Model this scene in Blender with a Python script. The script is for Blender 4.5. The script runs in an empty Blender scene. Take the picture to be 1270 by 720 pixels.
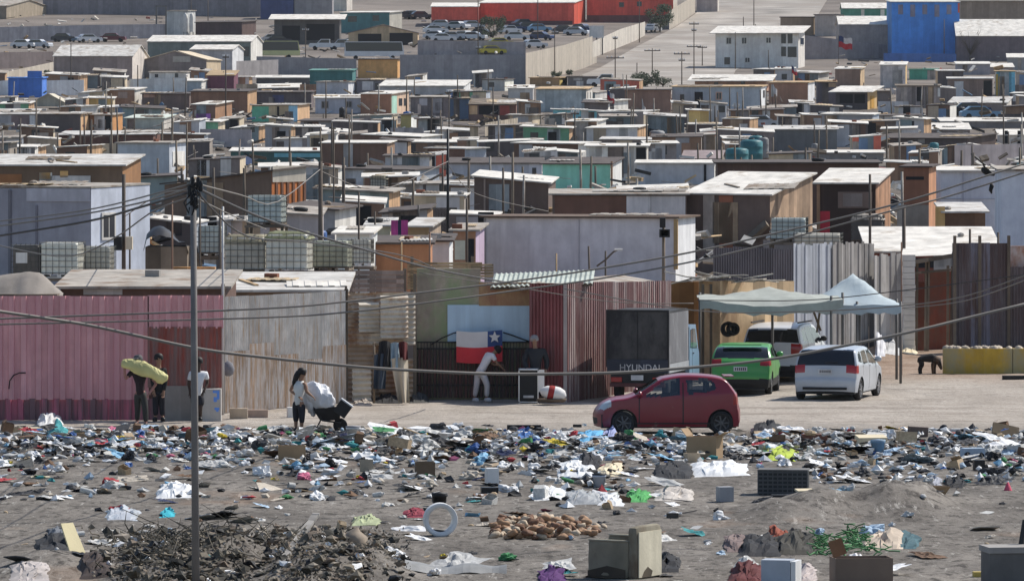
import bpy, math, random
import numpy as np
from mathutils import Vector, Matrix, noise as mnoise
random.seed(7)
RNG = random.Random(11)
scene = bpy.context.scene
COL = scene.collection

# ------------------------------------------------------------------ camera, sky, sun, exposure
F, CX, YH, H = 7360.0, 635.0, 135.0, 8.0        # focal length in photo pixels, centre column, horizon row, camera height
cam_d = bpy.data.cameras.new('camera'); cam = bpy.data.objects.new('camera', cam_d); COL.objects.link(cam)
cam.location = (0, 0, H); cam.rotation_euler = (math.radians(90), 0, 0)
cam_d.sensor_width = 36; cam_d.lens = F / 1270 * 36
cam_d.shift_y = -(360 - YH) / 1270
cam_d.clip_start = 1; cam_d.clip_end = 5000
scene.camera = cam

SUN = Vector((0.56, 0.40, 0.76)).normalized()    # towards the sun
sun_el = math.asin(SUN.z); sun_az = math.atan2(SUN.x, SUN.y)
world = bpy.data.worlds.new('World'); scene.world = world; world.use_nodes = True
wn = world.node_tree; wn.nodes.clear()
sky = wn.nodes.new('ShaderNodeTexSky'); sky.sky_type = 'NISHITA'; sky.sun_disc = False
sky.sun_elevation = sun_el; sky.sun_rotation = sun_az; sky.altitude = 500; sky.dust_density = 1.4
bg = wn.nodes.new('ShaderNodeBackground'); bg.inputs['Strength'].default_value = 0.118
wo = wn.nodes.new('ShaderNodeOutputWorld')
wn.links.new(sky.outputs[0], bg.inputs[0]); wn.links.new(bg.outputs[0], wo.inputs[0])
sd = bpy.data.lights.new('sun', 'SUN'); sd.energy = 4.4; sd.angle = math.radians(0.5); sd.color = (1.0, 0.95, 0.87)
so = bpy.data.objects.new('sun', sd); COL.objects.link(so)
so.rotation_euler = (-SUN).to_track_quat('-Z', 'Y').to_euler()
vs = scene.view_settings; vs.view_transform = 'Standard'; vs.look = 'None'; vs.gamma = 1; vs.exposure = 0.2
try: vs.use_curve_mapping = False
except Exception: pass
scene.cycles.max_bounces = 4; scene.cycles.diffuse_bounces = 2; scene.cycles.glossy_bounces = 2
scene.cycles.transmission_bounces = 3; scene.cycles.transparent_max_bounces = 6; scene.cycles.volume_bounces = 0
scene.cycles.use_denoising = True

# ------------------------------------------------------------------ terrain
KD = [-200, 205, 245, 272, 330, 387, 490, 590, 670, 736, 866, 981, 1132, 1300, 1600, 2200]
KZ = [0, 0, 0.8, 1.2, 1.9, 2.6, 3.4, 5.6, 8.0, 9.6, 13.9, 19.3, 28.8, 42, 66, 110]
def zbase(D): return float(np.interp(D, KD, KZ))
_Ds = np.linspace(90, 1600, 6041); _ys = YH + F * (H - np.interp(_Ds, KD, KZ)) / _Ds
def D_of(py): return float(np.interp(-py, -_ys, _Ds))      # depth of the ground seen at photo row py
def W(px, py, D): return Vector(((px - CX) * D / F, D, H - (py - YH) * D / F))
MOUNDS = []   # x, D, rx, rd, h
def mound(px, py, wpx, depth, h):
    D = D_of(py); MOUNDS.append(((px - CX) * D / F, D, wpx * D / F, depth, h))
mound(1010, 632, 48, 2.6, 0.42); mound(1110, 628, 52, 2.4, 0.5); mound(1150, 622, 25, 1.5, 0.25); mound(960, 640, 30, 1.6, .2)
mound(215, 712, 62, 3.0, 0.42); mound(290, 700, 40, 2.5, 0.45); mound(395, 712, 55, 3.5, 0.6); mound(345, 690, 25, 2, .25); mound(470, 716, 35, 2, 0.35)
mound(60, 705, 60, 2.5, 0.3); mound(1190, 426, 95, 3, 0.35); mound(1090, 440, 25, 2, .3)
def zt(x, D):
    z = zbase(D)
    if 60 < D < 215:
        for mx, mD, rx, rd, h in MOUNDS:
            q = ((x - mx) / rx) ** 2 + ((D - mD) / rd) ** 2
            if q < 6: z += h * math.exp(-q * 1.1) * (1 + 0.35 * mnoise.noise(Vector((x * 2.1, D * 1.3, 3))))
        z += 0.035 * mnoise.noise(Vector((x * 0.9, D * 0.5, 0))) + 0.015 * mnoise.noise(Vector((x * 3.1, D * 2.0, 5)))
    return z
def G(px, py):
    """point on the ground seen at a photo pixel"""
    D = D_of(py); x = (px - CX) * D / F
    return Vector((x, D, zt(x, D)))
def sc(py): return F / D_of(py)              # photo pixels per metre on the ground at that row

# ------------------------------------------------------------------ mesh builder
class MB:
    def __init__(s): s.v = []; s.f = []; s.m = []; s.sm = []
    def add(s, vs_, fs, mat=0, smooth=False):
        o = len(s.v); s.v.extend([tuple(p) for p in vs_])
        for f in fs: s.f.append(tuple(i + o for i in f)); s.m.append(mat); s.sm.append(smooth)
        return s
    def box(s, x0, x1, y0, y1, z0, z1, mat=0, M=None):
        p = [Vector((x, y, z)) for z in (z0, z1) for y in (y0, y1) for x in (x0, x1)]
        if M is not None: p = [M @ q for q in p]
        return s.add(p, [(0, 2, 3, 1), (4, 5, 7, 6), (0, 1, 5, 4), (2, 6, 7, 3), (0, 4, 6, 2), (1, 3, 7, 5)], mat)
    def beam(s, a, b, w, h, mat=0, up=Vector((0, 0, 1))):
        a, b = Vector(a), Vector(b); d = (b - a); L = d.length
        if L < 1e-6: return s
        d /= L; u = d.cross(up)
        if u.length < 1e-3: u = d.cross(Vector((0, 1, 0)))
        u.normalize(); t = u.cross(d)
        M = Matrix((u, d, t)).transposed().to_4x4(); M.translation = a
        return s.box(-w / 2, w / 2, 0, L, -h / 2, h / 2, mat, M)
    def tube(s, pts, r, n=6, mat=0, smooth=True, cap=True):
        pts = [Vector(p) for p in pts]; rs = r if isinstance(r, (list, tuple)) else [r] * len(pts)
        vs_ = []; prev = None
        for i, p in enumerate(pts):
            d = (pts[min(i + 1, len(pts) - 1)] - pts[max(i - 1, 0)]).normalized()
            if prev is None:
                u = d.cross(Vector((0, 0, 1)))
                if u.length < 0.05: u = d.cross(Vector((0, 1, 0)))
            else: u = prev - d * prev.dot(d)
            u.normalize(); prev = u; w = d.cross(u)
            for k in range(n):
                a = 2 * math.pi * k / n; vs_.append(p + (u * math.cos(a) + w * math.sin(a)) * rs[i])
        fs = []
        for i in range(len(pts) - 1):
            for k in range(n):
                fs.append((i * n + k, i * n + (k + 1) % n, (i + 1) * n + (k + 1) % n, (i + 1) * n + k))
        s.add(vs_, fs, mat, smooth)
        if cap and len(pts) > 1:
            o = len(s.v) - len(vs_)
            s.f.append(tuple(o + k for k in reversed(range(n)))); s.m.append(mat); s.sm.append(False)
            e = o + (len(pts) - 1) * n
            s.f.append(tuple(e + k for k in range(n))); s.m.append(mat); s.sm.append(False)
        return s
    def lathe(s, prof, n=20, mat=0, M=None, smooth=True):
        """prof: (radius, height) pairs about local z"""
        vs_ = []
        for r, z in prof:
            for k in range(n):
                a = 2 * math.pi * k / n; q = Vector((r * math.cos(a), r * math.sin(a), z)); vs_.append(M @ q if M is not None else q)
        fs = []
        for i in range(len(prof) - 1):
            for k in range(n): fs.append((i * n + k, i * n + (k + 1) % n, (i + 1) * n + (k + 1) % n, (i + 1) * n + k))
        return s.add(vs_, fs, mat, smooth)
    def prism(s, poly, a, b, M=None, mat=0):
        """poly: 2-D outline in the local x-z plane, extruded along y from a to b"""
        n = len(poly); vs_ = [Vector((x, a, z)) for x, z in poly] + [Vector((x, b, z)) for x, z in poly]
        if M is not None: vs_ = [M @ q for q in vs_]
        fs = [tuple(range(n)), tuple(range(2 * n - 1, n - 1, -1))] + [(i, i + n, (i + 1) % n + n, (i + 1) % n) for i in range(n)]
        return s.add(vs_, fs, mat)
    def build(s, name, mats, parent=None, label=None, local=False):
        me = bpy.data.meshes.new(name)
        vs_ = s.v
        if parent is not None and not local:
            l = root_loc(parent); vs_ = [(a - l.x, b - l.y, c - l.z) for a, b, c in vs_]
        me.from_pydata(vs_, [], s.f)
        if not isinstance(mats, (list, tuple)): mats = [mats]
        for m in mats: me.materials.append(m)
        me.polygons.foreach_set('material_index', s.m); me.polygons.foreach_set('use_smooth', s.sm)
        me.update()
        o = bpy.data.objects.new(name, me); COL.objects.link(o)
        if parent is not None: o.parent = parent
        if label: o['label'] = label
        return o
def root_loc(o):
    l = Vector((0, 0, 0))
    while o is not None: l = l + Vector(o.location); o = o.parent
    return l
def rotz(a): return Matrix.Rotation(a, 4, 'Z')
def TR(loc, az=0.0): return Matrix.Translation(loc) @ rotz(az)

# ------------------------------------------------------------------ labels
REG = []       # (object, base, px, py, group)
LAND = []      # (text, px, py): landmarks for labels
def land(text, px, py): LAND.append((text, px, py))
def reg(o, base, cat, px=None, py=None, group=None, fixed=True):
    o['category'] = cat; o['label'] = base
    if group: o['group'] = group
    if px is not None and not fixed: REG.append([o, base, px, py])
    return o
def thing(name, base, cat, loc, px=None, py=None, group=None, fixed=True):
    o = bpy.data.objects.new(name, None); o.empty_display_size = 0.2; COL.objects.link(o); o.location = loc
    return reg(o, base, cat, px, py, group, fixed)
def settle_labels():
    def rel(e, m):
        dx, dy = e[2] - m[1], e[3] - m[2]
        h = 'right' if dx > 0 else 'left'; v = 'in front' if dy > 0 else 'behind'
        if abs(dx) > 2.2 * abs(dy): t = f'{h} of {m[0]}'
        elif abs(dy) > 1.4 * abs(dx): t = f'{v} of {m[0]}' if v == 'in front' else f'behind {m[0]}'
        else: t = (f'in front and {h} of {m[0]}' if v == 'in front' else f'behind and {h} of {m[0]}')
        d = math.hypot(dx, 2 * dy)
        return ('close ' if d < 30 else 'far ' if d > 150 else '') + t
    def near(e): return sorted(LAND, key=lambda m: math.hypot(e[2] - m[1], 2 * (e[3] - m[2])))
    def wc(t): return len(t.replace('-', ' ').split())
    for e in REG:
        ns = [m for m in near(e) if math.hypot(e[2] - m[1], e[3] - m[2]) > 1.5]
        e.append(ns); e.append(e[1])
    def groups():
        d = {}
        for e in REG: d.setdefault(e[5], []).append(e)
        return [v for v in d.values() if len(v) > 1]
    for rnd in (0, 1, 2):
        for v in groups():
            for e in v:
                t = f'{e[1]} {rel(e, e[4][rnd])}'
                if wc(t) <= 16: e[5] = t
    ORD = ['first', 'second', 'third', 'fourth', 'fifth', 'sixth', 'seventh', 'eighth', 'ninth', 'tenth']
    for v in groups():
        v.sort(key=lambda e: e[2]); n = len(v)
        for k, e in enumerate(v):
            w = {2: ['left', 'right'], 3: ['leftmost', 'middle', 'rightmost']}.get(n, [f'{ORD[i]} from left' if i < 10 else 'one' for i in range(n)])[k]
            if n > 3: e[5] = f'{e[5]}, {w}'
            else: e[5] = f'{w} {e[5]}'
    for e in REG:
        if wc(e[5]) > 16: e[5] = e[5].replace('far behind', 'behind').replace(' old ', ' ').replace('far left', 'left').replace('far right', 'right').replace('loose ', '').replace('lying ', '')
        e[0]['label'] = ' '.join(e[5].split()[:16])

# ------------------------------------------------------------------ materials
def lin(c):
    return tuple((v / 255 / 12.92) if v / 255 <= 0.04045 else ((v / 255 + 0.055) / 1.055) ** 2.4 for v in c)
KS, KL = 3.7, 1.02
def sh(r, g, b):
    """surface colour of something the photo shows in open shade"""
    c = lin((r, g, b)); g_ = .3 * c[0] + .5 * c[1] + .2 * c[2]; c = tuple(v * .88 + g_ * .12 for v in c); c = (c[0] * KS * 1.10, c[1] * KS, c[2] * KS * 0.82)
    m = max(c); k = 0.82 / m if m > 0.82 else 1
    return tuple(max(0.012, v * k) for v in c)
def li(r, g, b):
    """surface colour of something the photo shows in the sun"""
    c = lin((r, g, b)); return tuple(min(0.82, max(0.012, v * KL)) for v in c)
MATS = {}
def mat(key, col, kind='plain', rough=0.8, metal=0.0, dirt=0.35, stain=None, amt=0.5, scale=1.0, spec=0.3, trans=0.0):
    if key in MATS: return MATS[key]
    m = bpy.data.materials.new(key); m.use_nodes = True; nt = m.node_tree; N = nt.nodes; L = nt.links
    b = N['Principled BSDF']; b.inputs['Roughness'].default_value = rough; b.inputs['Metallic'].default_value = metal
    b.inputs['Specular IOR Level'].default_value = spec
    if trans: b.inputs['Transmission Weight'].default_value = trans
    MATS[key] = m
    c4 = (*col, 1)
    if kind in ('wall', 'corr') and dirt == 0.35: dirt = 0.2
    if kind == 'flat': b.inputs['Base Color'].default_value = c4; return m
    tc = N.new('ShaderNodeTexCoord'); oi = N.new('ShaderNodeObjectInfo')
    mul = N.new('ShaderNodeMath'); mul.operation = 'MULTIPLY'; mul.inputs[1].default_value = 57.3; L.new(oi.outputs['Random'], mul.inputs[0])
    add = N.new('ShaderNodeVectorMath'); add.operation = 'ADD'; L.new(tc.outputs['Object'], add.inputs[0]); L.new(mul.outputs[0], add.inputs[1])
    vec = add.outputs[0]
    def noise(sx, sy, sz, detail=4, rgh=0.6):
        mp = N.new('ShaderNodeMapping'); mp.inputs['Scale'].default_value = (sx, sy, sz); L.new(vec, mp.inputs[0])
        n = N.new('ShaderNodeTexNoise'); n.inputs['Scale'].default_value = 1; n.inputs['Detail'].default_value = detail; n.inputs['Roughness'].default_value = rgh
        L.new(mp.outputs[0], n.inputs['Vector']); return n.outputs[0]
    def ramp(src, a, bb):
        r = N.new('ShaderNodeMapRange'); r.inputs[1].default_value = a; r.inputs[2].default_value = bb; L.new(src, r.inputs[0]); return r.outputs[0]
    def mix(fac, A, B, mode='MIX'):
        x = N.new('ShaderNodeMix'); x.data_type = 'RGBA'; x.blend_type = mode
        if isinstance(fac, float): x.inputs[0].default_value = fac
        else: L.new(fac, x.inputs[0])
        for i, q in ((6, A), (7, B)):
            if isinstance(q, tuple): x.inputs[i].default_value = q
            else: L.new(q, x.inputs[i])
        return x.outputs[2]
    k = scale
    dk = tuple(v * (1 - dirt) for v in col) + (1,); lt = tuple(min(0.85, v * (1 + dirt * 0.45)) for v in col) + (1,)
    out = mix(ramp(noise(1.3 * k, 1.3 * k, 1.1 * k, 6), 0.32, 0.68), dk, lt)
    if kind in ('wall', 'corr', 'plank'):
        out = mix(ramp(noise(3.2 * k, 3.2 * k, 0.25 * k, 4), 0.45, 0.8), out, tuple(v * 0.76 for v in col) + (1,))
    if kind in ('corr', 'wall'):
        sp = N.new('ShaderNodeSeparateXYZ'); L.new(tc.outputs['Object'], sp.inputs[0]); a1 = N.new('ShaderNodeMath'); a1.operation = 'ADD'; L.new(sp.outputs[0], a1.inputs[0]); L.new(sp.outputs[1], a1.inputs[1])
        a2 = N.new('ShaderNodeMath'); a2.operation = 'MULTIPLY'; a2.inputs[1].default_value = 1.1; L.new(a1.outputs[0], a2.inputs[0]); fl = N.new('ShaderNodeMath'); fl.operation = 'FLOOR'; L.new(a2.outputs[0], fl.inputs[0])
        wn_ = N.new('ShaderNodeTexWhiteNoise'); wn_.noise_dimensions = '2D'; cb = N.new('ShaderNodeCombineXYZ'); L.new(fl.outputs[0], cb.inputs[0]); L.new(mul.outputs[0], cb.inputs[1]); L.new(cb.outputs[0], wn_.inputs['Vector'])
        hs = N.new('ShaderNodeHueSaturation'); L.new(out, hs.inputs['Color']); v_ = N.new('ShaderNodeMapRange'); v_.inputs[3].default_value = .86; v_.inputs[4].default_value = 1.1; L.new(wn_.outputs[0], v_.inputs[0]); L.new(v_.outputs[0], hs.inputs['Value']); out = hs.outputs[0]
    if kind == 'plank':
        sp = N.new('ShaderNodeSeparateXYZ'); L.new(tc.outputs['Object'], sp.inputs[0])
        a1 = N.new('ShaderNodeMath'); a1.operation = 'ADD'; L.new(sp.outputs[0], a1.inputs[0]); L.new(sp.outputs[1], a1.inputs[1])
        a2 = N.new('ShaderNodeMath'); a2.operation = 'MULTIPLY'; a2.inputs[1].default_value = 2.3; L.new(a1.outputs[0], a2.inputs[0])
        fl = N.new('ShaderNodeMath'); fl.operation = 'FLOOR'; L.new(a2.outputs[0], fl.inputs[0])
        wn_ = N.new('ShaderNodeTexWhiteNoise'); wn_.noise_dimensions = '2D'
        cb = N.new('ShaderNodeCombineXYZ'); L.new(fl.outputs[0], cb.inputs[0]); L.new(mul.outputs[0], cb.inputs[1]); L.new(cb.outputs[0], wn_.inputs['Vector'])
        g = ramp(wn_.outputs[0], 0, 1)
        hs = N.new('ShaderNodeHueSaturation'); L.new(out, hs.inputs['Color'])
        v_ = N.new('ShaderNodeMapRange'); v_.inputs[3].default_value = 0.62; v_.inputs[4].default_value = 1.3; L.new(g, v_.inputs[0]); L.new(v_.outputs[0], hs.inputs['Value'])
        out = hs.outputs[0]
    if stain is not None:
        nz = noise(0.9 * k, 0.9 * k, 0.45 * k, 8, 0.7) if kind != 'corr' else noise(4 * k, 4 * k, 0.35 * k, 6, 0.65)
        out = mix(ramp(nz, 0.62 - amt * 0.4, 0.72 - amt * 0.25), out, (*stain, 1))
    L.new(out, b.inputs['Base Color'])
    fine = noise(14 * k, 14 * k, 14 * k, 3)
    bp = N.new('ShaderNodeBump'); bp.inputs['Strength'].default_value = 0.25; bp.inputs['Distance'].default_value = 0.02; L.new(fine, bp.inputs['Height']); L.new(bp.outputs[0], b.inputs['Normal'])
    return m
RUST = (0.20, 0.075, 0.035)
_c = {}
def S(r, g, b, kind='wall', **k): return mat(f'paint_{kind}_{r}_{g}_{b}_s', sh(r, g, b), kind, **k)
def Li(r, g, b, kind='wall', **k): return mat(f'paint_{kind}_{r}_{g}_{b}_l', li(r, g, b), kind, **k)
M_zinc = mat('zinc_roof', (0.60, 0.57, 0.52), 'plain', 0.6, 0.0, 0.35, (0.30, 0.24, 0.18), 0.25)
M_zinc2 = mat('pale_roof', (0.72, 0.68, 0.61), 'plain', 0.7, 0.0, 0.3, (0.42, 0.36, 0.29), 0.2)
M_zinc3 = mat('dusty_roof', (0.40, 0.36, 0.31), 'plain', 0.8, 0.0, 0.4, (0.2, 0.13, 0.08), 0.3)
M_dkroof = mat('dark_roof', (0.10, 0.08, 0.07), 'plain', 0.8)
M_black = mat('black_plastic', (0.015, 0.015, 0.017), 'plain', 0.5)
M_dark = mat('dark_opening', (0.02, 0.02, 0.022), 'flat', 0.9)
M_glass = mat('window_glass', (0.03, 0.04, 0.05), 'flat', 0.08, spec=0.6)
M_wood = mat('grey_wood', (0.20, 0.16, 0.12), 'plank', 0.85)
M_pole = mat('pole_wood', (0.13, 0.105, 0.085), 'wall', 0.85)
M_polem = mat('pole_steel', (0.16, 0.155, 0.15), 'wall', 0.6)
M_tan = mat('tan_board', (0.52, 0.36, 0.20), 'plank', 0.8)
M_white = mat('white_paint', (0.78, 0.76, 0.72), 'wall', 0.6, dirt=0.15)
M_conc = mat('concrete', (0.33, 0.31, 0.29), 'wall', 0.9)
M_cable = mat('cable_rubber', (0.20, 0.18, 0.16), 'flat', 0.6)
M_tyre = mat('tyre_rubber', (0.022, 0.022, 0.023), 'plain', 0.75)
# ------------------------------------------------------------------ the ground
def ground_material():
    m = bpy.data.materials.new('ground_dirt'); m.use_nodes = True; nt = m.node_tree; N = nt.nodes; L = nt.links
    b = N['Principled BSDF']; b.inputs['Roughness'].default_value = 0.95; b.inputs['Specular IOR Level'].default_value = 0.1
    tc = N.new('ShaderNodeTexCoord')
    def noise(sx, sy, detail=5, r=0.6):
        mp = N.new('ShaderNodeMapping'); mp.inputs['Scale'].default_value = (sx, sy, 1); L.new(tc.outputs['Object'], mp.inputs[0])
        n = N.new('ShaderNodeTexNoise'); n.inputs['Scale'].default_value = 1; n.inputs['Detail'].default_value = detail; n.inputs['Roughness'].default_value = r
        L.new(mp.outputs[0], n.inputs['Vector']); return n.outputs[0]
    def rng(src, a, bb, lo=0., hi=1.):
        r = N.new('ShaderNodeMapRange'); r.inputs[1].default_value = a; r.inputs[2].default_value = bb; r.inputs[3].default_value = lo; r.inputs[4].default_value = hi; L.new(src, r.inputs[0]); return r.outputs[0]
    def mix(f, A, B):
        x = N.new('ShaderNodeMix'); x.data_type = 'RGBA'
        L.new(f, x.inputs[0])
        for i, q in ((6, A), (7, B)):
            if isinstance(q, tuple): x.inputs[i].default_value = (*q, 1)
            else: L.new(q, x.inputs[i])
        return x.outputs[2]
    def math_(op, a, bb):
        x = N.new('ShaderNodeMath'); x.operation = op
        for i, q in ((0, a), (1, bb)):
            if isinstance(q, float): x.inputs[i].default_value = q
            else: L.new(q, x.inputs[i])
        return x.outputs[0]
    sp = N.new('ShaderNodeSeparateXYZ'); L.new(tc.outputs['Object'], sp.inputs[0])
    Y = math_('ADD', sp.outputs[1], rng(noise(0.35, 0.12), 0, 1, -4.0, 4.0))
    grey = mix(rng(noise(0.55, 0.22, 7, 0.7), 0.35, 0.66), (0.125, 0.112, 0.099), (0.26, 0.236, 0.208))
    grey = mix(rng(noise(3.5, 1.6, 5, 0.75), 0.50, 0.62), grey, (0.075, 0.067, 0.06))
    grey = mix(rng(noise(5, 0.8, 5, 0.75), 0.58, 0.66), grey, (0.34, 0.32, 0.29))          # ash and trodden muck
    lane = mix(rng(noise(0.5, 0.15, 7, 0.7), 0.3, 0.7), (0.32, 0.28, 0.238), (0.48, 0.43, 0.375))
    lane = mix(rng(noise(0.07, 1.5, 5, 0.7), 0.52, 0.64), lane, (0.25, 0.215, 0.18))     # wheel ruts
    lane = mix(rng(noise(2.2, 1.1, 6, 0.8), 0.56, 0.68), lane, (0.20, 0.175, 0.15))
    soil = mix(rng(noise(0.8, 0.5, 6, 0.7), 0.35, 0.7), (0.24, 0.165, 0.115), (0.40, 0.31, 0.24))
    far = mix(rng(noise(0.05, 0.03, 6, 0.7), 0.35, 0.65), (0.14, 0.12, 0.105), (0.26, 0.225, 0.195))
    yard = mix(rng(noise(0.25, 0.10, 7, 0.75), 0.35, 0.65), (0.085, 0.072, 0.062), (0.25, 0.215, 0.18))  # shade and junk of the gaps between shacks put into the soil colour
    c = mix(rng(Y, 146.0, 152.0), grey, lane)
    c = mix(rng(Y, 172.0, 180.0), c, soil)
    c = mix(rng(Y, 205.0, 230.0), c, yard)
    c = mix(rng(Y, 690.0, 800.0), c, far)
    patch = rng(noise(0.22, 0.10, 3), 0.60, 0.68)
    c = mix(math_('MULTIPLY', patch, rng(Y, 120.0, 150.0, 0.5, 0.0)), c, (0.29, 0.20, 0.14))   # reddish earth
    v = rng(noise(9, 5, 5, 0.8), 0.3, 0.7, 0.72, 1.2)
    h = N.new('ShaderNodeHueSaturation'); L.new(v, h.inputs['Value']); L.new(c, h.inputs['Color'])
    L.new(h.outputs[0], b.inputs['Base Color'])
    bp = N.new('ShaderNodeBump'); bp.inputs['Strength'].default_value = 0.8; bp.inputs['Distance'].default_value = 0.06
    L.new(noise(7, 4, 6, 0.75), bp.inputs['Height']); L.new(bp.outputs[0], b.inputs['Normal'])
    return m
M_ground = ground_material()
def sheet(name, rows, cols, halfw, mt, kind='structure', x0f=None):
    vs_, fs = [], []
    for D in rows:
        hw = halfw(D)
        for k in range(cols + 1):
            u = -1 + 2 * k / cols; x = u * hw
            vs_.append((x, D, zt(x, D)))
    n = cols + 1
    for i in range(len(rows) - 1):
        for k in range(cols): fs.append((i * n + k, i * n + k + 1, (i + 1) * n + k + 1, (i + 1) * n + k))
    mb = MB(); mb.add(vs_, fs, 0, True); o = mb.build(name, mt); o['kind'] = kind; return o
rows = [-200, -60, 30, 80] + [92 + 0.34 * i for i in range(int((215 - 92) / 0.34))] + list(np.linspace(216, 1000, 80)) + list(np.linspace(1010, 2200, 40))
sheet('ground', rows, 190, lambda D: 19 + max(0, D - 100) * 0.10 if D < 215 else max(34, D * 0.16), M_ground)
for sgn in (-1, 1):      # the ground goes on to both sides
    mb = MB(); vs_ = []; rr = [-200, 80, 140, 205, 245, 330, 387, 490, 590, 670, 736, 866, 981, 1132, 1300, 1600, 2200]
    for D in rr:
        hw = 19 + max(0, D - 100) * 0.10 if D < 215 else max(34, D * 0.16)
        vs_ += [(sgn * hw, D, zbase(D) - 0.02), (sgn * (hw + 900), D, zbase(D) - 0.02)]
    mb.add(vs_, [(2 * i, 2 * i + 1, 2 * i + 3, 2 * i + 2) for i in range(len(rr) - 1)])
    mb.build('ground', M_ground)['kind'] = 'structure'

# the dirt street that climbs the hill
M_street = mat('street_dirt', (0.37, 0.335, 0.295), 'plain', 0.95, dirt=0.45, stain=(.27, .235, .20), amt=.5, scale=0.09)
def street():
    L_ = [(664, 118), (690, 106), (745, 84), (790, 58), (838, 34), (862, 18), (880, 0), (905, -30)]
    R_ = [(900, 118), (905, 106), (912, 88), (965, 60), (1000, 34), (1015, 18), (1026, 0), (1040, -30)]
    mb = MB(); P = []
    for t in np.linspace(0, 1, 60):
        py = 118 - t * 148
        def edge(E): return float(np.interp(-py, [-e[1] for e in E], [e[0] for e in E]))
        D = D_of(py); a, b_ = (edge(L_) - CX) * D / F, (edge(R_) - CX) * D / F
        row = []
        for k in range(9): 
            x = a + (b_ - a) * k / 8; row.append((x, D, zbase(D) + 0.05))
        P.append(row)
    vs_ = [p for r in P for p in r]
    mb.add(vs_, [(i * 9 + k, i * 9 + k + 1, (i + 1) * 9 + k + 1, (i + 1) * 9 + k) for i in range(59) for k in range(8)], 0, True)
    mb.build('street', M_street)['kind'] = 'structure'
street()

# ------------------------------------------------------------------ sheets
def corr(mb, a, b, z0, z1, period=0.09, amp=0.022, style='sin', mt=0, tilt=0.0, jag=0.0, dz=0.0):
    """upright corrugated sheet from ground point a to b (x, y); ribs run upwards"""
    a = Vector((a[0], a[1], 0)); b = Vector((b[0], b[1], 0)); d = b - a; Ln = d.length; d /= Ln
    n = Vector((d.y, -d.x, 0))
    if style == 'sin': ph = [(0, 0), (.25, 1), (.5, 0), (.75, -1)]
    else: ph = [(0, -1), (.42, -1), (.5, 1), (.92, 1)]
    pts = []; k = 0
    while True:
        for f_, h in ph:
            t = (k + f_) * period
            if t <= Ln: pts.append((t, h))
        k += 1
        if k * period > Ln: break
    if pts[-1][0] < Ln - 1e-4: pts.append((Ln, pts[-1][1]))
    vs_ = []
    for t, h in pts:
        p = a + d * t + n * (h * amp); zz = dz * t / Ln
        vs_ += [(p.x, p.y, z0), (p.x + n.x * tilt, p.y + n.y * tilt, z1 + zz)]
    mb.add(vs_, [(2 * i, 2 * i + 2, 2 * i + 3, 2 * i + 1) for i in range(len(pts) - 1)], mt, style == 'sin')
def corrh(mb, a, b, z0, z1, period=0.09, amp=0.03, mt=0):
    """sheet whose ribs lie level"""
    a = Vector((a[0], a[1], 0)); b = Vector((b[0], b[1], 0)); d = (b - a).normalized(); n = Vector((d.y, -d.x, 0))
    vs_ = []; k = 0; z = z0
    while z < z1:
        h = [0, 1, 0, -1][k % 4]; o = n * (amp * h)
        vs_ += [(a.x + o.x, a.y + o.y, z), (b.x + o.x, b.y + o.y, z)]; z += period / 4; k += 1
    mb.add(vs_, [(2 * i, 2 * i + 1, 2 * i + 3, 2 * i + 2) for i in range(k - 1)], mt, False)
def sheets(root, a, b, z0, z1, mts, width=0.9, period=0.09, amp=0.022, style='sin', r=None, jag=0.03, dz=0.0, name='metal_sheet'):
    """a run of upright sheets, each one a part"""
    r = r or RNG; a = Vector((a[0], a[1])); b = Vector((b[0], b[1])); Ln = (b - a).length; n = max(1, round(Ln / width)); d = (b - a) / n
    nn = Vector((d.y, -d.x)).normalized()
    for i in range(n):
        mb = MB(); o = nn * (0.012 if i % 2 else 0.0) 
        p = a + d * i + o; q = a + d * (i + 1.03) + o
        corr(mb, p, q, z0 - 0.02, z1 + r.uniform(-jag, jag) + dz * i / n, period, amp, style, 0, dz=dz / n)
        mb.build(name, mts[i % len(mts)] if not callable(mts) else mts(i), root)

# ------------------------------------------------------------------ the front row: fences, gates and huts
def P2(px, D): return ((px - CX) * D / F, D)
def ZA(py, D): return H - (py - YH) * D / F

# pink metal fence
D = 152.6
M_pink = mat('pink_sheet', sh(124, 90, 101), 'corr', 0.65, dirt=0.22, stain=sh(112, 78, 90), amt=0.4)
M_pink2 = mat('pink_sheet_low', sh(112, 56, 76), 'corr', 0.6, stain=sh(66, 48, 56), amt=0.6)
M_rustp = mat('rust_panel', sh(88, 38, 34), 'corr', 0.8, stain=sh(70, 55, 58), amt=0.5, dirt=.5)
rt = thing('metal_fence', 'long pink painted ribbed metal fence with a rusty red panel', 'fence', (P2(90, D)[0], D, 0))
sheets(rt, P2(-60, D), P2(183, D), 0.55, ZA(367, D), [M_pink], 1.0, 0.31, 0.03, 'trap', jag=0.012)
mb = MB(); corr(mb, P2(-60, D + .004), P2(206, D + .004), 0.0, 0.56, 0.31, 0.03, 'trap'); mb.build('kick_sheet', M_pink2, rt)
mb = MB(); corr(mb, P2(183, D), P2(277, D), ZA(407, D), ZA(366, D), 0.31, 0.03, 'trap'); mb.build('metal_sheet', M_pink, rt)
mb = MB(); corr(mb, P2(183, D - .03), P2(275, D - .03), ZA(480, D), ZA(405, D), 0.10, 0.016); mb.build('rusty_panel', M_rustp, rt)
mb = MB(); mb.box(P2(205, D)[0], P2(251, D)[0], D - 0.06, D, 0, ZA(478, D)); mb.build('concrete_base', mat('grey_base', sh(82, 80, 84), 'wall', .9), rt)
mb = MB()
for px in (-20, 60, 140, 200, 262): mb.box(P2(px, D)[0], P2(px, D)[0] + .08, D + .05, D + .13, 0, ZA(372, D))
mb.build('fence_post', M_wood, rt)
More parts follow.
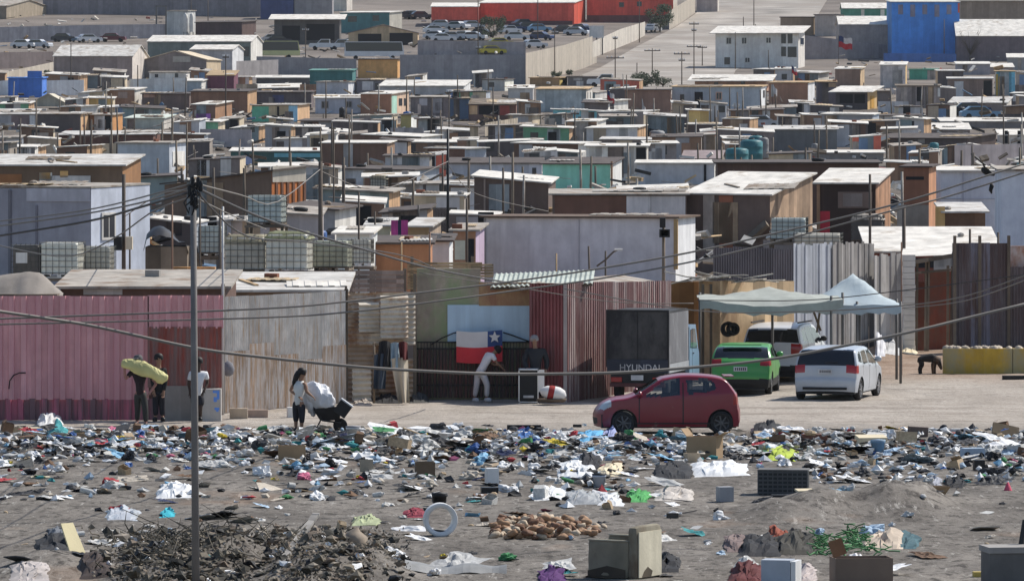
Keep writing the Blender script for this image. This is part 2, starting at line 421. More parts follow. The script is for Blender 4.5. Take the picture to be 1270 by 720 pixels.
mb = MB()      # bent wire loop hung on the sheet
mb.tube([W(11, 482, D - .1), W(12, 472, D - .1), W(17, 465, D - .1), W(24, 462, D - .1), W(32, 462, D - .1)], 0.018); mb.build('wire_loop', M_black, rt)
land('the pink metal fence', 90, 440)

# grey block with blue letters
b = thing('grey_block', 'low grey block painted with blue letters beside the rusty panel', 'block', (P2(262, D)[0], D - .3, 0))
mb = MB(); mb.box(P2(252, D)[0], P2(275, D)[0], D - .42, D - .08, 0, ZA(481, D)); mb.build('block_body', mat('block_face', sh(106, 108, 116), 'wall'), b)
M_bl = mat('blue_lettering', sh(52, 92, 165), 'flat')
mb = MB(); yy = D - .425
def stroke(x0, y0, x1, y1): mb.box(P2(x0, yy)[0], P2(x1, yy)[0], yy, yy + .004, ZA(y1, yy), ZA(y0, yy))
stroke(264, 484, 272, 487); stroke(269, 487, 272, 495); stroke(265, 492, 269, 498); stroke(266, 505, 272, 508); stroke(268, 508, 271, 510)
mb.build('lettering', M_bl, b)

# galvanised fence, running away to the right
M_galv = mat('galvanised_sheet', (0.74, 0.70, 0.65), 'corr', 0.5, 0.0, 0.25, (0.52, 0.38, 0.26), 0.22, 2.4)
M_galvr = mat('galvanised_rusty', (0.60, 0.42, 0.28), 'corr', 0.7, 0.0, 0.3, (0.76, 0.71, 0.66), 0.5, 2.4)
rt = thing('metal_fence', 'sunlit galvanised corrugated fence, rusting brown towards the ground', 'fence', (P2(350, 158)[0], 158, 0))
a, b_ = P2(277, 156), P2(428, 161.5)
a = Vector(a); b_ = Vector(b_); n = 5; dd = (b_ - a) / n
for i in range(n):
    p, q = a + dd * i, a + dd * (i + 1.02)
    zc = ZA(432 + [4, -6, 8, 14, -3][i], (p[1] + q[1]) / 2); z1 = ZA([367, 366, 364, 363, 361][i], (p[1] + q[1]) / 2)
    mb = MB(); corr(mb, p, q, zc - .06, z1, 0.10, 0.032); mb.build('metal_sheet', M_galv, rt)
    o = Vector((dd.y, -dd.x)).normalized() * 0.02
    mb = MB(); corr(mb, p + o, q + o, 0.02, zc + 0.02, 0.10, 0.032); mb.build('rusty_sheet', M_galvr, rt)
mb = MB(); mb.box(a.x - .06, a.x + .04, a.y - .02, a.y + .1, 0, ZA(352, 156)); mb.box(b_.x - .02, b_.x + .08, b_.y, b_.y + .1, 0, ZA(358, 161.5)); mb.build('fence_post', M_wood, rt)
land('the galvanised fence', 352, 440)
# roofing sheet leaning on it
D = 157
b = thing('bundle', 'grey bundle hung on the corner of the galvanised fence', 'bundle', W(283, 458, D - 1.2))
mb = MB(); mb.lathe([(0.02, .22), (.12, .17), (.17, .02), (.13, -.12), (.05, -.17)], 10, 0, Matrix.Translation(W(283, 458, D - 1.2))); mb.build('wrapped_cloth', mat('grey_wrap', (.2, .2, .22), 'plain'), b)

# fence of flat-laid sheets
M_slat = mat('pale_rib_sheet', (0.76, 0.67, 0.55), 'plain', 0.7, 0, 0.3, (0.36, 0.20, 0.11), 0.35)
M_slat2 = mat('brown_rib_sheet', (0.55, 0.41, 0.29), 'plain', 0.8, 0, 0.4, (0.26, 0.14, 0.08), 0.4)
rt = thing('patched_fence', 'fence patched from sideways corrugated sheets, ribs lying level', 'fence', (P2(470, 162)[0], 162, 0))
for x0, x1, y0, y1, dd_, mt, per in ((428, 515, 362, 428, 162.3, M_slat, .14), (428, 474, 424, 500, 162.35, M_slat2, .13), (470, 512, 444, 500, 162.45, M_slat2, .14), (445, 470, 375, 412, 162.1, M_slat, .12), (472, 506, 366, 420, 162.0, M_slat, .135), (437, 460, 456, 498, 161.6, M_slat, .15), (428, 444, 364, 405, 162.2, M_slat2, .12), (474, 500, 420, 446, 162.25, M_slat2, .13)):
    mb = MB(); corrh(mb, P2(x0, dd_), (P2(x1, dd_)[0], dd_ + .25), ZA(y1, dd_), ZA(y0, dd_), per, 0.035); mb.build('metal_sheet', mt, rt)
mb = MB(); mb.box(P2(427, 162)[0], P2(430, 162)[0], 162.4, 162.5, 0, ZA(355, 162)); mb.box(P2(512, 162)[0], P2(516, 162)[0], 162.7, 162.8, 0, ZA(340, 162)); mb.build('fence_post', M_wood, rt)
land('the patched fence', 465, 430)

# gate house wall
D = 163.5
rt = thing('gate_wall', 'stained plaster wall with light blue panel above a rusty gate', 'wall', (P2(585, D)[0], D, 0))
mb = MB(); mb.box(P2(517, D)[0], P2(704, D)[0], D + .12, D + .3, 0, ZA(352, D)); mb.box(P2(517, D)[0], P2(596, D)[0], D + .12, D + .3, ZA(352, D), ZA(333, D)); mb.build('plaster', mat('stained_plaster', sh(98, 92, 88), 'wall', stain=sh(78, 88, 70), amt=.5, dirt=.45), rt)
mb = MB(); mb.box(P2(500, D)[0], P2(517, D)[0], D + .1, D + .2, 0, ZA(362, D)); mb.build('grey_board', mat('grey_board', sh(76, 74, 80), 'wall'), rt)
mb = MB(); mb.box(P2(555, D)[0], P2(659, D)[0], D + .06, D + .12, ZA(424, D), ZA(378, D)); mb.build('blue_panel', mat('blue_panel', sh(112, 134, 160), 'wall', dirt=.12), rt)
mb = MB(); mb.box(P2(594, D)[0], P2(658, D)[0], D + .05, D + .115, ZA(379, D), ZA(350, D)); mb.build('plywood_strip', mat('brown_ply', sh(88, 62, 50), 'wall', stain=sh(100, 84, 62), amt=.4), rt)
mb = MB()
for i in range(22): mb.box(P2(518, D)[0] + i * .142, P2(518, D)[0] + i * .142 + .10, D - .02, D + .01, 0.05, ZA(432, D), 0)
g = mb.build('gate', mat('rusty_gate', sh(62, 38, 38), 'wall', stain=sh(45, 38, 42), amt=.5), rt)
mb = MB()
for i in range(36): mb.box(P2(518, D)[0] + i * .085, P2(518, D)[0] + i * .085 + .018, D - .045, D - .03, 0.05, ZA(424, D))
for z in (ZA(424, D), ZA(432, D), 0.4): mb.box(P2(517, D)[0], P2(658, D)[0], D - .06, D - .02, z - .02, z + .02)
mb.tube([W(535, 427, D - .05), W(548, 419, D - .05), W(562, 413, D - .05), W(566, 412, D - .05)], .02); mb.tube([W(624, 412, D - .05), W(634, 415, D - .05), W(658, 424, D - .05)], .02)
mb.build('gate_bars', M_black, g)
land('the rusty gate', 588, 465)
b = thing('roof_sheet', 'greenish translucent corrugated roof over the gate', 'roof', W(680, 352, D))
mb = MB(); p0, p1 = W(608, 356, D - .3), W(735, 351, D - .3); nn = 42
vs_ = []
for i in range(nn + 1):
    t = i / nn; q = p0.lerp(p1, t); zz = .02 * (1 if i % 2 else -1); vs_ += [(q.x, q.y, q.z + zz), (q.x + .1, q.y + 2.6, q.z + .30 + zz)]
mb.add(vs_, [(2 * i, 2 * i + 2, 2 * i + 3, 2 * i + 1) for i in range(nn)]); mb.build('sheet', mat('pale_green_sheet', (.40, .44, .40), 'plain', dirt=.3), b)
mb = MB(); mb.beam(W(608, 358, D - .2), W(735, 353, D - .2), .06, .06); mb.build('batten', M_wood, b)

# flag on the gate
D2 = 163.3
fl = thing('flag', 'flag of white, red and blue with a white star hung on the gate', 'flag', W(595, 450, D2))
mb = MB()
nx, nz = 14, 10
def fy(u, v): return D2 - .08 + .018 * math.sin(u * 9) * v
for (u0, u1, v0, v1, mi) in ((0, .68, 0, .5, 0), (0, 1, .5, 1, 1), (.68, 1, 0, .5, 2)):
    vs_ = []; 
    for j in range(nz + 1):
        for i in range(nx + 1):
            u = u0 + (u1 - u0) * i / nx; v = v0 + (v1 - v0) * j / nz
            p = W(566 + 57 * u, 410 + 39 * v + 1.5 * math.sin(u * 4), fy(u, v)); vs_.append(p)
    mb.add(vs_, [(j * (nx + 1) + i, j * (nx + 1) + i + 1, (j + 1) * (nx + 1) + i + 1, (j + 1) * (nx + 1) + i) for j in range(nz) for i in range(nx)], mi, True)
c = mb.build('flag_cloth', [mat('flag_white', sh(160, 160, 172), 'plain', dirt=.1), mat('flag_red', sh(150, 26, 40), 'plain', dirt=.15), mat('flag_blue', sh(28, 44, 84), 'plain', dirt=.15)], fl)
star = []
for k in range(10):
    r_ = .17 if k % 2 == 0 else .075; a_ = math.pi / 2 + k * math.pi / 5; star.append((r_ * math.cos(a_), r_ * math.sin(a_)))
mb = MB(); mb.prism(star, -.005, .005, Matrix.Translation(W(613.5, 418, D2 - .11))); mb.build('star', MATS['flag_white'], fl)

# maroon hut
M_mar = mat('maroon_sheet', sh(80, 42, 48), 'corr', 0.6, dirt=.3, stain=sh(70, 50, 55), amt=.3)
M_mar2 = mat('maroon_sheet_worn', (0.24, 0.125, 0.12), 'corr', 0.6, dirt=.3, stain=(.42, .34, .32), amt=.35)
rt = thing('maroon_hut', 'maroon ribbed metal hut with one sunlit side', 'hut', (P2(700, 162)[0], 162, 0))
sheets(rt, P2(656, 162.6), P2(701, 161.8), 0, ZA(352, 162), [M_mar], 1.0, .12, .02, 'trap')
c0 = Vector(P2(701, 161.8)); c1 = Vector(P2(830, 172))
sheets(rt, c0, c1, 0, ZA(350, 161.9), [M_mar2], 1.2, .21, .045, 'trap', jag=.01, dz=-.25)
mb = MB(); mb.add([(P2(655, 163)[0], 162.5, ZA(351, 162)), (c0.x, c0.y - .1, ZA(351, 162)), (c1.x, c1.y, ZA(351, 162) - .3), (P2(770, 172)[0], 174, ZA(351, 162) - .1)], [(0, 1, 2, 3)]); mb.build('roof', M_zinc3, rt)
mb = MB(); mb.box(c0.x - .05, c0.x + .05, c0.y - .08, c0.y + .02, 0, ZA(352, 161.8)); mb.build('corner_trim', mat('worn_trim', (.42, .36, .34), 'wall'), rt)
land('the maroon hut', 720, 420)

# plywood hut behind the truck
D = 174
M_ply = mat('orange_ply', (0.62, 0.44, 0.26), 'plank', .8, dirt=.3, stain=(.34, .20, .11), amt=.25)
rt = thing('plywood_hut', 'patched plywood hut behind the green hatchback', 'hut', (P2(900, D)[0], D, 0))
mb = MB(); a, b_ = Vector(P2(893, D)), Vector(P2(985, D + 3))
mb.add([(a.x, a.y, 0), (b_.x, b_.y, 0), (b_.x, b_.y, ZA(352, D)), (a.x, a.y, ZA(348, D))], [(0, 1, 2, 3)]); 
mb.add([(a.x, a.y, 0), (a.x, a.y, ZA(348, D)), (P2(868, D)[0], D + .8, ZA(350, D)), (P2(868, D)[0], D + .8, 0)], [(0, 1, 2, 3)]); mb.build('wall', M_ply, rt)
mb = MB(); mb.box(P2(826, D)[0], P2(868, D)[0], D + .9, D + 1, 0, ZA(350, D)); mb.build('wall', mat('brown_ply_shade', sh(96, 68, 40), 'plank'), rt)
mb = MB()
for k in range(16):
    x0 = P2(830 + k * 7.5, D)[0]; Mx = Matrix.Translation((x0 + .3, D + RNG.uniform(0, .8), ZA(346, D) + RNG.uniform(-.08, .12))) @ Matrix.Rotation(RNG.uniform(-.25, .25), 4, 'Y') @ rotz(RNG.uniform(-.6, .6))
    mb.box(-.45, .45, -.12, .12, -.015, .015, 0, Mx)
mb.build('roof', mat('roof_scrap', (.5, .45, .38), 'plank', dirt=.5), rt)
mb = MB()
for px in (829, 870, 880): mb.box(P2(px, D)[0], P2(px, D)[0] + .08, D - .1, D - .02, 0, ZA(352, D))
mb.build('post', M_wood, rt)
land('the plywood hut', 905, 375)

# right-hand fences
D = 190
M_dkcor = mat('dark_blue_sheet', sh(62, 62, 72), 'corr', .6, dirt=.2)
rt = thing('metal_fence', 'dark blue grey corrugated fence above the plywood hut', 'fence', (P2(930, D)[0], D, 0))
sheets(rt, P2(884, D + 4), P2(984, D + .6), 0, ZA(306, D + 4), [M_dkcor], 1.0, .13, .02, 'trap')
M_pl1 = mat('bleached_planks', (0.42, 0.40, 0.38), 'plank', .8, dirt=.3)
M_pl2 = mat('bluish_sheet', (0.46, 0.49, 0.54), 'corr', .6, dirt=.2)
rt = thing('plank_fence', 'tall fence of bleached grey boards and zinc sheets behind the awnings', 'fence', (P2(1050, D)[0], D, 0))
for x0, x1, yt, d0, d1, mt in ((984, 1032, 303, 190.5, 192.6, M_pl2), (1032, 1084, 302, 192.5, 194.8, M_pl1), (1084, 1118, 316, 194.3, 195.8, M_pl1)):
    a, b_ = Vector(P2(x0, d0)), Vector(P2(x1, d1)); nb = max(2, int((b_ - a).length / .17)); dv = (b_ - a) / nb; nn = Vector((dv.y, -dv.x)).normalized()
    for i in range(0, nb, 2):
        mb = MB()
        for q in range(2):
            if i + q >= nb: break
            p = a + dv * (i + q); z1 = ZA(yt, d0) + RNG.uniform(-.06, .05); o = nn * RNG.uniform(0, .05)
            mb.add([(p.x + o.x, p.y + o.y, 0), (p.x + dv.x * .94 + o.x, p.y + dv.y * .94 + o.y, 0), (p.x + dv.x * .94 + o.x, p.y + dv.y * .94 + o.y, z1), (p.x + o.x, p.y + o.y, z1),
                    (p.x, p.y, 0), (p.x + dv.x * .94, p.y + dv.y * .94, 0), (p.x + dv.x * .94, p.y + dv.y * .94, z1), (p.x, p.y, z1)], [(0, 1, 2, 3), (7, 6, 5, 4), (0, 3, 7, 4), (1, 5, 6, 2), (3, 2, 6, 7)])
        mb.build('board', mt, rt)
land('the tall grey board fence', 1050, 350)
# white block pier and recess
D = 196
b = thing('block_pier', 'pier of stacked white blocks at the end of the board fence', 'pier', (P2(1127, D)[0], D, 0))
mb = MB()
for k in range(16): mb.box(P2(1119, D)[0] + RNG.uniform(0, .03), P2(1135, D)[0] - RNG.uniform(0, .03), D - .25 + RNG.uniform(0, .03), D + .3, k * .2, k * .2 + .19)
mb.build('stacked_blocks', mat('white_blocks', (.72, .68, .62), 'plain', dirt=.2), b)
rt = thing('shelter', 'open timber shelter with rust brown panels beside the white pier', 'shelter', (P2(1155, D)[0], D + 1, 0))
mb = MB(); mb.box(P2(1150, D)[0], P2(1184, D)[0], D + 1.6, D + 1.7, 0, ZA(338, D)); mb.box(P2(1139, D)[0], P2(1148, D)[0], D + .5, D + .56, 0, ZA(350, D)); mb.build('rusty_panel', mat('rust_brown', sh(74, 40, 34), 'wall', stain=sh(60, 45, 42), amt=.4), rt)
for px in (1137, 1148, 1151, 1176, 1180): mb = MB(); mb.beam((P2(px, D)[0], D + .2, 0), (P2(px + RNG.uniform(-1, 2), D)[0], D + .2, ZA(322 + RNG.uniform(-4, 10), D)), .09, .09); mb.build('post', M_wood, rt)
mb = MB(); mb.beam((P2(1118, D)[0], D - .1, ZA(327, D)), (P2(1186, D)[0], D - .2, ZA(316, D)), .1, .14); mb.beam((P2(1118, D)[0], D + .1, ZA(340, D)), (P2(1182, D)[0], D, ZA(334, D)), .08, .08); mb.build('rail', M_wood, rt)
mb = MB(); mb.add([W(1118, 318, D - .2), W(1180, 316, D - .2), W(1182, 306, D + 3), W(1120, 308, D + 3)], [(0, 1, 2, 3)]); mb.build('roof', M_zinc2, rt)
land('the open timber shelter', 1160, 380)
# dark fence
D = 194.5
M_dkp = mat('dark_fence_sheet', sh(56, 54, 62), 'corr', .7, stain=sh(44, 36, 40), amt=.4, dirt=.4)
M_dkb = mat('dark_fence_blue', sh(66, 68, 84), 'corr', .7, stain=sh(48, 40, 42), amt=.3)
rt = thing('metal_fence', 'dark sheet metal fence behind the yellow concrete wall', 'fence', (P2(1225, D)[0], D, 0))
sheets(rt, P2(1181, D), P2(1250, D), 0, ZA(301, D), [M_dkp, M_dkb, M_dkp], .6, .1, .018, 'sin')
sheets(rt, P2(1249, D + .1), P2(1310, D + .1), 0, ZA(330, D), [M_dkp, M_dkp], .6, .1, .018, 'sin')
mb = MB(); mb.box(P2(1250, D)[0], P2(1300, D)[0], D + .4, D + .5, ZA(334, D), ZA(305, D)); mb.build('pale_board', mat('shade_white_board', sh(128, 124, 132), 'wall', stain=sh(90, 62, 50), amt=.3), rt)
for px in (1182, 1213, 1249): mb = MB(); mb.box(P2(px, D)[0], P2(px, D)[0] + .1, D - .12, D - .03, 0, ZA(292, D)); mb.build('fence_post', M_wood, rt)
land('the dark metal fence', 1225, 370)
# yellow wall
D = 179.3
rt = thing('concrete_wall', 'low yellow painted concrete wall with sand along its top', 'wall', (P2(1220, D)[0], D, 0))
mb = MB(); mb.box(P2(1170, D)[0], P2(1256, D)[0] - .01, D, D + .35, 0, ZA(432, D)); mb.box(P2(1256, D)[0] + .01, P2(1330, D)[0], D, D + .35, 0, ZA(432, D)); mb.build('wall_block', mat('yellow_paint', sh(112, 94, 24), 'wall', stain=sh(88, 86, 70), amt=.45, dirt=.25), rt)
mb = MB(); 
for k in range(60):
    x = RNG.uniform(P2(1171, D)[0], P2(1300, D)[0]); r_ = RNG.uniform(.05, .14); mb.lathe([(r_, 0), (r_ * .8, r_ * .5), (.01, r_ * .8)], 6, 0, Matrix.Translation((x, D + RNG.uniform(.1, .28), ZA(432, D) - .01)))
mb.build('sand_cap', mat('sand', (.5, .42, .33), 'plain'), rt)
land('the yellow concrete wall', 1220, 446)

# awnings
def awning(name, lab, cx0, cx1, ytop, yedge, D, dep, mt, legs, peak, sag=.15):
    rt = thing(name, lab, 'awning', (P2((cx0 + cx1) / 2, D)[0], D, 0))
    mb = MB(); nx, ny = 16, 12; vs_ = []
    for j in range(ny + 1):
        for i in range(nx + 1):
            u, v = i / nx, j / ny; uu, vv = abs(u - .5) * 2, abs(v - .5) * 2
            h = max(0.0, 1 - max(uu, vv)) ** 1.25
            x = (P2(cx0, D)[0] * (1 - u) + P2(cx1, D)[0] * u); y = D + dep * v
            z = ZA(yedge, D) + (ZA(ytop, D) - ZA(yedge, D)) * h * peak - sag * math.sin(math.pi * u) * (1 - vv * 0) * (.6 if j in (0, ny) else .3) + .09 * mnoise.noise(Vector((x * 1.5, y * 1.5, 1)))
            vs_.append((x, y, z))
    n = nx + 1
    mb.add(vs_, [(j * n + i, j * n + i + 1, (j + 1) * n + i + 1, (j + 1) * n + i) for j in range(ny) for i in range(nx)], 0, True)
    for i in range(nx):       # valance
        a, b_ = vs_[i], vs_[i + 1]; mb.add([a, b_, (b_[0], b_[1] - .03, b_[2] - .22 - .03 * (i % 3)), (a[0], a[1] - .03, a[2] - .22 - .03 * ((i - 1) % 3))], [(0, 1, 2, 3)])
    mb.build('canopy', mt, rt)
    for px, dd in legs: mb = MB(); mb.tube([(P2(px, D + dd)[0], D + dd, 0), (P2(px, D + dd)[0], D + dd, ZA(yedge, D) + .1)], .04, 6); mb.build('leg', M_polem, rt)
    return rt
M_grn = mat('green_shade_net', (.38, .40, .36), 'plain', .8, dirt=.25); M_pb = mat('pale_blue_canopy', (.42, .49, .52), 'plain', .7, dirt=.15)
awning('shade_awning', 'sagging pale green shade canopy above the white off-roader', 868, 1046, 352, 371, 170, 3.2, M_grn, ((868, 3.1), (958, 3.0), (1031, .1), (1045, 3.1)), .9, .32)
awning('shade_awning', 'peaked pale blue canopy beside the grey board fence', 1004, 1118, 339, 378, 173, 2.7, M_pb, ((1063, .1), (1066, .3), (1117, .1), (1112, 2.6)), 1.0, .05)
mb = MB(); M_rd = M_wood
for (x0, y0, x1, y1) in ((1001, 365, 1018, 410), (1013, 412, 1020, 365)):
    b = thing('pole', 'leaning thin pole under the awnings' if x0 < 1005 else 'second thin pole crossed under the awnings', 'pole', W(x0, y0, 174)); mb = MB(); mb.tube([W(x0, y0, 174), W(x1, y1, 174)], .035, 6); mb.build('shaft', M_wood, b)
land('the pale blue canopy', 1064, 362); land('the green canopy', 955, 366)
# ------------------------------------------------------------------ cars
def car_glass():
    m = bpy.data.materials.new('car_glass'); m.use_nodes = True; nt = m.node_tree; N = nt.nodes; L = nt.links; N.clear()
    o = N.new('ShaderNodeOutputMaterial'); t = N.new('ShaderNodeBsdfTransparent'); t.inputs[0].default_value = (.72, .75, .75, 1)
    g = N.new('ShaderNodeBsdfGlossy'); g.inputs['Roughness'].default_value = .04; g.inputs[0].default_value = (.8, .85, .9, 1)
    x = N.new('ShaderNodeMixShader'); x.inputs[0].default_value = .09; L.new(t.outputs[0], x.inputs[1]); L.new(g.outputs[0], x.inputs[2]); L.new(x.outputs[0], o.inputs[0]); return m
M_cg = car_glass()
M_dg = mat('tinted_glass', (.012, .014, .018), 'flat', .06, spec=.7)
M_trim = mat('black_trim', (.025, .025, .027), 'plain', .6)
M_rim = mat('wheel_rim', (.35, .35, .36), 'plain', .35, .6)
M_rimd = mat('dark_wheel_rim', (.13, .13, .135), 'plain', .4, .3)
M_tail = mat('tail_lamp', (.34, .015, .02), 'flat', .15, spec=.6)
M_head = mat('head_lamp', (.42, .44, .46), 'flat', .12, spec=.6)
M_plate = mat('plate_white', (.55, .56, .58), 'plain', .5)
M_seat = mat('seat_cloth', (.04, .04, .045), 'plain', .9)
def inpoly(x, y, P):
    c = False; j = len(P) - 1
    for i in range(len(P)):
        if (P[i][1] > y) != (P[j][1] > y) and x < (P[j][0] - P[i][0]) * (y - P[i][1]) / (P[j][1] - P[i][1]) + P[i][0]: c = not c
        j = i
    return c
def paint(key, col, rough=.3, dirt=.12):
    if key in MATS: return MATS[key]
    m = mat(key, col, 'plain', rough, 0.0, dirt, (.30, .26, .22), .0, spec=.5)
    b = m.node_tree.nodes['Principled BSDF']; b.inputs['Coat Weight'].default_value = .25; b.inputs['Coat Roughness'].default_value = .12
    nt = m.node_tree; ge = nt.nodes.new('ShaderNodeNewGeometry'); mx = nt.nodes.new('ShaderNodeMix'); mx.data_type = 'RGBA'      # dark lining on the inside of the shell
    src = b.inputs['Base Color'].links[0].from_socket; nt.links.new(ge.outputs['Backfacing'], mx.inputs[0]); nt.links.new(src, mx.inputs[6]); mx.inputs[7].default_value = (.03, .03, .032, 1); nt.links.new(mx.outputs[2], b.inputs['Base Color'])
    for n in m.node_tree.nodes:
        if n.type == 'BUMP': n.inputs['Strength'].default_value = .02
    return m
def lower(c, k):
    c['prof'] = [(x, z if z < .5 else .5 + (z - .5) * k) for x, z in c['prof']]; c['win'] = [[(x, .5 + (z - .5) * k) for x, z in w_] for w_ in c['win']]
    f = lambda z: .5 + (z - .5) * k
    c['belt'] = tuple(f(z) for z in c['belt']); c['rg'] = (f(c['rg'][0]), f(c['rg'][1]), c['rg'][2]); c['tail'] = (f(c['tail'][0]), f(c['tail'][1])) + tuple(c['tail'][2:])
def car(name, lab, cat, loc, az, c):
    rt = thing(name, lab, cat, Vector((0, 0, 0)))
    Ln, wd = c['L'], c['w']
    # top line, rounded
    P = [Vector((x, 0, z)) for x, z in c['prof']]; Q = []
    for i in range(len(P) - 1):
        p0, p1, p2, p3 = P[max(i - 1, 0)], P[i], P[i + 1], P[min(i + 2, len(P) - 1)]
        k = max(2, int((p2 - p1).length / .028))
        for q in range(k):
            t = q / k; Q.append(.5 * ((2 * p1) + (p2 - p0) * t + (2 * p0 - 5 * p1 + 4 * p2 - p3) * t * t + (3 * p1 - p0 - 3 * p2 + p3) * t ** 3))
    Q.append(P[-1])
    wh = c['wheels']; r = c['r']; belt = lambda x: c['belt'][0] + (c['belt'][1] - c['belt'][0]) * x / Ln
    def hw(x):
        e = 1 - .12 * max(0, (0.7 - x) / .7) ** 2.2 - .07 * max(0, (x - Ln + .6) / .6) ** 2.2
        return wd / 2 * e
    def wz(x, z):
        b = belt(x); w = hw(x)
        if z > b: w -= (z - b) * c.get('tumble', .30)
        else: w -= .05 * max(0, (.42 - z) / .3) ** 2 - .012 * math.sin(max(0, min(1, (z - .3) / max(.1, b - .3))) * math.pi)
        return w
    NS, NT = 20, 9; ring = 2 * (NS + NT) + 1; vs_ = []; x_mono = -1
    for q in Q:
        x, zt_ = q.x, q.z
        zb = c['sill']
        for wx in wh:
            if abs(x - wx) < r * 1.16: zb = max(zb, r + math.sqrt(max(0, (r * 1.16) ** 2 - (x - wx) ** 2)))
        cr = .07 if zt_ > belt(x) + .1 else .06
        zs = max(zt_ - cr, zb); zb2 = min(zb, zs)
        half = []
        for k in range(NS + 1):      # up the side
            z = zb2 + (zs - zb2) * k / NS; half.append((wz(x, z), z))
        we = half[-1][0]
        for k in range(1, NT + 1):   # over to the centre
            a = k / NT; y = we * (1 - a) if k > 2 else we - (.018 if k == 1 else .06)
            z = zs + (zt_ - zs) * (0.62 if k == 1 else 0.86 if k == 2 else 1 - .0 * a) - .02 * (y / max(we, .1)) ** 2 * (1 if k > 2 else 1)
            half.append((max(y, 0), z))
        half[-1] = (0, zt_)
        endk = max(0, (.5 - x) / .5) ** 1.5, max(0, (x - Ln + .5) / .5) ** 1.5
        full = [(y, z) for y, z in half] + [(-y, z) for y, z in reversed(half[:-1])]
        for y, z in full:
            bow = (y / (wd / 2)) ** 2
            xx = x + .26 * bow * endk[0] - .10 * bow * endk[1]; vs_.append(Vector((xx, y, z)))
    parts = {}
    def put(nm, f): parts.setdefault(nm, []).append(f)
    n = ring
    for i in range(len(Q) - 1):
        for k in range(n - 1):
            f = (i * n + k, i * n + k + 1, (i + 1) * n + k + 1, (i + 1) * n + k)
            cx = sum((vs_[j] for j in f), Vector()) / 4
            kk = min(k, n - 2 - k); side = kk < NS; xs = (Q[i].x + Q[i + 1].x) / 2
            nm = 'body'; zz = cx.z; ya = abs(cx.y); e = wz(xs, zz)
            fr = abs(cx.y) / max(.1, e)
            if side:
                for wi, poly in enumerate(c['win']):
                    if inpoly(xs, zz, poly): nm = 'side_window' + ('|a' if cx.y > 0 else '|b') + str(wi); break
                else:
                    for sx in c['seams']:
                        if abs(xs - sx) < .016 and c['sill'] + .08 < zz < belt(xs) + .3 and not any(abs(xs - w_) < r * 1.2 and zz < 2.2 * r for w_ in wh): nm = 'seam'
            slope_front = xs < Ln * .5
            if not side:
                if c['ws'][0] < xs < c['ws'][1] and fr < .92: nm = 'windscreen'
                if xs > Ln * .6 and c['rg'][0] < zz < c['rg'][1] and ya < c['rg'][2] - c.get('rgt', .12) * (zz - c['rg'][0]): nm = 'rear_window'
            if xs > Ln - c['tail'][4] and c['tail'][0] < zz < c['tail'][1] and (c['tail'][2] < ya) : nm = 'tail_light' + ('|a' if cx.y > 0 else '|b')
            if xs < c['head'][4] and c['head'][0] + .25 * (xs) < zz < c['head'][1] + .28 * xs and ya > c['head'][2]: nm = 'headlight' + ('|a' if cx.y > 0 else '|b')
            if zz < c.get('trim', 0): nm = 'bumper'
            for (q0, q1, z0, z1, yy) in c.get('grille', []):
                if q0 <= xs <= q1 and z0 < zz < z1 and ya < yy: nm = 'grille'
            put(nm, f)
    body_mats = {'seam': M_trim, 'bumper': c.get('trimmat', M_trim), 'grille': M_trim}
    for nm, fs in parts.items():
        base = nm.split('|')[0]
        if base == 'seam': base = 'body'
        used = sorted({j for f in fs for j in f}); ix = {j: q for q, j in enumerate(used)}
        mb = MB(); mb.add([vs_[j] for j in used], [tuple(ix[j] for j in f) for f in fs], 0, True)
        m_ = {'body': c['paint'], 'side_window': c.get('glass', M_cg), 'windscreen': M_cg if c.get('glass', M_cg) is M_cg else M_dg, 'rear_window': c.get('rglass', M_dg), 'tail_light': M_tail, 'headlight': M_head}.get(base, M_trim)
        if nm in body_mats: m_ = body_mats[nm]
        if nm == 'seam': base = 'door_seam'
        mb.build(base, m_, rt)
    mb = MB(); mb.box(.18, Ln - .14, -wd / 2 + .10, wd / 2 - .10, .17, .50); mb.box(.5, Ln - .2, -wd / 2 + .16, wd / 2 - .16, .5, .62); mb.build('underbody', M_trim, rt)
    for wx in wh:
        for s_ in (-1, 1):
            Mx = Matrix.Translation((wx, s_ * (wd / 2 - .10), r)) @ Matrix.Rotation(math.radians(-90 * s_), 4, 'X')
            mb = MB(); mb.lathe([(r * .62, -.07), (r * .9, -.09), (r, -.06), (r, .06), (r * .93, .088), (r * .66, .085), (r * .62, .06), (r * .62, -.07)], 28, 0, Mx); w_ = mb.build('wheel', M_tyre, rt)
            mb = MB(); mb.lathe([(r * .65, .08), (r * .58, .07), (r * .56, .02), (.0, .03)], 24, 0, Mx)
            for k in range(7):
                a = k * 2 * math.pi / 7; mb.beam(Mx @ Vector((0, 0, .07)), Mx @ Vector((r * .6 * math.cos(a), r * .6 * math.sin(a), .065)), .05, .03)
            mb.lathe([(.05, .05), (.05, .09), (0, .092)], 10, 0, Mx)
            mb.build('rim', c['rim'], w_)
    if c.get('plate'):
        x, z = c['plate']; mb = MB(); mb.box(x, x + .012, -.19, .19, z - .065, z + .065); pl = mb.build('license_plate', M_plate, rt)
        mb = MB()
        for k, ch in enumerate('HBCD84'):      # unreadable raised characters
            y = -.15 + k * .055; mb.box(x + .012, x + .015, y, y + .03, z - .035, z + .035)
        mb.build('plate_characters', M_trim, pl)
    for s_ in (-1, 1):      # mirrors
        x, z = c['mirror']; mb = MB(); mb.lathe([(.01, -.1), (.07, -.07), (.085, 0), (.07, .07), (.01, .1)], 10, 0, Matrix.Translation((x, s_ * (wd / 2 + .05), z)) @ Matrix.Rotation(math.radians(90), 4, 'X') @ Matrix.Scale(.75, 4, (1, 0, 0))); mb.build('wing_mirror', c.get('mirmat', M_trim), rt)
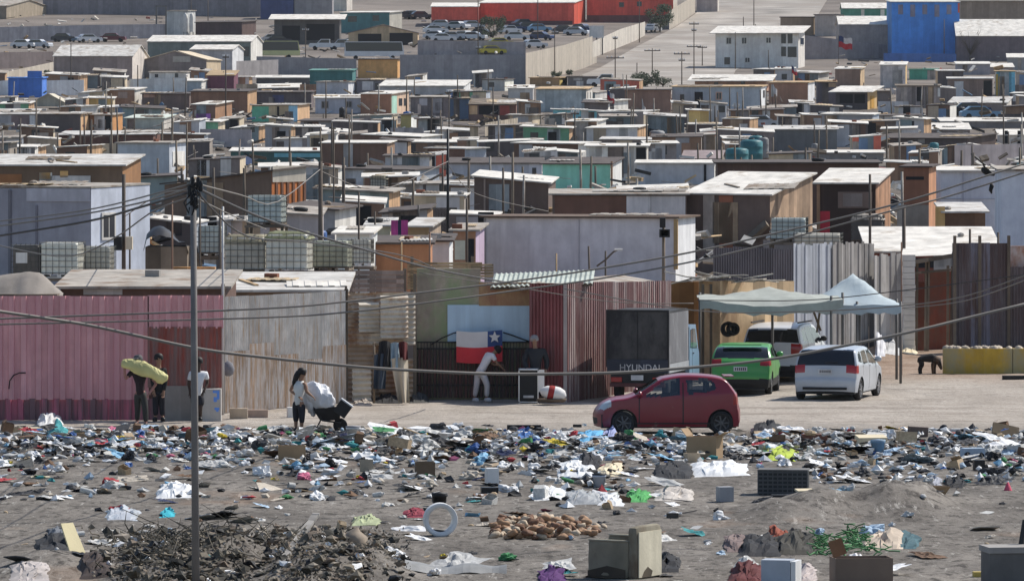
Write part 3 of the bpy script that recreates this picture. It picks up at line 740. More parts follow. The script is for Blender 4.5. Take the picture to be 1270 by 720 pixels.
    for sx, sy in c['seats']:
        mb = MB(); mb.box(sx, sx + .12, sy - .24, sy + .24, .5, 1.02); mb.box(sx + .01, sx + .1, sy - .13, sy + .13, 1.08, 1.27); mb.beam((sx + .05, sy, 1.0), (sx + .05, sy, 1.1), .1, .04); mb.box(sx - .45, sx, sy - .25, sy + .25, .45, .6); mb.build('seat', M_seat, rt)
    for sx, sz, z in c.get('handles', []):
        for s_ in (-1, 1): mb = MB(); y = s_ * (wd / 2 + .012); mb.box(sx, sx + sz, min(y, y - s_ * .02), max(y, y - s_ * .02), z, z + .03); mb.build('door_handle', c['paint'], rt)
    for b in c.get('boxes', []): mb = MB(); mb.box(*b[1]); mb.build(b[0], b[2], rt)
    M = TR(loc, az)
    rt.location = loc; rt.rotation_euler = (0, 0, az)
    return rt
RED = dict(L=3.64, w=1.66, sill=.20, belt=(.84, 1.04), r=.295, wheels=(.72, 3.13), paint=paint('red_paint', (.22, .012, .028)), rim=M_rimd,
    prof=[(0.03, .2), (0.0, .42), (.03, .56), (.10, .67), (.24, .79), (.5, .885), (.95, .975), (1.58, 1.345), (1.78, 1.415), (2.2, 1.475), (2.7, 1.465), (3.05, 1.425), (3.24, 1.36), (3.36, 1.24), (3.54, 1.02), (3.575, .9), (3.60, .72), (3.64, .56), (3.635, .34), (3.60, .22)],
    win=[[(1.22, .93), (1.66, 1.30), (1.78, 1.355), (2.10, 1.375), (2.10, .955)], [(2.26, 1.375), (2.78, 1.37), (2.93, 1.30), (3.0, 1.17), (2.94, 1.08), (2.31, 1.0)]],
    seams=(1.10, 2.18), ws=(1.02, 1.60), rg=(1.04, 1.34, .60), tail=(.74, 1.0, .56, 0, .16), head=(.60, .74, .42, 0, .40), mirror=(1.12, 1.0), mirmat=MATS['red_paint'],
    seats=((1.95, -.35), (1.95, .35), (2.75, -.35), (2.75, .35)), handles=[(2.0, .14, .86)], grille=[(0, .06, .26, .42, .5)], trim=0)
RED['boxes'] = [('spoiler', (3.22, 3.46, -.5, .5, 1.405, 1.435), RED['paint']), ('side_trim', (1.0, 2.85, -.845, -.82, .27, .30), M_trim), ('side_trim', (1.0, 2.85, .82, .845, .27, .30), M_trim)]
p = G(735, 537)
car('hatchback', 'dark red three door hatchback parked side on behind the rubbish band', 'car', (p.x, p.y, 0.0), math.radians(2), RED); land('the red car', 830, 515)
def rear_loc(px, py, theta, c):      # rear-left corner seen at px,py; the rear faces the camera, turned by theta
    az = math.atan2(-math.cos(theta), -math.sin(theta)); p = G(px, py)
    xl = Vector((math.cos(az), math.sin(az), 0)); yl = Vector((-math.sin(az), math.cos(az), 0))
    loc = Vector((p.x, p.y, 0)) - xl * c['L'] + yl * (c['w'] / 2)       # local -y is the picture's left
    return loc, az
SIL = dict(L=3.85, w=1.80, sill=.22, belt=(.86, 1.02), r=.30, wheels=(.78, 3.23), paint=paint('silver_paint', (.46, .49, .53), .3), rim=M_rim,
    prof=[(0.03, .22), (0.0, .45), (.05, .62), (.2, .76), (.6, .90), (.8, .95), (1.55, 1.42), (1.9, 1.52), (2.4, 1.54), (3.0, 1.51), (3.4, 1.46), (3.52, 1.41), (3.66, 1.18), (3.74, 1.0), (3.77, .86), (3.79, .66), (3.84, .58), (3.85, .42), (3.81, .26)],
    win=[[(1.05, .96), (1.5, 1.28), (1.72, 1.40), (2.12, 1.42), (2.12, 1.0)], [(2.2, 1.42), (2.85, 1.40), (2.95, 1.04), (2.2, 1.0)], [(3.0, 1.38), (3.32, 1.34), (3.46, 1.10), (3.03, 1.06)]],
    seams=(1.22, 2.17, 3.0), ws=(.86, 1.6), rg=(1.0, 1.45, .82), rgt=.22, tail=(.76, 1.0, .62, 0, .30), head=(.60, .8, .5, 0, .4), mirror=(1.15, 1.05), mirmat=MATS['silver_paint'],
    seats=((2.0, -.35), (2.0, .35), (3.0, -.35), (3.0, .35)), handles=[(1.95, .16, .9), (2.85, .16, .92)], plate=(3.80, .80), trim=.0)
SIL['boxes'] = [('rear_trim', (3.845, 3.856, -.62, .62, .30, .37), M_trim), ('wiper', (3.70, 3.72, -.02, .34, 1.03, 1.05), M_trim), ('towbar', (3.0, 3.1, -.3, -.22, .2, .3), M_trim)]
th = math.radians(15); lower(SIL, .93); loc, az = rear_loc(983, 496, th, SIL)
car('hatchback', 'silver small hatchback seen from behind, nearest of the three cars under the awnings', 'car', loc, az, SIL); land('the silver hatchback', 1035, 470)
GRN = dict(L=4.0, w=1.68, sill=.22, belt=(.88, 1.10), r=.31, wheels=(.80, 3.35), paint=paint('green_paint', (.075, .33, .075), .3), rim=M_rim,
    prof=[(0.03, .22), (0.0, .5), (.1, .68), (.3, .80), (.9, .95), (1.5, 1.30), (1.85, 1.44), (2.3, 1.50), (2.9, 1.47), (3.3, 1.40), (3.5, 1.30), (3.78, 1.06), (3.86, .98), (3.93, .84), (3.96, .66), (4.0, .52), (3.98, .34), (3.93, .24)],
    win=[[(1.1, .97), (1.55, 1.25), (1.85, 1.36), (2.2, 1.38), (2.2, 1.03)], [(2.28, 1.38), (2.85, 1.34), (3.15, 1.24), (3.25, 1.16), (2.28, 1.04)]],
    seams=(1.25, 2.24, 3.1), ws=(.96, 1.6), rg=(1.08, 1.40, .76), rgt=.4, tail=(.86, 1.06, .58, 0, .34), head=(.6, .82, .5, 0, .45), mirror=(1.2, 1.05), mirmat=paint('green_paint', (.075, .33, .075)),
    seats=((2.1, -.35), (2.1, .35)), handles=[(2.05, .16, .95)], plate=(3.965, .74), trim=.46)
GRN['boxes'] = [('spoiler', (3.28, 3.48, -.55, .55, 1.38, 1.41), GRN['paint'])]
th = math.radians(7); lower(GRN, .92); loc, az = rear_loc(881, 490, th, GRN); 
car('hatchback', 'bright green hatchback with black lower bumper seen from behind', 'car', loc, az, GRN); land('the green hatchback', 925, 455)
SUVD = dict(L=4.45, w=1.82, sill=.30, belt=(1.0, 1.12), r=.36, wheels=(.85, 3.6), paint=paint('white_paint_car', (.60, .62, .64), .35), rim=M_rim,
    prof=[(0.03, .3), (0.0, .6), (.1, .82), (.4, .98), (1.1, 1.08), (1.75, 1.56), (2.1, 1.68), (2.8, 1.72), (3.6, 1.69), (4.05, 1.62), (4.18, 1.54), (4.3, 1.22), (4.36, 1.08), (4.38, .8), (4.42, .66), (4.45, .5), (4.42, .34)],
    win=[[(1.35, 1.10), (1.8, 1.46), (2.0, 1.56), (2.5, 1.58), (2.5, 1.12)], [(2.6, 1.58), (3.3, 1.57), (3.35, 1.15), (2.6, 1.13)], [(3.42, 1.56), (3.85, 1.50), (4.0, 1.22), (3.45, 1.17)]],
    seams=(1.5, 2.55, 3.4), ws=(1.16, 1.84), rg=(1.17, 1.55, .80), rgt=.2, tail=(.82, 1.14, .66, 0, .26), head=(.75, .95, .5, 0, .4), mirror=(1.5, 1.2), seats=((2.3, -.35), (2.3, .35)),
    handles=[(2.3, .16, 1.0), (3.2, .16, 1.02)], trim=.5, plate=(4.41, .9), glass=M_dg)
SUVD['boxes'] = [('roof_rail', (2.0, 3.9, -.72, -.68, 1.72, 1.76), M_trim), ('roof_rail', (2.0, 3.9, .68, .72, 1.72, 1.76), M_trim)]
p_ = 470; th = math.radians(15); loc, az = rear_loc(918, 474, th, SUVD)
car('off_roader', 'tall white off-roader with dark tinted windows behind the silver hatchback', 'car', loc, az, SUVD); land('the white off-roader', 975, 425)

# ------------------------------------------------------------------ box truck
def text_mesh(txt, size, depth=.004):
    cu = bpy.data.curves.new('lettering', 'FONT'); cu.body = txt; cu.size = size; cu.extrude = depth; cu.align_x = 'CENTER'; cu.align_y = 'CENTER'
    o = bpy.data.objects.new('lettering', cu); COL.objects.link(o); dg = bpy.context.evaluated_depsgraph_get(); me = bpy.data.meshes.new_from_object(o.evaluated_get(dg)); bpy.data.objects.remove(o); return me
def truck():
    th = math.radians(13); p = G(753, 498); rt = thing('box_truck', 'small light blue box truck with a tall black cargo box', 'truck', Vector((0, 0, 0)))
    M_bx = mat('black_box', (.032, .032, .036), 'wall', .7, dirt=.35, stain=(.07, .068, .068), amt=.3); M_bs = mat('grey_tarp_side', (.16, .16, .17), 'wall', .7, stain=(.24, .24, .25), amt=.35)
    M_cab = paint('pale_blue_paint', (.22, .34, .46), .35); w, L = 1.70, 2.75       # local: x to the right along the rear, y forward
    mb = MB(); mb.box(0, w, .0, L, .98, 2.48); bx = mb.build('cargo_box', M_bx, rt)
    mb = MB(); mb.box(w - .001, w + .02, .06, L - .03, 1.05, 2.42); mb.box(w + .02, w + .035, .0, .06, .95, 2.5); mb.build('side_sheet', M_bs, bx)
    mb = MB(); mb.box(-.02, w + .02, -.02, .03, 2.46, 2.52); mb.box(-.02, .03, -.025, .02, .95, 2.46); mb.box(w - .03, w + .02, -.025, .02, .95, 2.46); mb.box(w / 2 - .01, w / 2 + .01, -.012, .0, 1.15, 2.46); mb.build('box_frame', M_trim, bx)
    mb = MB(); mb.box(0, w, -.03, .02, .80, 1.16); tg = mb.build('tailgate', mat('tailgate_navy', (.030, .038, .060), 'wall', .5, dirt=.3), rt)
    mb = MB(); mb.box(w, w + .03, .02, L, .80, 1.04); mb.build('side_board', mat('silver_board', (.42, .43, .45), 'wall', .4), rt)
    me = text_mesh('HYUNDAI', .255, .003); me.transform(Matrix.Translation((w * .54, -.036, .935)) @ Matrix.Rotation(math.radians(90), 4, 'X')); me.materials.append(M_plate)
    o = bpy.data.objects.new('lettering', me); COL.objects.link(o); o.parent = tg
    mb = MB(); mb.box(.1, w - .1, .0, 4.4, .52, .80); mb.build('chassis', M_trim, rt)
    mb = MB(); mb.box(.08, w - .08, -.06, .0, .42, .52); mb.build('rear_bumper', mat('rust_bumper', (.12, .05, .05), 'wall'), rt)
    for x0 in (.12, w - .42): mb = MB(); mb.box(x0, x0 + .3, -.05, -.0, .55, .68); mb.build('tail_light', M_tail, rt)
    mb = MB(); mb.box(w / 2 - .17, w / 2 + .17, -.062, -.05, .60, .74); mb.build('license_plate', M_plate, rt)
    Mx = Matrix(((0, 1, 0, 0), (1, 0, 0, 0), (0, 0, 1, 0), (0, 0, 0, 1)))
    pr = [(L + .12, .55), (L + .12, 1.95), (L + .25, 2.02), (L + 1.0, 2.0), (L + 1.35, 1.35), (L + 1.5, 1.2), (L + 1.55, .55)]
    mb = MB(); mb.prism(pr, .02, w + .02, Mx); cb = mb.build('cab', M_cab, rt)
    for yy in (w + .02,):
        mb = MB(); mb.prism([(L + .25, 1.38), (L + .25, 1.88), (L + .52, 1.9), (L + .52, 1.36)], yy, yy + .012, Mx); mb.build('side_window', M_glass, cb)
        mb = MB(); mb.prism([(L + .58, 1.36), (L + .58, 1.9), (L + .9, 1.88), (L + 1.17, 1.34)], yy, yy + .012, Mx); mb.build('side_window', mat('grey_glass', (.12, .15, .16), 'flat', .1, spec=.6), cb)
        mb = MB(); mb.box(yy, yy + .02, L + .6, L + .72, 1.2, 1.23); mb.build('door_handle', M_trim, cb)
        mb = MB(); mb.box(yy, yy + .004, L + .545, L + .555, .6, 1.9); mb.build('door_seam', M_trim, cb)
    for y in (.75, L + .85):
        for x, s_ in ((.18, -1), (w - .18, 1)):
            Mw = Matrix.Translation((x, y, .33)) @ Matrix.Rotation(math.radians(90), 4, 'Y'); mb = MB(); mb.lathe([(.2, -.1), (.33, -.08), (.33, .08), (.2, .1), (.0, .08)], 20, 0, Mw); mb.build('wheel', M_tyre, rt)
    rt.location = (p.x, p.y, 0); rt.rotation_euler = (0, 0, -th)
truck(); land('the black box truck', 790, 430)

# ------------------------------------------------------------------ people
def fat(mb, pts, rs, n, seg):
    t = np.linspace(0, len(pts) - 1, seg); k = np.arange(len(pts))
    P_ = [Vector((float(np.interp(q, k, [p.x for p in pts])), float(np.interp(q, k, [p.y for p in pts])), float(np.interp(q, k, [p.z for p in pts])))) for q in t]
    mb.tube(P_, [float(np.interp(q, k, rs)) for q in t], n)
M_skin = mat('skin_brown', (.30, .17, .11), 'plain', .6, dirt=.1)
M_hair = mat('dark_hair', (.015, .012, .011), 'plain', .6)
def bake(o):
    dg = bpy.context.evaluated_depsgraph_get(); me = bpy.data.meshes.new_from_object(o.evaluated_get(dg)); me.name = o.data.name; o.modifiers.clear(); o.data = me
    for p in me.polygons: p.use_smooth = True
def skinned(name, V, E, mt, parent, sub=1, root=0):
    me = bpy.data.meshes.new(name); l = root_loc(parent)
    me.from_pydata([Vector(v[0]) - l for v in V], E, []); me.materials.append(mt)
    o = bpy.data.objects.new(name, me); COL.objects.link(o); o.parent = parent
    o.modifiers.new('skin', 'SKIN')
    sv = me.skin_vertices[0].data
    for i, v in enumerate(V): r_ = v[1]; sv[i].radius = r_ if isinstance(r_, tuple) else (r_, r_); sv[i].use_root = i == root
    if sub: s_ = o.modifiers.new('sub', 'SUBSURF'); s_.levels = sub; s_.render_levels = sub
    bake(o); return o
def person(lab, D, J, skin=M_skin, shirt=None, trousers=None, hair=M_hair, sleeves='short', legs='long', shoes=M_black, cap=None, face=(0, -1), hairlen=0, bulk=1.0):
    c = J['feet']; g = W(c[0], c[1], D); base = Vector((g.x, g.y, zt(g.x, g.y)))
    rt = thing('person', lab, 'person', base)
    def P(k): px, py, *d = J[k]; q = W(px, py, D + (d[0] if d else 0)); return q
    V, E = [], []
    def a(p, r, frm=None):
        V.append((Vector(p), r)); i = len(V) - 1
        if frm is not None: E.append((frm, i))
        return i
    pel, che, nek, hd = P('pelvis'), P('chest'), P('neck'), P('head')
    f = Vector((face[0], face[1], 0)).normalized()
    ip = a(pel, (.10, .075)); iw = a(pel.lerp(che, .5), (.09, .065), ip); ic = a(che, (.11, .075), iw); inn = a(nek, .055, ic)
    ih = a(nek.lerp(hd, .6) + f * .01, .07, inn); ih2 = a(hd + f * .005, .095, ih); ih3 = a(hd + (hd - nek).normalized() * .07, .085, ih2)
    inose = a(hd + f * .10 - Vector((0, 0, .01)), .018, ih2)
    S_, T_ = [], []; SE, TE = [], []
    def sa(p, r, frm=None):
        S_.append((Vector(p), tuple(q * bulk for q in r) if isinstance(r, tuple) else r * bulk)); i = len(S_) - 1
        if frm is not None: SE.append((frm, i))
        return i
    def ta(p, r, frm=None):
        T_.append((Vector(p), r)); i = len(T_) - 1
        if frm is not None: TE.append((frm, i))
        return i
    s0 = sa(pel.lerp(che, -.28), (.165, .135)); s1 = sa(pel.lerp(che, .5), (.15, .115), s0); s2 = sa(che, (.165, .125), s1); s3 = sa(che.lerp(nek, .7), .075, s2)
    t0 = ta(pel, (.155, .125)); ta(pel.lerp(che, .18), (.15, .12), t0)
    for sd in ('l', 'r'):
        sh_, el, wr = P('sh' + sd), P('el' + sd), P('wr' + sd)
        i1 = a(sh_, .06, ic); i2 = a(el, .043, i1); i3 = a(wr, .03, i2)
        d = (wr - el).normalized(); up = Vector((0, 0, 1)) if abs(d.z) < .8 else Vector((0, 1, 0)); lat = d.cross(up).normalized(); nr = d.cross(lat)
        pm = a(wr + d * .06, (.035, .018), i3)
        for q, (o_, ln) in enumerate(((-.03, .07), (-.01, .08), (.012, .078), (.032, .06))):
            k1 = a(wr + d * .10 + lat * o_, .0095, pm); k2 = a(wr + d * (.10 + ln * .5) + lat * o_ + nr * .015, .009, k1); a(wr + d * (.10 + ln * .8) + lat * o_ + nr * .04, .008, k2)
        k1 = a(wr + d * .045 + lat * -.045, .011, i3); a(wr + d * .08 + lat * -.06 + nr * .02, .010, k1)
        q1 = sa(sh_, .078, s2)
        if sleeves == 'short': sa(sh_.lerp(el, .7), .065, q1)
        elif sleeves == 'long': q2 = sa(el, .06, q1); sa(el.lerp(wr, .9), .045, q2)
        hp, kn, an = P('hip' + sd), P('kn' + sd), P('an' + sd)
        j1 = a(hp, .095, ip); j2 = a(kn, .06, j1); j3 = a(an, .042, j2); toe = P('toe' + sd); a(an.lerp(toe, .9) - Vector((0, 0, .03)), .035, j3)
        q1 = ta(hp, .115, t0)
        if legs == 'long': q2 = ta(kn, .085, q1); ta(kn.lerp(an, .93), .068, q2)
        elif legs == 'three': q2 = ta(kn, .08, q1); ta(kn.lerp(an, .55), .065, q2)
        else: ta(hp.lerp(kn, .85), .105, q1)
        mb = MB(); mb.lathe([(.02, -.055), (.055, -.05), (.06, 0), (.05, .04), (.02, .06)], 10, 0, Matrix.Translation(an.lerp(toe, .45) - Vector((0, 0, .025))) @ Matrix.Rotation(math.atan2((toe - an).y, (toe - an).x), 4, 'Z') @ Matrix.Scale(2.1, 4, (1, 0, 0))); mb.build('shoe', shoes, rt)
    skinned('body', V, E, skin, rt)
    if shirt: skinned('shirt', S_, SE, shirt, rt)
    if trousers: skinned('trousers', T_, TE, trousers, rt)
    up = (hd - nek).normalized()
    Mh = Matrix.Translation(hd + up * .035 - f * .02) @ up.to_track_quat('Z', 'Y').to_matrix().to_4x4()
    mb = MB(); mb.lathe([(.118, -.06), (.122, 0), (.112, .05), (.08, .09), (.03, .108), (0, .11)], 14, 0, Mh); hm = mb.build('cap' if cap else 'hair', cap or hair, rt)
    if cap: mb = MB(); mb.beam(hd + up * .06 + f * .08, hd + up * .045 + f * .2, .15, .015); mb.build('cap_peak', cap, hm)
    if hairlen:
        mb = MB(); mb.tube([hd - f * .08 + up * .02, hd - f * .13 - up * .08, hd - f * .15 - up * (.08 + hairlen * .6), hd - f * .14 - up * (.08 + hairlen)], [.09, .075, .06, .02], 8); mb.build('ponytail', hair, rt)
    sdv = Vector((-f.y, f.x, 0))
    for s_ in (-1, 1):
        mb = MB(); mb.lathe([(.0, -.012), (.012, 0), (0, .012)], 8, 0, Matrix.Translation(hd + f * .088 + sdv * .035 * s_ + up * .01)); mb.build('eye', M_black, rt)
    return rt
D = D_of(534)
M_top = mat('white_top', (.62, .61, .58), 'plain'); M_navy = mat('navy_trousers', (.02, .02, .028), 'plain')
person('woman in white sleeveless top and dark trousers pushing a loaded barrow', D, dict(feet=(371, 534), pelvis=(370.5, 499), chest=(371.5, 479), neck=(373, 471.5), head=(375, 462.5),
    shl=(365, 475, .05), ell=(360, 484, .1), wrl=(370, 491, -.1), shr=(378.5, 475, -.08), elr=(380, 485, -.15), wrr=(386, 490, -.15), hipl=(367.5, 502, .06), knl=(367, 517, .04), anl=(367, 530, .05), toel=(371, 533, .0),
    hipr=(374, 502, -.06), knr=(374.5, 517, -.08), anr=(374, 531, -.05), toer=(378, 534, -.1)), shirt=M_top, trousers=M_navy, sleeves='none', legs='three', face=(1, -.1), hairlen=.28); land('the woman with the barrow', 371, 495)
D = D_of(527)
person('man in dark clothes carrying a long yellow sack across his shoulders', D, dict(feet=(175, 527), pelvis=(174, 486), chest=(173.5, 465), neck=(172, 456), head=(171, 446.5), shl=(163.5, 461, 0), ell=(155.5, 470, -.1), wrl=(154, 458, -.1),
    shr=(183, 461, 0), elr=(194, 475, -.1), wrr=(186, 486, -.25), hipl=(170.5, 489, 0), knl=(171, 508, .1), anl=(170, 523, .1), toel=(167, 527, -.12), hipr=(178, 489), knr=(180, 508, -.1), anr=(181, 524, -.05), toer=(180, 528, -.28)),
    shirt=mat('maroon_black_shirt', (.03, .018, .022), 'plain'), trousers=mat('dark_olive_trousers', (.045, .045, .042), 'plain'), cap=mat('grey_cap', (.11, .11, .11), 'plain'), face=(-.4, -1), skin=mat('skin_pinkish', (.36, .17, .14), 'plain', .6)); land('the man with the yellow sack', 175, 490)
sk = thing('sack', 'long yellow woven sack lying across a man\'s shoulders', 'sack', W(178, 462, D)); mb = MB()
pts = [W(151, 455, D - .12), W(155, 452, D - .13), W(163, 452.5, D - .14), W(175, 456, D - .15), W(188, 462, D - .15), W(199, 467, D - .15), W(205, 470, D - .14), W(207, 471.5, D - .13)]
fat(mb, pts, [.05, .14, .17, .18, .17, .16, .11, .03], 22, 40)
for i, v in enumerate(mb.v): q = Vector(v); nz = mnoise.noise(q * 4) * .06 + abs(mnoise.noise(q * 9)) * .03 + mnoise.noise(q * 22) * .02; mb.v[i] = (v[0] + nz * .5, v[1] - nz * .3, v[2] + nz * .8); mb.sm = [False] * len(mb.sm)
mb.build('woven_bag', mat('yellow_sack', (.60, .55, .24), 'plain', .6, dirt=.25), sk)
D = 151.4
person('person all in black standing close behind the yellow sack carrier', D, dict(feet=(197, 521), pelvis=(197, 484), chest=(197, 463), neck=(197, 453), head=(197, 444.5), shl=(189.5, 459), ell=(189, 472), wrl=(191, 485, -.1), shr=(204.5, 459), elr=(205.5, 473), wrr=(203, 486, -.1),
    hipl=(193.5, 487), knl=(193, 503), anl=(193, 517), toel=(191, 520, -.15), hipr=(200.5, 487), knr=(201, 503), anr=(201.5, 517), toer=(203, 520, -.15)), shirt=mat('black_cloth', (.014, .014, .016), 'plain'), trousers=M_navy, sleeves='long', face=(.2, -1))
person('person in white T-shirt and dark shorts leaning on the wall behind a post', D, dict(feet=(245, 521), pelvis=(245, 488), chest=(246, 467), neck=(246, 458), head=(246, 449), shl=(236.5, 463), ell=(234, 476), wrl=(236, 487, -.1), shr=(255.5, 463), elr=(257.5, 475), wrr=(253, 484, -.15),
    hipl=(241, 492), knl=(242, 506, -.1), anl=(243, 517), toel=(241, 520, -.15), hipr=(249, 492), knr=(248.5, 506, -.1), anr=(248, 517), toer=(249, 520, -.15)), shirt=mat('white_shirt_shade', (.70, .70, .72), 'plain', dirt=.1), trousers=M_navy, legs='short', face=(0, -1), skin=mat('skin_dark', (.07, .045, .035), 'plain'))
D = 162.6
person('man in grey T-shirt and light trousers bending at the flag', D, dict(feet=(597, 496), pelvis=(596, 460), chest=(606, 443), neck=(612, 438), head=(617, 434), shl=(603, 439, .12), ell=(612, 452, .1), wrl=(618, 452, .1), shr=(611, 441, -.12), elr=(616.5, 450, -.15), wrr=(622, 455, -.1),
    hipl=(593, 463, .08), knl=(591, 479, .05), anl=(588.5, 493, .1), toel=(591.5, 496, .05), hipr=(599, 463, -.08), knr=(604.5, 478, -.1), anr=(603.5, 493, -.1), toer=(607, 496, -.15)), shirt=mat('grey_tshirt', sh(158, 160, 176), 'plain', dirt=.1), trousers=mat('pale_trousers', sh(112, 112, 122), 'plain', dirt=.15), face=(1, -.1), shoes=M_plate); land('the bending man', 598, 465)
D = 161.75
person('man in black jacket and pale cap standing behind an old cabinet', D, dict(feet=(664, 496), pelvis=(664, 463), chest=(664.5, 440), neck=(663.5, 429), head=(662.8, 421.5), shl=(654.5, 435.5), ell=(650, 447, -.05), wrl=(654, 458, -.25), shr=(674.5, 435.5), elr=(678.5, 448), wrr=(677, 460, -.1),
    hipl=(660, 466), knl=(659, 481), anl=(658, 492), toel=(657, 495, -.15), hipr=(668.5, 466), knr=(671, 481), anr=(672, 492), toer=(673, 495, -.15)), shirt=mat('black_jacket', (.028, .029, .033), 'plain'), trousers=MATS['black_cloth'], sleeves='long', bulk=1.35, cap=mat('pale_cap', (.42, .38, .36), 'plain'), face=(-.1, -1)); land('the man in the pale cap', 663, 440)

# old cabinet and sack
D = 161.1
cb = thing('cabinet', 'old white metal cabinet frame with its door ajar before the capped man', 'cabinet', (P2(658, D)[0], D, 0))
mb = MB(); x0, x1, zt_ = P2(643, D)[0], P2(668, D)[0], ZA(457.5, D)
for a_ in ((x0, x0 + .03, D, D + .03, 0, zt_), (x1 - .03, x1, D, D + .03, 0, zt_), (x0, x1, D, D + .5, zt_ - .03, zt_), (x0, x1, D + .47, D + .5, .05, zt_ - .03), (x0, x1, D, D + .5, .03, .06)): mb.box(*a_)
mb.build('frame', M_white, cb)
mb = MB(); mb.box(x0 + .03, x1 - .03, D + .06, D + .46, .08, zt_ - .05); mb.build('dark_interior', M_black, cb)
mb = MB(); mb.box(P2(668, D)[0], P2(675, D)[0], D - .35, D - .3, ZA(485, D), zt_); mb.build('door', M_white, cb)
mb = MB(); mb.box(P2(649, D)[0], P2(662, D)[0], D - .02, D + .02, ZA(493, D), ZA(490, D)); mb.build('shelf', M_plate, cb)
D = 160.5
sk = thing('sack', 'plump white sack with red print lying on a pan by the cabinet', 'sack', W(684, 497, D))
mb = MB(); M_ = Matrix.Translation(W(686, 487.5, D)) @ Matrix.Rotation(math.radians(12), 4, 'Y') @ Matrix.Rotation(math.radians(-90), 4, 'Y'); mb.lathe([(.03, -.36), (.14, -.3), (.2, -.15), (.205, .02), (.17, .2), (.1, .31), (.03, .36)], 14, 0, M_); mb.build('bag', mat('white_sack', (.76, .74, .72), 'plain', .7, dirt=.15), sk)
mb = MB(); mb.lathe([(.145, .22), (.20, .10), (.209, .04), (.205, -.02)], 14, 0, M_); mb.build('red_band', mat('red_band', (.33, .03, .03), 'plain'), sk)
mb = MB(); mb.lathe([(.02, 0), (.36, .02), (.42, .1), (.40, .11), (.34, .05), (.02, .03)], 18, 0, Matrix.Translation(W(684, 499, D)) @ Matrix.Scale(.6, 4, (0, 1, 0))); mb.build('pan', mat('brown_pan', (.14, .10, .07), 'plain'), sk)

# wheelbarrow with its load
D = D_of(533)
wb = thing('wheelbarrow', 'black wheelbarrow loaded with a bulging white sack', 'wheelbarrow', (P2(405, D)[0], D, 0))
mb = MB(); zt1, zb1 = ZA(505, D), ZA(520, D)
t_ = [W(388, 507, D - .3), W(424, 503, D - .3), W(424, 503, D + .3), W(388, 507, D + .3), W(397, 521, D - .2), W(421, 521, D - .2), W(421, 521, D + .2), W(397, 521, D + .2)]
mb.add(t_, [(0, 1, 5, 4), (1, 2, 6, 5), (2, 3, 7, 6), (3, 0, 4, 7), (4, 5, 6, 7)]); mb.build('tray', M_black, wb)
mb = MB()
for dy in (-.22, .22): mb.tube([W(381, 490, D + dy), W(390, 506, D + dy), W(400, 521, D + dy), W(423, 524, D + dy * .4)], .025, 6); mb.tube([W(398, 520, D + dy), W(391, 534, D + dy), W(394, 535, D + dy)], .022, 6)
mb.build('frame', M_trim, wb)
mb = MB(); Mw = Matrix.Translation(W(422, 527, D) + Vector((0, 0, 0))) @ Matrix.Rotation(math.radians(90), 4, 'X'); mb.lathe([(.08, -.03), (.17, -.04), (.18, 0), (.17, .04), (.08, .03), (0, .03)], 18, 0, Mw); mb.build('wheel', M_tyre, wb)
sk = thing('sack', 'bulging white plastic sack slumped in the wheelbarrow', 'sack', W(395, 500, D)); mb = MB()
fat(mb, [W(378, 478, D - .1), W(383, 480, D - .1), W(392, 487, D - .1), W(403, 496, D - .1), W(410, 503, D - .1), W(413, 508, D - .1)], [.08, .2, .30, .30, .20, .05], 26, 34)
fat(mb, [W(381, 486, D - .05), W(386, 500, D - .1), W(389, 515, D - .1)], [.12, .2, .06], 16, 20)
for i, v in enumerate(mb.v): q = Vector(v); nz = mnoise.noise(q * 4) * .09 + -abs(mnoise.noise(q * 5)) * .09 + mnoise.noise(q * 18) * .03; mb.v[i] = (v[0] + nz * .6, v[1] - nz * .3, v[2] + nz * .8); mb.sm = [False] * len(mb.sm)
mb.build('bag', mat('white_grey_bag', (.66, .66, .68), 'plain', .5, dirt=.3), sk)
b = thing('crate', 'dark square crate tipped on the front of the wheelbarrow', 'crate', W(425, 508, D)); Mx = Matrix.Translation(W(426, 507, D - .1)) @ Matrix.Rotation(math.radians(36), 4, 'Y')
mb = MB(); mb.box(-.19, .15, -.2, .2, -.17, .17, 0, Mx); mb.build('box', M_black, b); mb = MB(); mb.box(-.2, .155, -.21, .21, .17, .2, 0, Mx); mb.build('lid', M_plate, b)

# dog
D = 179
dg_ = thing('dog', 'black and tan dog standing with head lowered by the yellow wall', 'dog', (P2(1152, D)[0], D, 0)); V = []; E = []
def dv(px, py, dd, r, frm=None):
    V.append((W(px, py, D + dd), r)); i = len(V) - 1
    if frm is not None: E.append((frm, i))
    return i
h0 = dv(1142.5, 443, 0, .13); h1 = dv(1149, 443.5, 0, .135, h0); h2 = dv(1156, 444, 0, .165, h1); h3 = dv(1160, 444.5, 0, .135, h2); nk = dv(1163.5, 447, -.02, .10, h3); hd = dv(1166, 451.5, -.03, .095, nk); mz = dv(1167.2, 456, -.04, .055, hd); dv(1167.6, 458.5, -.04, .028, mz)
tl = dv(1139.5, 443, 0, .03, h0); dv(1138, 449, 0, .02, tl)
for dd in (-.09, .09):
    a_ = dv(1142 + dd * 10, 447.5, dd, .085, h0); b_ = dv(1143.5 + dd * 12, 452, dd, .06, a_); c_ = dv(1140.8 + dd * 12, 457, dd, .042, b_); e_ = dv(1141.5 + dd * 12, 463.3, dd, .036, c_); dv(1142.8 + dd * 12, 464, dd, .036, e_)
    a_ = dv(1158.5 + dd * 12, 449, dd, .075, h3); b_ = dv(1157.8 + dd * 14, 455.5, dd, .046, a_); c_ = dv(1158.2 + dd * 14, 463.3, dd, .038, b_); dv(1159.5 + dd * 14, 464, dd, .036, c_)
    e1 = dv(1164.6, 449.6, dd * .7, .022, hd); dv(1163.5, 451.5, dd * 1.0, .014, e1)
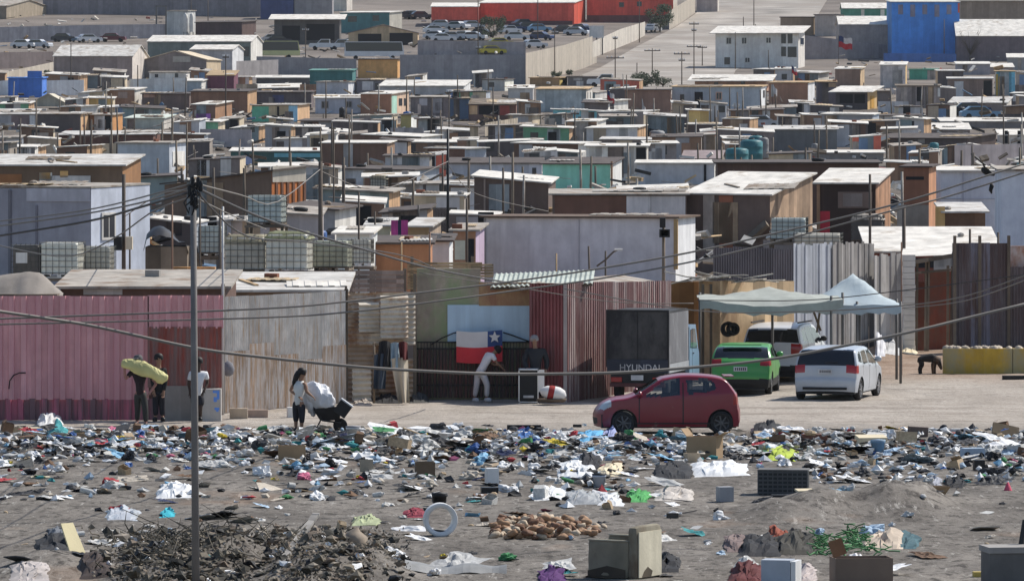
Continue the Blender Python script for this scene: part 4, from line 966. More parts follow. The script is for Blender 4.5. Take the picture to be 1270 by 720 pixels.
skinned('body', V, E, mat('dog_coat', (.022, .02, .02), 'plain', .8, stain=(.16, .09, .05), amt=.28, scale=1.3), dg_)
land('the dog', 1152, 450)
# ------------------------------------------------------------------ the settlement on the hill
ROOF_AT = []
BOX = []      # screen boxes (x0, y0, x1, y1, D) of what has been placed
M_pane = mat('dark_pane', (.03, .035, .045), 'flat', .12, spec=.6)
M_tanside = Li(190, 150, 108, 'plank')
def shack(name, lab, cat, xl, xc, xr, yt, yb, fm, sm=None, rm=None, roof='mono', rpx=4, op=(), D=None, depth=5.0, tilt=0.0, over=.18, group='houses and sheds on the hillside', soft=False, lm=None):
    """front wall from column xl to xc, end wall from xc to xr; rows yt (eave) to yb (foot)"""
    sm = sm or fm; rm = rm or M_zinc2
    D = D or D_of(yb); s = F / D
    thv = math.asin(max(-.72, min(.72, (xr - xc) / s / depth))) if xr != xc else (random.Random(int(xl * 31)).uniform(-.06, .12) if name == 'shack' else .03)
    c, sn = math.cos(thv), math.sin(thv)
    Wd = (xc - xl) / s / c; zf = H - (yt - YH) / s; zb = min(zbase(D), H - (yb - YH) / s) - .25
    p = W(xc, yb, D); org = Vector((p.x, D, zbase(D)))
    rt = thing(name, lab, cat, org, (xl + xc) / 2, (yt + yb) / 2, group, fixed=False)
    U = Vector((c, -sn, 0)); V = Vector((sn, c, 0)); O = Vector((p.x, D, 0))
    def q(u, v, z): return O + U * (u - Wd) + V * v + Vector((0, 0, z))    # u from the left end, v backwards
    vis = (H - zf) / D * depth                       # drop of the line of sight over the depth
    zr = zf + rpx / s + max(0, vis)                   # back (or ridge) height
    tl = tilt / s
    mb = MB(); d = depth
    if roof == 'gable':
        zr = zf + rpx / s + max(0, (H - zf) / D * depth / 2)
        mb.add([q(0, 0, zb), q(Wd, 0, zb), q(Wd, 0, zf), q(0, 0, zf)], [(0, 1, 2, 3)], 0)
        for u in (0, Wd): mb.add([q(u, 0, zb), q(u, d, zb), q(u, d, zf), q(u, d / 2, zr), q(u, 0, zf)], [(0, 1, 2, 3, 4)], 1)
        mb.add([q(0, d, zb), q(Wd, d, zb), q(Wd, d, zf), q(0, d, zf)], [(0, 1, 2, 3)], 0)
    elif roof == 'front':
        mb.add([q(0, 0, zb), q(Wd, 0, zb), q(Wd, 0, zf), q(Wd / 2, 0, zf + rpx / s), q(0, 0, zf)], [(0, 1, 2, 3, 4)], 0)
        mb.add([q(0, d, zb), q(Wd, d, zb), q(Wd, d, zf), q(Wd / 2, d, zf + rpx / s), q(0, d, zf)], [(4, 3, 2, 1, 0)], 0)
        for u in (0, Wd): mb.add([q(u, 0, zb), q(u, d, zb), q(u, d, zf), q(u, 0, zf)], [(0, 1, 2, 3)], 1)
    else:
        mb.add([q(0, 0, zb), q(Wd, 0, zb), q(Wd, 0, zf), q(0, 0, zf + tl)], [(0, 1, 2, 3)], 0)
        mb.add([q(Wd, 0, zb), q(Wd, d, zb), q(Wd, d, zr), q(Wd, 0, zf)], [(0, 1, 2, 3)], 1)
        mb.add([q(0, 0, zb), q(0, d, zb), q(0, d, zr + tl), q(0, 0, zf + tl)], [(3, 2, 1, 0)], 1)
        mb.add([q(0, d, zb), q(Wd, d, zb), q(Wd, d, zr), q(0, d, zr + tl)], [(3, 2, 1, 0)], 0)
    mb.build('wall', [fm, sm], rt)
    rpx *= .85
    t = max(.07, .9 / s); o = over
    def slab(a, b_, c_, e, nm='roof', m_=None):
        n = (b_ - a).cross(e - a).normalized(); n = n if n.z > 0 else -n
        mb = MB(); mb.add([a, b_, c_, e, a + n * t, b_ + n * t, c_ + n * t, e + n * t], [(0, 1, 2, 3), (4, 5, 6, 7), (0, 1, 5, 4), (1, 2, 6, 5), (2, 3, 7, 6), (3, 0, 4, 7)]); return mb.build(nm, m_ or rm, rt)
    e = .012
    if roof == 'mono':
        g = (zr - zf) / d
        slab(q(-o, -o, zf - o * g + tl + e), q(Wd + o, -o, zf - o * g + e), q(Wd + o, d + o, zr + o * g + e), q(-o, d + o, zr + o * g + tl + e))
    elif roof == 'gable':
        g = (zr - zf) / (d / 2)
        slab(q(-o, -o, zf - o * g + e), q(Wd + o, -o, zf - o * g + e), q(Wd + o, d / 2, zr + e), q(-o, d / 2, zr + e)); slab(q(-o, d + o, zf - o * g + e), q(Wd + o, d + o, zf - o * g + e), q(Wd + o, d / 2, zr + e), q(-o, d / 2, zr + e))
    elif roof == 'front':
        zz = zf + rpx / s
        slab(q(Wd / 2, -o, zz + e), q(Wd + o, -o, zf - .1 + e), q(Wd + o, d + o, zf - .1 + e), q(Wd / 2, d + o, zz + e)); slab(q(Wd / 2, -o, zz + e), q(-o, -o, zf - .1 + e), q(-o, d + o, zf - .1 + e), q(Wd / 2, d + o, zz + e))
    if roof == 'mono' and s > 9: ROOF_AT.append((lambda a, b_: q(a * Wd, b_ * d, zf + (zr - zf) * b_ + tl * (1 - a) + e + t), Wd, d, s, (xl, xc), yt))
    if name == 'shack' and Wd > 1.5:      # patched with odd sheets
        rx = random.Random(int(xl * 7 + yt * 13)); op = [('p', a_, a_ + rx.uniform(.5, 1.3) * s, yt + rx.uniform(.3, .6) * s * rx.choice([0, 1]) + .5, yb - rx.uniform(0, .8) * s * rx.choice([0, 1]), rx.choice(PATCH)) for a_ in [rx.uniform(xl, max(xl + 1, xc - 1.2 * s)) for _ in range(rx.choice([0, 1, 1, 2]))]] + list(op)
    for it in op:          # openings and panels, in picture columns and rows of the front (or 's' of the end wall)
        k, x0, x1, y0, y1 = it[:5]; m_ = it[5] if len(it) > 5 else None
        z0, z1 = H - (y1 - YH) / s, H - (y0 - YH) / s
        if k[0] != 's': u0, u1 = (x0 - xl) / s / c, (x1 - xl) / s / c; R = lambda u, v, z: q(u, v, z); a0, a1 = u0, u1
        else: a0, a1 = (x0 - xc) / s / max(.15, abs(sn)), (x1 - xc) / s / max(.15, abs(sn)); R = lambda u, v, z: q(Wd - v, u, z)
        def plate(a0, a1, z0, z1, v0, v1):
            mb = MB(); P_ = [R(a, v, z) for z in (z0, z1) for v in (v0, v1) for a in (a0, a1)]
            mb.add(P_, [(0, 2, 3, 1), (4, 5, 7, 6), (0, 1, 5, 4), (2, 6, 7, 3), (0, 4, 6, 2), (1, 3, 7, 5)]); return mb
        kk = k[-1]
        if kk == 'w':
            fr = plate(a0, a1, z0, z1, -.05, -.004).build('window', m_ or M_white, rt); b_ = min(.1, (a1 - a0) * .16); mid = (a0 + a1) / 2
            plate(a0 + b_, mid - b_ * .3, z0 + b_, z1 - b_, -.056, -.052).build('pane', M_pane, fr); plate(mid + b_ * .3, a1 - b_, z0 + b_, z1 - b_, -.056, -.052).build('pane', M_pane, fr)
        elif kk == 'g': plate(a0, a1, z0, z1, -.03, -.004).build('window', M_pane, rt)
        elif kk == 'd': 
            fr = plate(a0, a1, z0, z1, -.05, -.004).build('door', m_ or M_dark, rt)
        elif kk == 'o': plate(a0, a1, z0, z1, -.03, -.004).build('opening', M_dark, rt)
        elif kk == 'p': plate(a0, a1, z0, z1, -.04, -.004).build('panel', m_, rt)
        elif kk == 't': plate(a0, a1, z0, z1, -.08, -.002).build('corner_post', m_ or M_tan, rt)
    BOX.append((xl, yt - rpx, max(xr, xc), yb, D, soft))
    if lm: land(lm, (xl + xc) / 2, (yt + yb) / 2)
    return rt
PATCH = [S(*c_, 'plank') for c_ in ((96, 92, 94), (70, 64, 64), (88, 76, 66), (110, 112, 120), (58, 54, 56), (80, 88, 98))]
def longwall(lab, pts, m_, thick=.25, name='perimeter_wall', cat='wall', soft=False):
    D0 = D_of(pts[0][1]); p = W(pts[0][0], pts[0][1], D0); rt = thing(name, lab, cat, p, sum(q[0] for q in pts) / len(pts), sum(q[1] for q in pts) / len(pts), 'walls and fences on the hillside', fixed=False); mb = MB()
    for (a, b_) in zip(pts, pts[1:]):
        Da, Db = D_of(a[1]), D_of(b_[1]); A, B = W(a[0], a[1], Da), W(b_[0], b_[1], Db); at, bt = W(a[0], a[2], Da), W(b_[0], b_[2], Db)
        th = Vector((0, thick, 0)); dn = Vector((0, 0, -.6)); mb.add([A + dn, B + dn, bt, at, A + dn + th, B + dn + th, bt + th, at + th], [(0, 1, 2, 3), (7, 6, 5, 4), (3, 2, 6, 7), (0, 3, 7, 4), (1, 5, 6, 2)])
        BOX.append((min(a[0], b_[0]), min(a[2], b_[2]), max(a[0], b_[0]), max(a[1], b_[1]), Da, soft))
    mb.build('masonry', m_, rt); return rt
WH = Li(222, 218, 210); WHs = Li(205, 198, 188)
def H_(*a, **k): return shack('house', *a, **k)
def K_(*a, **k): return shack('shack', *a, **k)
# ---- top of the hill
shack('warehouse', 'beige gabled warehouse at the top corner of the hill', 'warehouse', -40, 8, 53, 8, 24, S(72, 68, 66), Li(168, 154, 134), M_zinc3, 'gable', 9, depth=22)
longwall('long dark grey wall along the top of the hill', [(53, 18, -6), (140, 18, -6), (323, 21, -4)], S(70, 71, 82))
longwall('long blue grey wall before the earth berm', [(-10, 53, 34), (120, 50, 31), (205, 47, 30)], S(86, 88, 100))
shack('container', 'grey container beside white silos on the hill', 'container', 206, 232, 240, 14, 45, S(104, 110, 120), S(104, 110, 120), M_zinc3, 'mono', 1, depth=6)
shack('shed', 'low dark maroon shed with a pale earth ramp behind', 'shed', 241, 300, 316, 28, 46, S(48, 40, 46), S(56, 46, 48), M_dkroof, 'mono', 2)
shack('container', 'dark navy container high on the hill', 'container', 323, 364, 365, -4, 24, S(36, 46, 80), None, M_dkroof, 'mono', 1)
H_('grey block building beside the navy container', 'house', 365, 412, 413, -6, 24, S(80, 82, 92), None, M_dkroof, 'mono', 1)
H_('white walled house above the teal building', 'house', 413, 430, 436, -8, 14, S(116, 118, 120), WHs, M_zinc2, 'mono', 1)
shack('carport', 'wide dark carport with a pale overhanging roof', 'carport', 340, 421, 421, 24, 55, S(50, 50, 54), None, M_zinc2, 'mono', 5, op=[('o', 350, 372, 32, 50), ('o', 380, 415, 30, 50)], over=.9)
shack('building', 'teal upper storey building with two dark windows', 'building', 421, 483, 498, 16, 42, S(40, 72, 80), Li(196, 190, 176), M_zinc2, 'mono', 2, op=[('g', 431, 442, 20, 27), ('g', 462, 470, 19, 26)], lm='the teal building')
shack('garage', 'tan gabled garage with two wide dark bays', 'garage', 432, 518, 519, 41, 56, S(108, 96, 82), None, S(72, 66, 70), 'front', 11, op=[('o', 444, 473, 42, 56), ('o', 483, 512, 41, 56)])
longwall('grey wall behind the car yard', [(518, 68, 50), (652, 68, 52)], S(86, 86, 96))
shack('warehouse', 'red sheet metal warehouse at the end of its row by the car yard', 'warehouse', 535, 593, 594, 9, 33, S(148, 54, 46, 'corr'), None, M_zinc2, 'mono', 6, op=[('p', 535, 593, 25, 33, S(58, 40, 44))], depth=12)
shack('warehouse', 'long red sheet metal warehouse with a bright red end wall', 'warehouse', 594, 712, 727, 4, 31, S(148, 54, 46, 'corr'), Li(205, 84, 62), M_zinc2, 'mono', 7, op=[('p', 596, 710, 26, 31, S(58, 40, 44))], depth=12, lm='the red warehouses')
shack('warehouse', 'red warehouse with small dark windows nearest the dirt street', 'warehouse', 728, 835, 842, -3, 28, S(148, 54, 46, 'corr'), Li(200, 190, 176), M_zinc2, 'mono', 3, op=[('g', 768, 774, 3, 9), ('g', 790, 796, 2, 8), ('p', 728, 834, 19, 28, S(66, 44, 46))], depth=10)
H_('grey building at the top of the dirt street', 'house', 864, 890, 893, -8, 15, S(92, 88, 94), WHs, M_dkroof, 'mono', 1)
shack('building', 'low white roofed building with a green front', 'building', 1045, 1105, 1106, 11, 22, S(42, 88, 80), None, M_zinc2, 'gable', 7, op=[('p', 1068, 1072, 12, 20, S(130, 130, 130)), ('p', 1092, 1097, 12, 20, S(130, 130, 130))], depth=9)
shack('warehouse', 'grey warehouse with a pale sloping roof beside the blue one', 'warehouse', 1041, 1102, 1104, 31, 70, S(90, 87, 93), None, M_zinc2, 'gable', 11, depth=14)
shack('warehouse', 'tall blue sheet metal warehouse with rust patches under its eave', 'warehouse', 1106, 1190, 1192, 3, 74, S(30, 84, 152, 'corr'), S(40, 80, 130), M_zinc2, 'mono', 4, op=[('p', 1114 + 15 * k, 1120 + 15 * k, 6, 18 + (k % 2) * 3, S(74, 76, 96)) for k in range(5)] + [('p', 1188, 1190, 4, 16, S(150, 60, 40))], depth=16, lm='the blue warehouse')
longwall('blue wall at the foot of the blue warehouse', [(1096, 77, 66), (1186, 77, 67)], S(34, 62, 112))
shack('warehouse', 'brown warehouse wall on the hill', 'warehouse', 1192, 1290, 1290, 2, 48, S(84, 76, 72, 'corr'), None, M_zinc3, 'mono', 2, depth=14)
shack('warehouse', 'dark warehouse with a broad white roof behind a bare tree', 'warehouse', 1187, 1290, 1290, 45, 76, S(62, 58, 67, 'corr'), None, M_zinc2, 'gable', 21, depth=14)
longwall('grey wall below the chilean flag pole', [(998, 74, 44), (1100, 72, 56)], S(84, 82, 90))
H_('flat brown house above the white two storey house', 'house', 968, 1009, 1012, 22, 44, S(82, 72, 66), S(96, 84, 70), M_dkroof, 'mono', 1)
H_('grey plastered house behind the flag', 'house', 1011, 1040, 1041, 19, 45, S(98, 95, 100), None, M_dkroof, 'mono', 1)
H_('white two storey house with a flat overhanging roof and glazed corner', 'house', 888, 990, 1001, 41, 85, S(134, 137, 147), Li(222, 216, 208), M_zinc2, 'mono', 8, op=[('w', 901, 908, 46, 55, WH), ('w', 920, 927, 46, 55, WH), ('w', 950, 957, 46, 54, WH), ('g', 899, 906, 71, 80), ('w', 924, 931, 71, 78, WH), ('g', 969, 975, 42, 54), ('g', 977, 983, 42, 54), ('g', 969, 975, 58, 70), ('g', 977, 988, 58, 71), ('sw', 993, 999, 46, 56)], over=.8, depth=7, lm='the white two storey house')
# white walls beside the street, climbing the hill
M_ww = Li(176, 166, 152)
longwall('pale wall climbing beside the dirt street', [(652, 106, 66), (700, 92, 56), (735, 80, 45)], M_ww)
longwall('whitewashed wall beside the upper dirt street', [(735, 72, 52), (770, 58, 36), (800, 44, 27)], Li(200, 192, 180))
longwall('pale block wall by the red warehouse corner', [(830, 37, 14), (846, 28, 4), (862, 16, -6)], M_ww)
longwall('low rubble wall below the car yard', [(690, 92, 84), (740, 78, 70)], M_ww)
# ---- warehouses on the left
shack('warehouse', 'long shed with a broad white roof and white end wall', 'warehouse', 182, 311, 322, 52, 80, S(64, 72, 76, 'corr'), Li(224, 220, 212), M_zinc2, 'gable', 8, depth=10, op=[('g', 300, 309, 58, 70)])
shack('workshop', 'grey workshop with white end beside the dark gable', 'workshop', 236, 288, 299, 62, 92, S(100, 102, 112), Li(214, 214, 214), M_zinc2, 'gable', 6, depth=8)
shack('warehouse', 'brown grey warehouse with pale pitched roof and white gable', 'warehouse', 66, 164, 177, 70, 100, S(86, 79, 83, 'corr'), Li(212, 202, 192), M_zinc, 'gable', 14, depth=12, lm='the brown grey warehouse')
shack('warehouse', 'dark front gabled warehouse with a sunlit tan roof slope', 'warehouse', 177, 256, 270, 74, 98, S(70, 68, 74), Li(200, 180, 150), Li(206, 190, 164), 'front', 12, depth=9, op=[('p', 214, 236, 70, 77, S(92, 94, 98))])
H_('small white flat house with two dark windows', 'house', 185, 231, 233, 90, 100, S(146, 147, 155), WH, M_zinc3, 'mono', 1, op=[('g', 192, 196, 92, 96), ('g', 217, 221, 91, 96)])
longwall('pale rendered wall below the warehouses', [(160, 115, 98), (232, 116, 97)], S(126, 128, 137))
longwall('whitewashed wall to one side of the blue shed', [(53, 119, 100), (104, 118, 99)], S(132, 136, 148))
longwall('whitewashed wall climbing from the frame edge', [(-5, 102, 92), (66, 92, 77)], Li(190, 180, 165))
longwall('white wall behind the blue shed', [(-5, 118, 101), (36, 118, 97)], S(134, 138, 150))
longwall('dark earth coloured wall below the beige warehouse', [(-5, 86, 65), (66, 82, 64)], S(62, 58, 64))
shack('shed', 'bright blue sheet metal shed with a taller end', 'shed', 10, 52, 54, 97, 121, S(30, 68, 134, 'corr'), None, S(40, 84, 150), 'mono', 1, op=[('p', 34, 52, 88, 121, S(32, 72, 140))], lm='the blue shed')
shack('container', 'dark purple container with a tan roof', 'container', 257, 290, 293, 94, 115, S(62, 36, 52), None, Li(170, 146, 112), 'mono', 6, lm='the purple container')
H_('blue grey box house with white roof edge and white end', 'house', 227, 250, 257, 101, 116, S(86, 97, 112), WH, M_zinc2, 'mono', 3)
longwall('grey wall behind the purple container', [(293, 100, 76), (345, 98, 74)], S(92, 92, 100))
longwall('long grey wall above the dark teal shack', [(318, 94, 70), (442, 97, 73)], S(84, 86, 97))
longwall('grey retaining wall running to the dirt street', [(496, 104, 68), (652, 105, 68)], S(82, 84, 95))
shack('building', 'ochre block building with a white bus behind', 'building', 444, 493, 496, 74, 97, S(118, 90, 55), None, M_dkroof, 'mono', 1, lm='the ochre building')
K_('dark teal shack at the end of the grey wall', 'shack', 384, 437, 440, 88, 112, S(30, 66, 72), None, S(44, 76, 78), 'mono', 2)
K_('low dark shack with a long white roof edge', 'shack', 318, 384, 384, 97, 105, S(50, 50, 56), None, M_zinc2, 'mono', 3)
K_('shack under a warped white roof beside the teal one', 'shack', 316, 370, 370, 109, 116, S(48, 46, 52), None, M_zinc2, 'mono', 5, tilt=-1)
H_('blue grey house with a bright white end', 'house', 392, 432, 442, 102, 119, S(104, 108, 122), Li(228, 228, 230), M_zinc3, 'mono', 1)
H_('dark house with grey window panels above the mint house', 'house', 442, 478, 481, 100, 118, S(70, 72, 85), None, M_dkroof, 'mono', 2, op=[('p', 449, 463, 101, 112, S(112, 116, 128)), ('g', 465, 470, 103, 111)])
H_('long grey house with a long white roof and white end', 'house', 470, 575, 583, 107, 121, S(100, 102, 112), Li(232, 230, 226), M_zinc2, 'mono', 7)
K_('teal shack with a tan end behind the long grey house', 'shack', 545, 573, 586, 92, 103, S(36, 68, 76), Li(206, 168, 132), M_dkroof, 'mono', 1)
H_('grey house with one window at the bend of the dirt street', 'house', 598, 626, 637, 99, 113, S(102, 106, 114), S(130, 134, 138), M_dkroof, 'mono', 1, op=[('g', 606, 613, 102, 108)])
H_('blue house with two dark windows under a white roof', 'house', 391, 447, 448, 122, 141, S(106, 110, 126), None, M_zinc2, 'mono', 4, op=[('w', 398, 408, 125, 135, S(92, 92, 104)), ('w', 428, 437, 125, 134, S(92, 92, 104))], lm='the blue house')
H_('brown house with mint and peach window end', 'house', 447, 485, 506, 117, 142, S(94, 67, 56), Li(216, 186, 160), M_zinc2, 'mono', 4, op=[('sp', 485.5, 491.5, 119, 141, Li(180, 220, 200)), ('sg', 487, 490, 123, 131), ('sg', 494, 498, 122, 131), ('sg', 500, 503, 122, 131)], depth=6, lm='the mint ended house')
K_('dark plank shack with pale patches', 'shack', 509, 556, 557, 121, 146, S(72, 68, 74, 'plank'), None, M_zinc3, 'mono', 2, op=[('p', 520, 530, 122, 131, S(104, 104, 116)), ('p', 537, 548, 122, 140, S(92, 92, 102)), ('p', 518, 522, 129, 141, S(140, 128, 130))])
K_('dark blue shack beside the pale patched one', 'shack', 557, 581, 582, 123, 150, S(42, 56, 78), None, M_dkroof, 'mono', 1)
K_('pale yellow hut with a white end', 'hut', 497, 510, 517, 143, 159, Li(204, 186, 124), Li(230, 230, 222), M_dkroof, 'mono', 1)
K_('brick red shack under a slatted roof', 'shack', 580, 640, 642, 130, 150, S(72, 56, 56), None, M_wood, 'mono', 7, op=[('p', 582, 592, 131, 142, S(150, 122, 98)), ('p', 620, 632, 131, 143, S(104, 48, 48)), ('o', 594, 618, 131, 142)])
H_('low brown house with a yellow end by the dirt street', 'house', 657, 694, 704, 97, 107, S(94, 76, 58), Li(206, 182, 108), M_tan, 'mono', 1, op=[('sg', 698, 702, 99, 104)])
K_('long low dark shed where the street meets the shacks', 'shed', 704, 740, 741, 96, 107, S(62, 62, 68), None, M_dkroof, 'mono', 1)
K_('white sheet shack at the end of the container row', 'shack', 630, 661, 662, 110, 126, S(112, 114, 122), None, M_zinc2, 'mono', 4)
shack('container', 'grey blue planked container with a tan roof edge', 'container', 665, 727, 735, 111, 139, S(98, 107, 118, 'plank'), WHs, M_tan, 'mono', 3, op=[('st', 729, 731, 114, 139, WH), ('st', 733, 735, 114, 139, WH)], lm='the grey blue container')
H_('plain dark brown house among pale hanging flags', 'house', 775, 832, 834, 112, 139, S(86, 67, 62), None, M_dkroof, 'mono', 1)
H_('long grey house with a dark door and bright white end', 'house', 834, 944, 953, 108, 138, S(100, 109, 124), Li(232, 234, 238), M_tan, 'mono', 2, op=[('d', 862, 872, 114, 134), ('g', 844, 849, 117, 126), ('w', 888, 896, 114, 124, S(120, 100, 96)), ('sg', 947, 950, 112, 121)], lm='the long grey house')
H_('brick house under a broad white awning roof', 'house', 862, 950, 956, 100, 113, S(96, 74, 66), None, M_zinc2, 'mono', 6, op=[('g', 886, 891, 102, 107), ('g', 919, 924, 101, 106)], over=.9)
H_('brown house with a thin pale roof and white end', 'house', 954, 1002, 1013, 103, 129, S(98, 73, 63), Li(214, 214, 214), M_tan, 'mono', 2, op=[('t', 957, 960, 105, 120, WHs)])
K_('dark plank shack beside the brown house', 'shack', 1014, 1037, 1038, 102, 132, S(52, 50, 60), None, M_tan, 'mono', 2, op=[('p', 1024, 1037, 103, 108, Li(180, 150, 120))])
shack('carport', 'open fronted shed with a white roof and tan end', 'shed', 1037, 1076, 1091, 114, 136, S(46, 44, 50), Li(206, 172, 120), M_zinc2, 'mono', 6, op=[('o', 1042, 1058, 117, 128), ('o', 1060, 1073, 117, 128), ('sd', 1080, 1086, 119, 134, Li(196, 150, 70))], over=.7, lm='the open white roofed shed')
H_('brown grey house with a pale tan end below the grey wall', 'house', 1036, 1067, 1075, 86, 107, S(88, 74, 70), Li(190, 164, 130), M_zinc2, 'mono', 3)
K_('tall grey plank shack with white roof and tan edge', 'shack', 1092, 1123, 1128, 81, 109, S(106, 106, 115, 'plank'), Li(206, 176, 128), M_zinc2, 'mono', 4)
K_('green sheet shack with a tan end', 'shack', 1128, 1162, 1167, 87, 99, S(42, 96, 86), Li(190, 176, 150), Li(70, 130, 110), 'mono', 2)
K_('grey plank shack with a narrow dark door', 'shack', 1112, 1166, 1169, 107, 134, S(86, 82, 87, 'plank'), WHs, M_wood, 'mono', 2, op=[('d', 1137, 1144, 108, 126), ('t', 1163, 1166, 109, 120, WH)], lm='the narrow doored shack')
K_('blue grey shack in the row of white roof edges', 'shack', 1187, 1228, 1229, 80, 93, S(86, 86, 98), None, M_zinc2, 'mono', 3)
K_('small shack with a bright white roof at the row end', 'shack', 1228, 1257, 1258, 84, 92, S(92, 90, 98), None, M_zinc2, 'mono', 5)
K_('grey shack under a white roof at the frame edge', 'shack', 1250, 1290, 1290, 72, 88, S(90, 92, 100), None, M_zinc2, 'mono', 5)
K_('turquoise blue sheet shack with a yellow post', 'shack', 1236, 1259, 1261, 89, 119, S(58, 110, 138, 'plank'), WHs, M_tan, 'mono', 1, op=[('t', 1235, 1238, 92, 119, Li(206, 176, 96))], lm='the turquoise shack')
K_('brown shack with a white panel and black doorway', 'shack', 1176, 1231, 1234, 98, 121, S(76, 66, 66), None, M_zinc, 'mono', 2, op=[('p', 1184, 1195, 101, 121, S(128, 130, 142)), ('d', 1220, 1230, 100, 119), ('t', 1175, 1179, 106, 127, WH)])
K_('pale roofed ruin of white blocks', 'ruin', 1178, 1248, 1259, 128, 138, S(78, 72, 76), WHs, M_zinc, 'mono', 7)
# ---- middle left
H_('brown house with white roof and a bright white corner', 'house', 132, 167, 177, 112, 135, S(94, 73, 64), Li(214, 208, 198), M_zinc2, 'mono', 3, op=[('p', 146, 158, 114, 122, S(104, 92, 92))], lm='the white cornered brown house')
K_('low tan and black shack behind the brown house', 'shack', 176, 235, 236, 117, 136, S(66, 58, 60), None, M_dkroof, 'mono', 2, op=[('p', 178, 195, 115, 121, Li(190, 150, 130))])
K_('shack with white roof, purple sheet and tan end', 'shack', 238, 267, 285, 130, 151, S(76, 60, 56), Li(176, 136, 106), M_zinc2, 'mono', 4, op=[('p', 243, 261, 141, 150, S(104, 62, 128))], lm='the purple sheeted shack')
K_('long brown shack with a tan end and dark overhang', 'shack', 236, 307, 316, 114, 140, S(82, 62, 54), Li(190, 154, 118), M_dkroof, 'mono', 3)
K_('long dark shack with a pale tan end', 'shack', 45, 100, 111, 142, 164, S(58, 54, 58), Li(206, 168, 128), M_zinc3, 'mono', 2, depth=4)
K_('rust brown shack with a black doorway and orange end', 'shack', 111, 139, 148, 143, 163, S(82, 58, 42), Li(196, 142, 92), M_zinc3, 'mono', 2, op=[('o', 123, 138, 144, 160)])
K_('grey shack with white roof at the frame edge', 'shack', -10, 44, 45, 142, 161, S(92, 94, 104), None, M_zinc, 'mono', 6, op=[('p', 14, 36, 143, 160, S(76, 68, 74)), ('p', 37, 43, 143, 160, S(120, 126, 138))])
shack('tent', 'grey tarpaulin tent with a peaked top', 'tent', 40, 79, 82, 127, 132, S(96, 96, 94), None, S(108, 108, 106), 'front', 12)
K_('pale green grey low building with a white dish', 'shack', 155, 203, 213, 147, 160, S(100, 110, 114), WHs, S(104, 114, 118), 'mono', 4)
K_('long low brown shack under a crooked pale roof', 'shack', 72, 190, 190, 167, 182, S(60, 42, 40), None, M_zinc, 'mono', 4, tilt=-1)
H_('big pale blue grey sheet house with a white end', 'house', 145, 210, 228, 178, 224, S(106, 115, 131, 'corr'), Li(206, 211, 219), M_zinc3, 'mono', 1, depth=5, op=[('sp', 213, 225, 188, 206, WH)], lm='the pale blue grey house')
K_('dark brown shack with blue door behind the coloured panels', 'shack', 314, 386, 388, 115, 134, S(54, 50, 56), None, M_dkroof, 'mono', 2, op=[('p', 338, 352, 118, 128, S(40, 44, 72))])
K_('shack fronted with green, tan and blue panels', 'shack', 312, 369, 382, 131, 152, S(110, 100, 86), Li(212, 174, 136), M_zinc3, 'mono', 2, op=[('p', 312, 333, 132, 151, S(58, 114, 100)), ('p', 343.5, 346, 132, 151, M_dark), ('p', 358, 369, 131, 151, S(84, 120, 150))], lm='the coloured panel shack')
longwall('blue grey sheet fence below the purple sheeted shack', [(248, 182, 160), (312, 183, 161)], S(94, 93, 104))
shack('building', 'long dark teal building with a white roof edge', 'building', 286, 399, 400, 188, 205, S(36, 60, 64), None, M_zinc2, 'mono', 3, op=[('p', 299, 314, 194, 204, S(110, 120, 156)), ('p', 340, 398, 190, 195, S(62, 110, 130))], lm='the long teal building')
K_('large dark brown shack with a thin white roof edge', 'shack', 398, 480, 488, 178, 214, S(66, 52, 48), S(80, 64, 54), M_zinc2, 'mono', 2, lm='the large dark brown shack')
H_('long blue grey house under a dark roof', 'house', 557, 672, 673, 203, 224, S(110, 114, 130), None, M_dkroof, 'mono', 5, op=[('g', 660, 665, 208, 218)])
H_('turquoise house under a dark roof with a white end', 'house', 673, 757, 773, 204, 238, S(108, 172, 162), Li(228, 227, 222), M_dkroof, 'mono', 6, op=[('t', 757.5, 760, 200, 236, Li(190, 150, 120))], lm='the turquoise house')
K_('tall grey plank shack with a black doorway behind the turquoise house', 'shack', 727, 802, 806, 182, 224, S(122, 120, 125, 'plank'), WHs, M_zinc2, 'mono', 2, op=[('o', 789, 801, 183, 200)])
H_('long grey blue house with a thin white roof edge', 'house', 790, 886, 890, 203, 229, S(110, 114, 128), S(130, 132, 140), M_zinc2, 'mono', 2, op=[('t', 873, 876, 204, 225, M_dark)])
H_('grey pitched roof cottage behind the long grey blue house', 'house', 847, 893, 903, 197, 207, S(82, 76, 82), Li(150, 140, 128), S(84, 78, 86), 'gable', 9)
K_('long dark grey shack with a ragged white roof', 'shack', 950, 1038, 1040, 161, 188, S(60, 65, 73), None, M_zinc, 'mono', 4)
K_('low grey shack under a flat pale roof', 'shack', 1008, 1096, 1098, 190, 200, S(78, 78, 83), None, M_zinc2, 'mono', 2)
shack('shed', 'long dark brown flat shed running across the slope', 'shed', 890, 1090, 1092, 203, 222, S(52, 40, 38), None, M_dkroof, 'mono', 1, D=300)
K_('shack with a clean white roof, square and low', 'shack', 1156, 1203, 1204, 161, 168, S(80, 74, 78), None, M_zinc2, 'mono', 7)
K_('long shack with a narrow white roof under the ruin', 'shack', 1168, 1290, 1290, 151, 159, S(74, 72, 78), None, M_zinc2, 'mono', 4)
K_('long dark tarred shack before the white roofs', 'shack', 1078, 1200, 1240, 172, 184, S(52, 46, 48), None, M_dkroof, 'mono', 5)
longwall('grey sheet fence behind the pale blue house', [(1184, 206, 180), (1290, 204, 178)], S(92, 90, 100))
K_('white framed shack at the frame edge', 'shack', 1240, 1290, 1290, 168, 182, S(128, 124, 128), None, M_zinc2, 'mono', 6, op=[('t', 1246, 1250, 162, 178, M_dark), ('t', 1262, 1266, 162, 178, M_dark)])
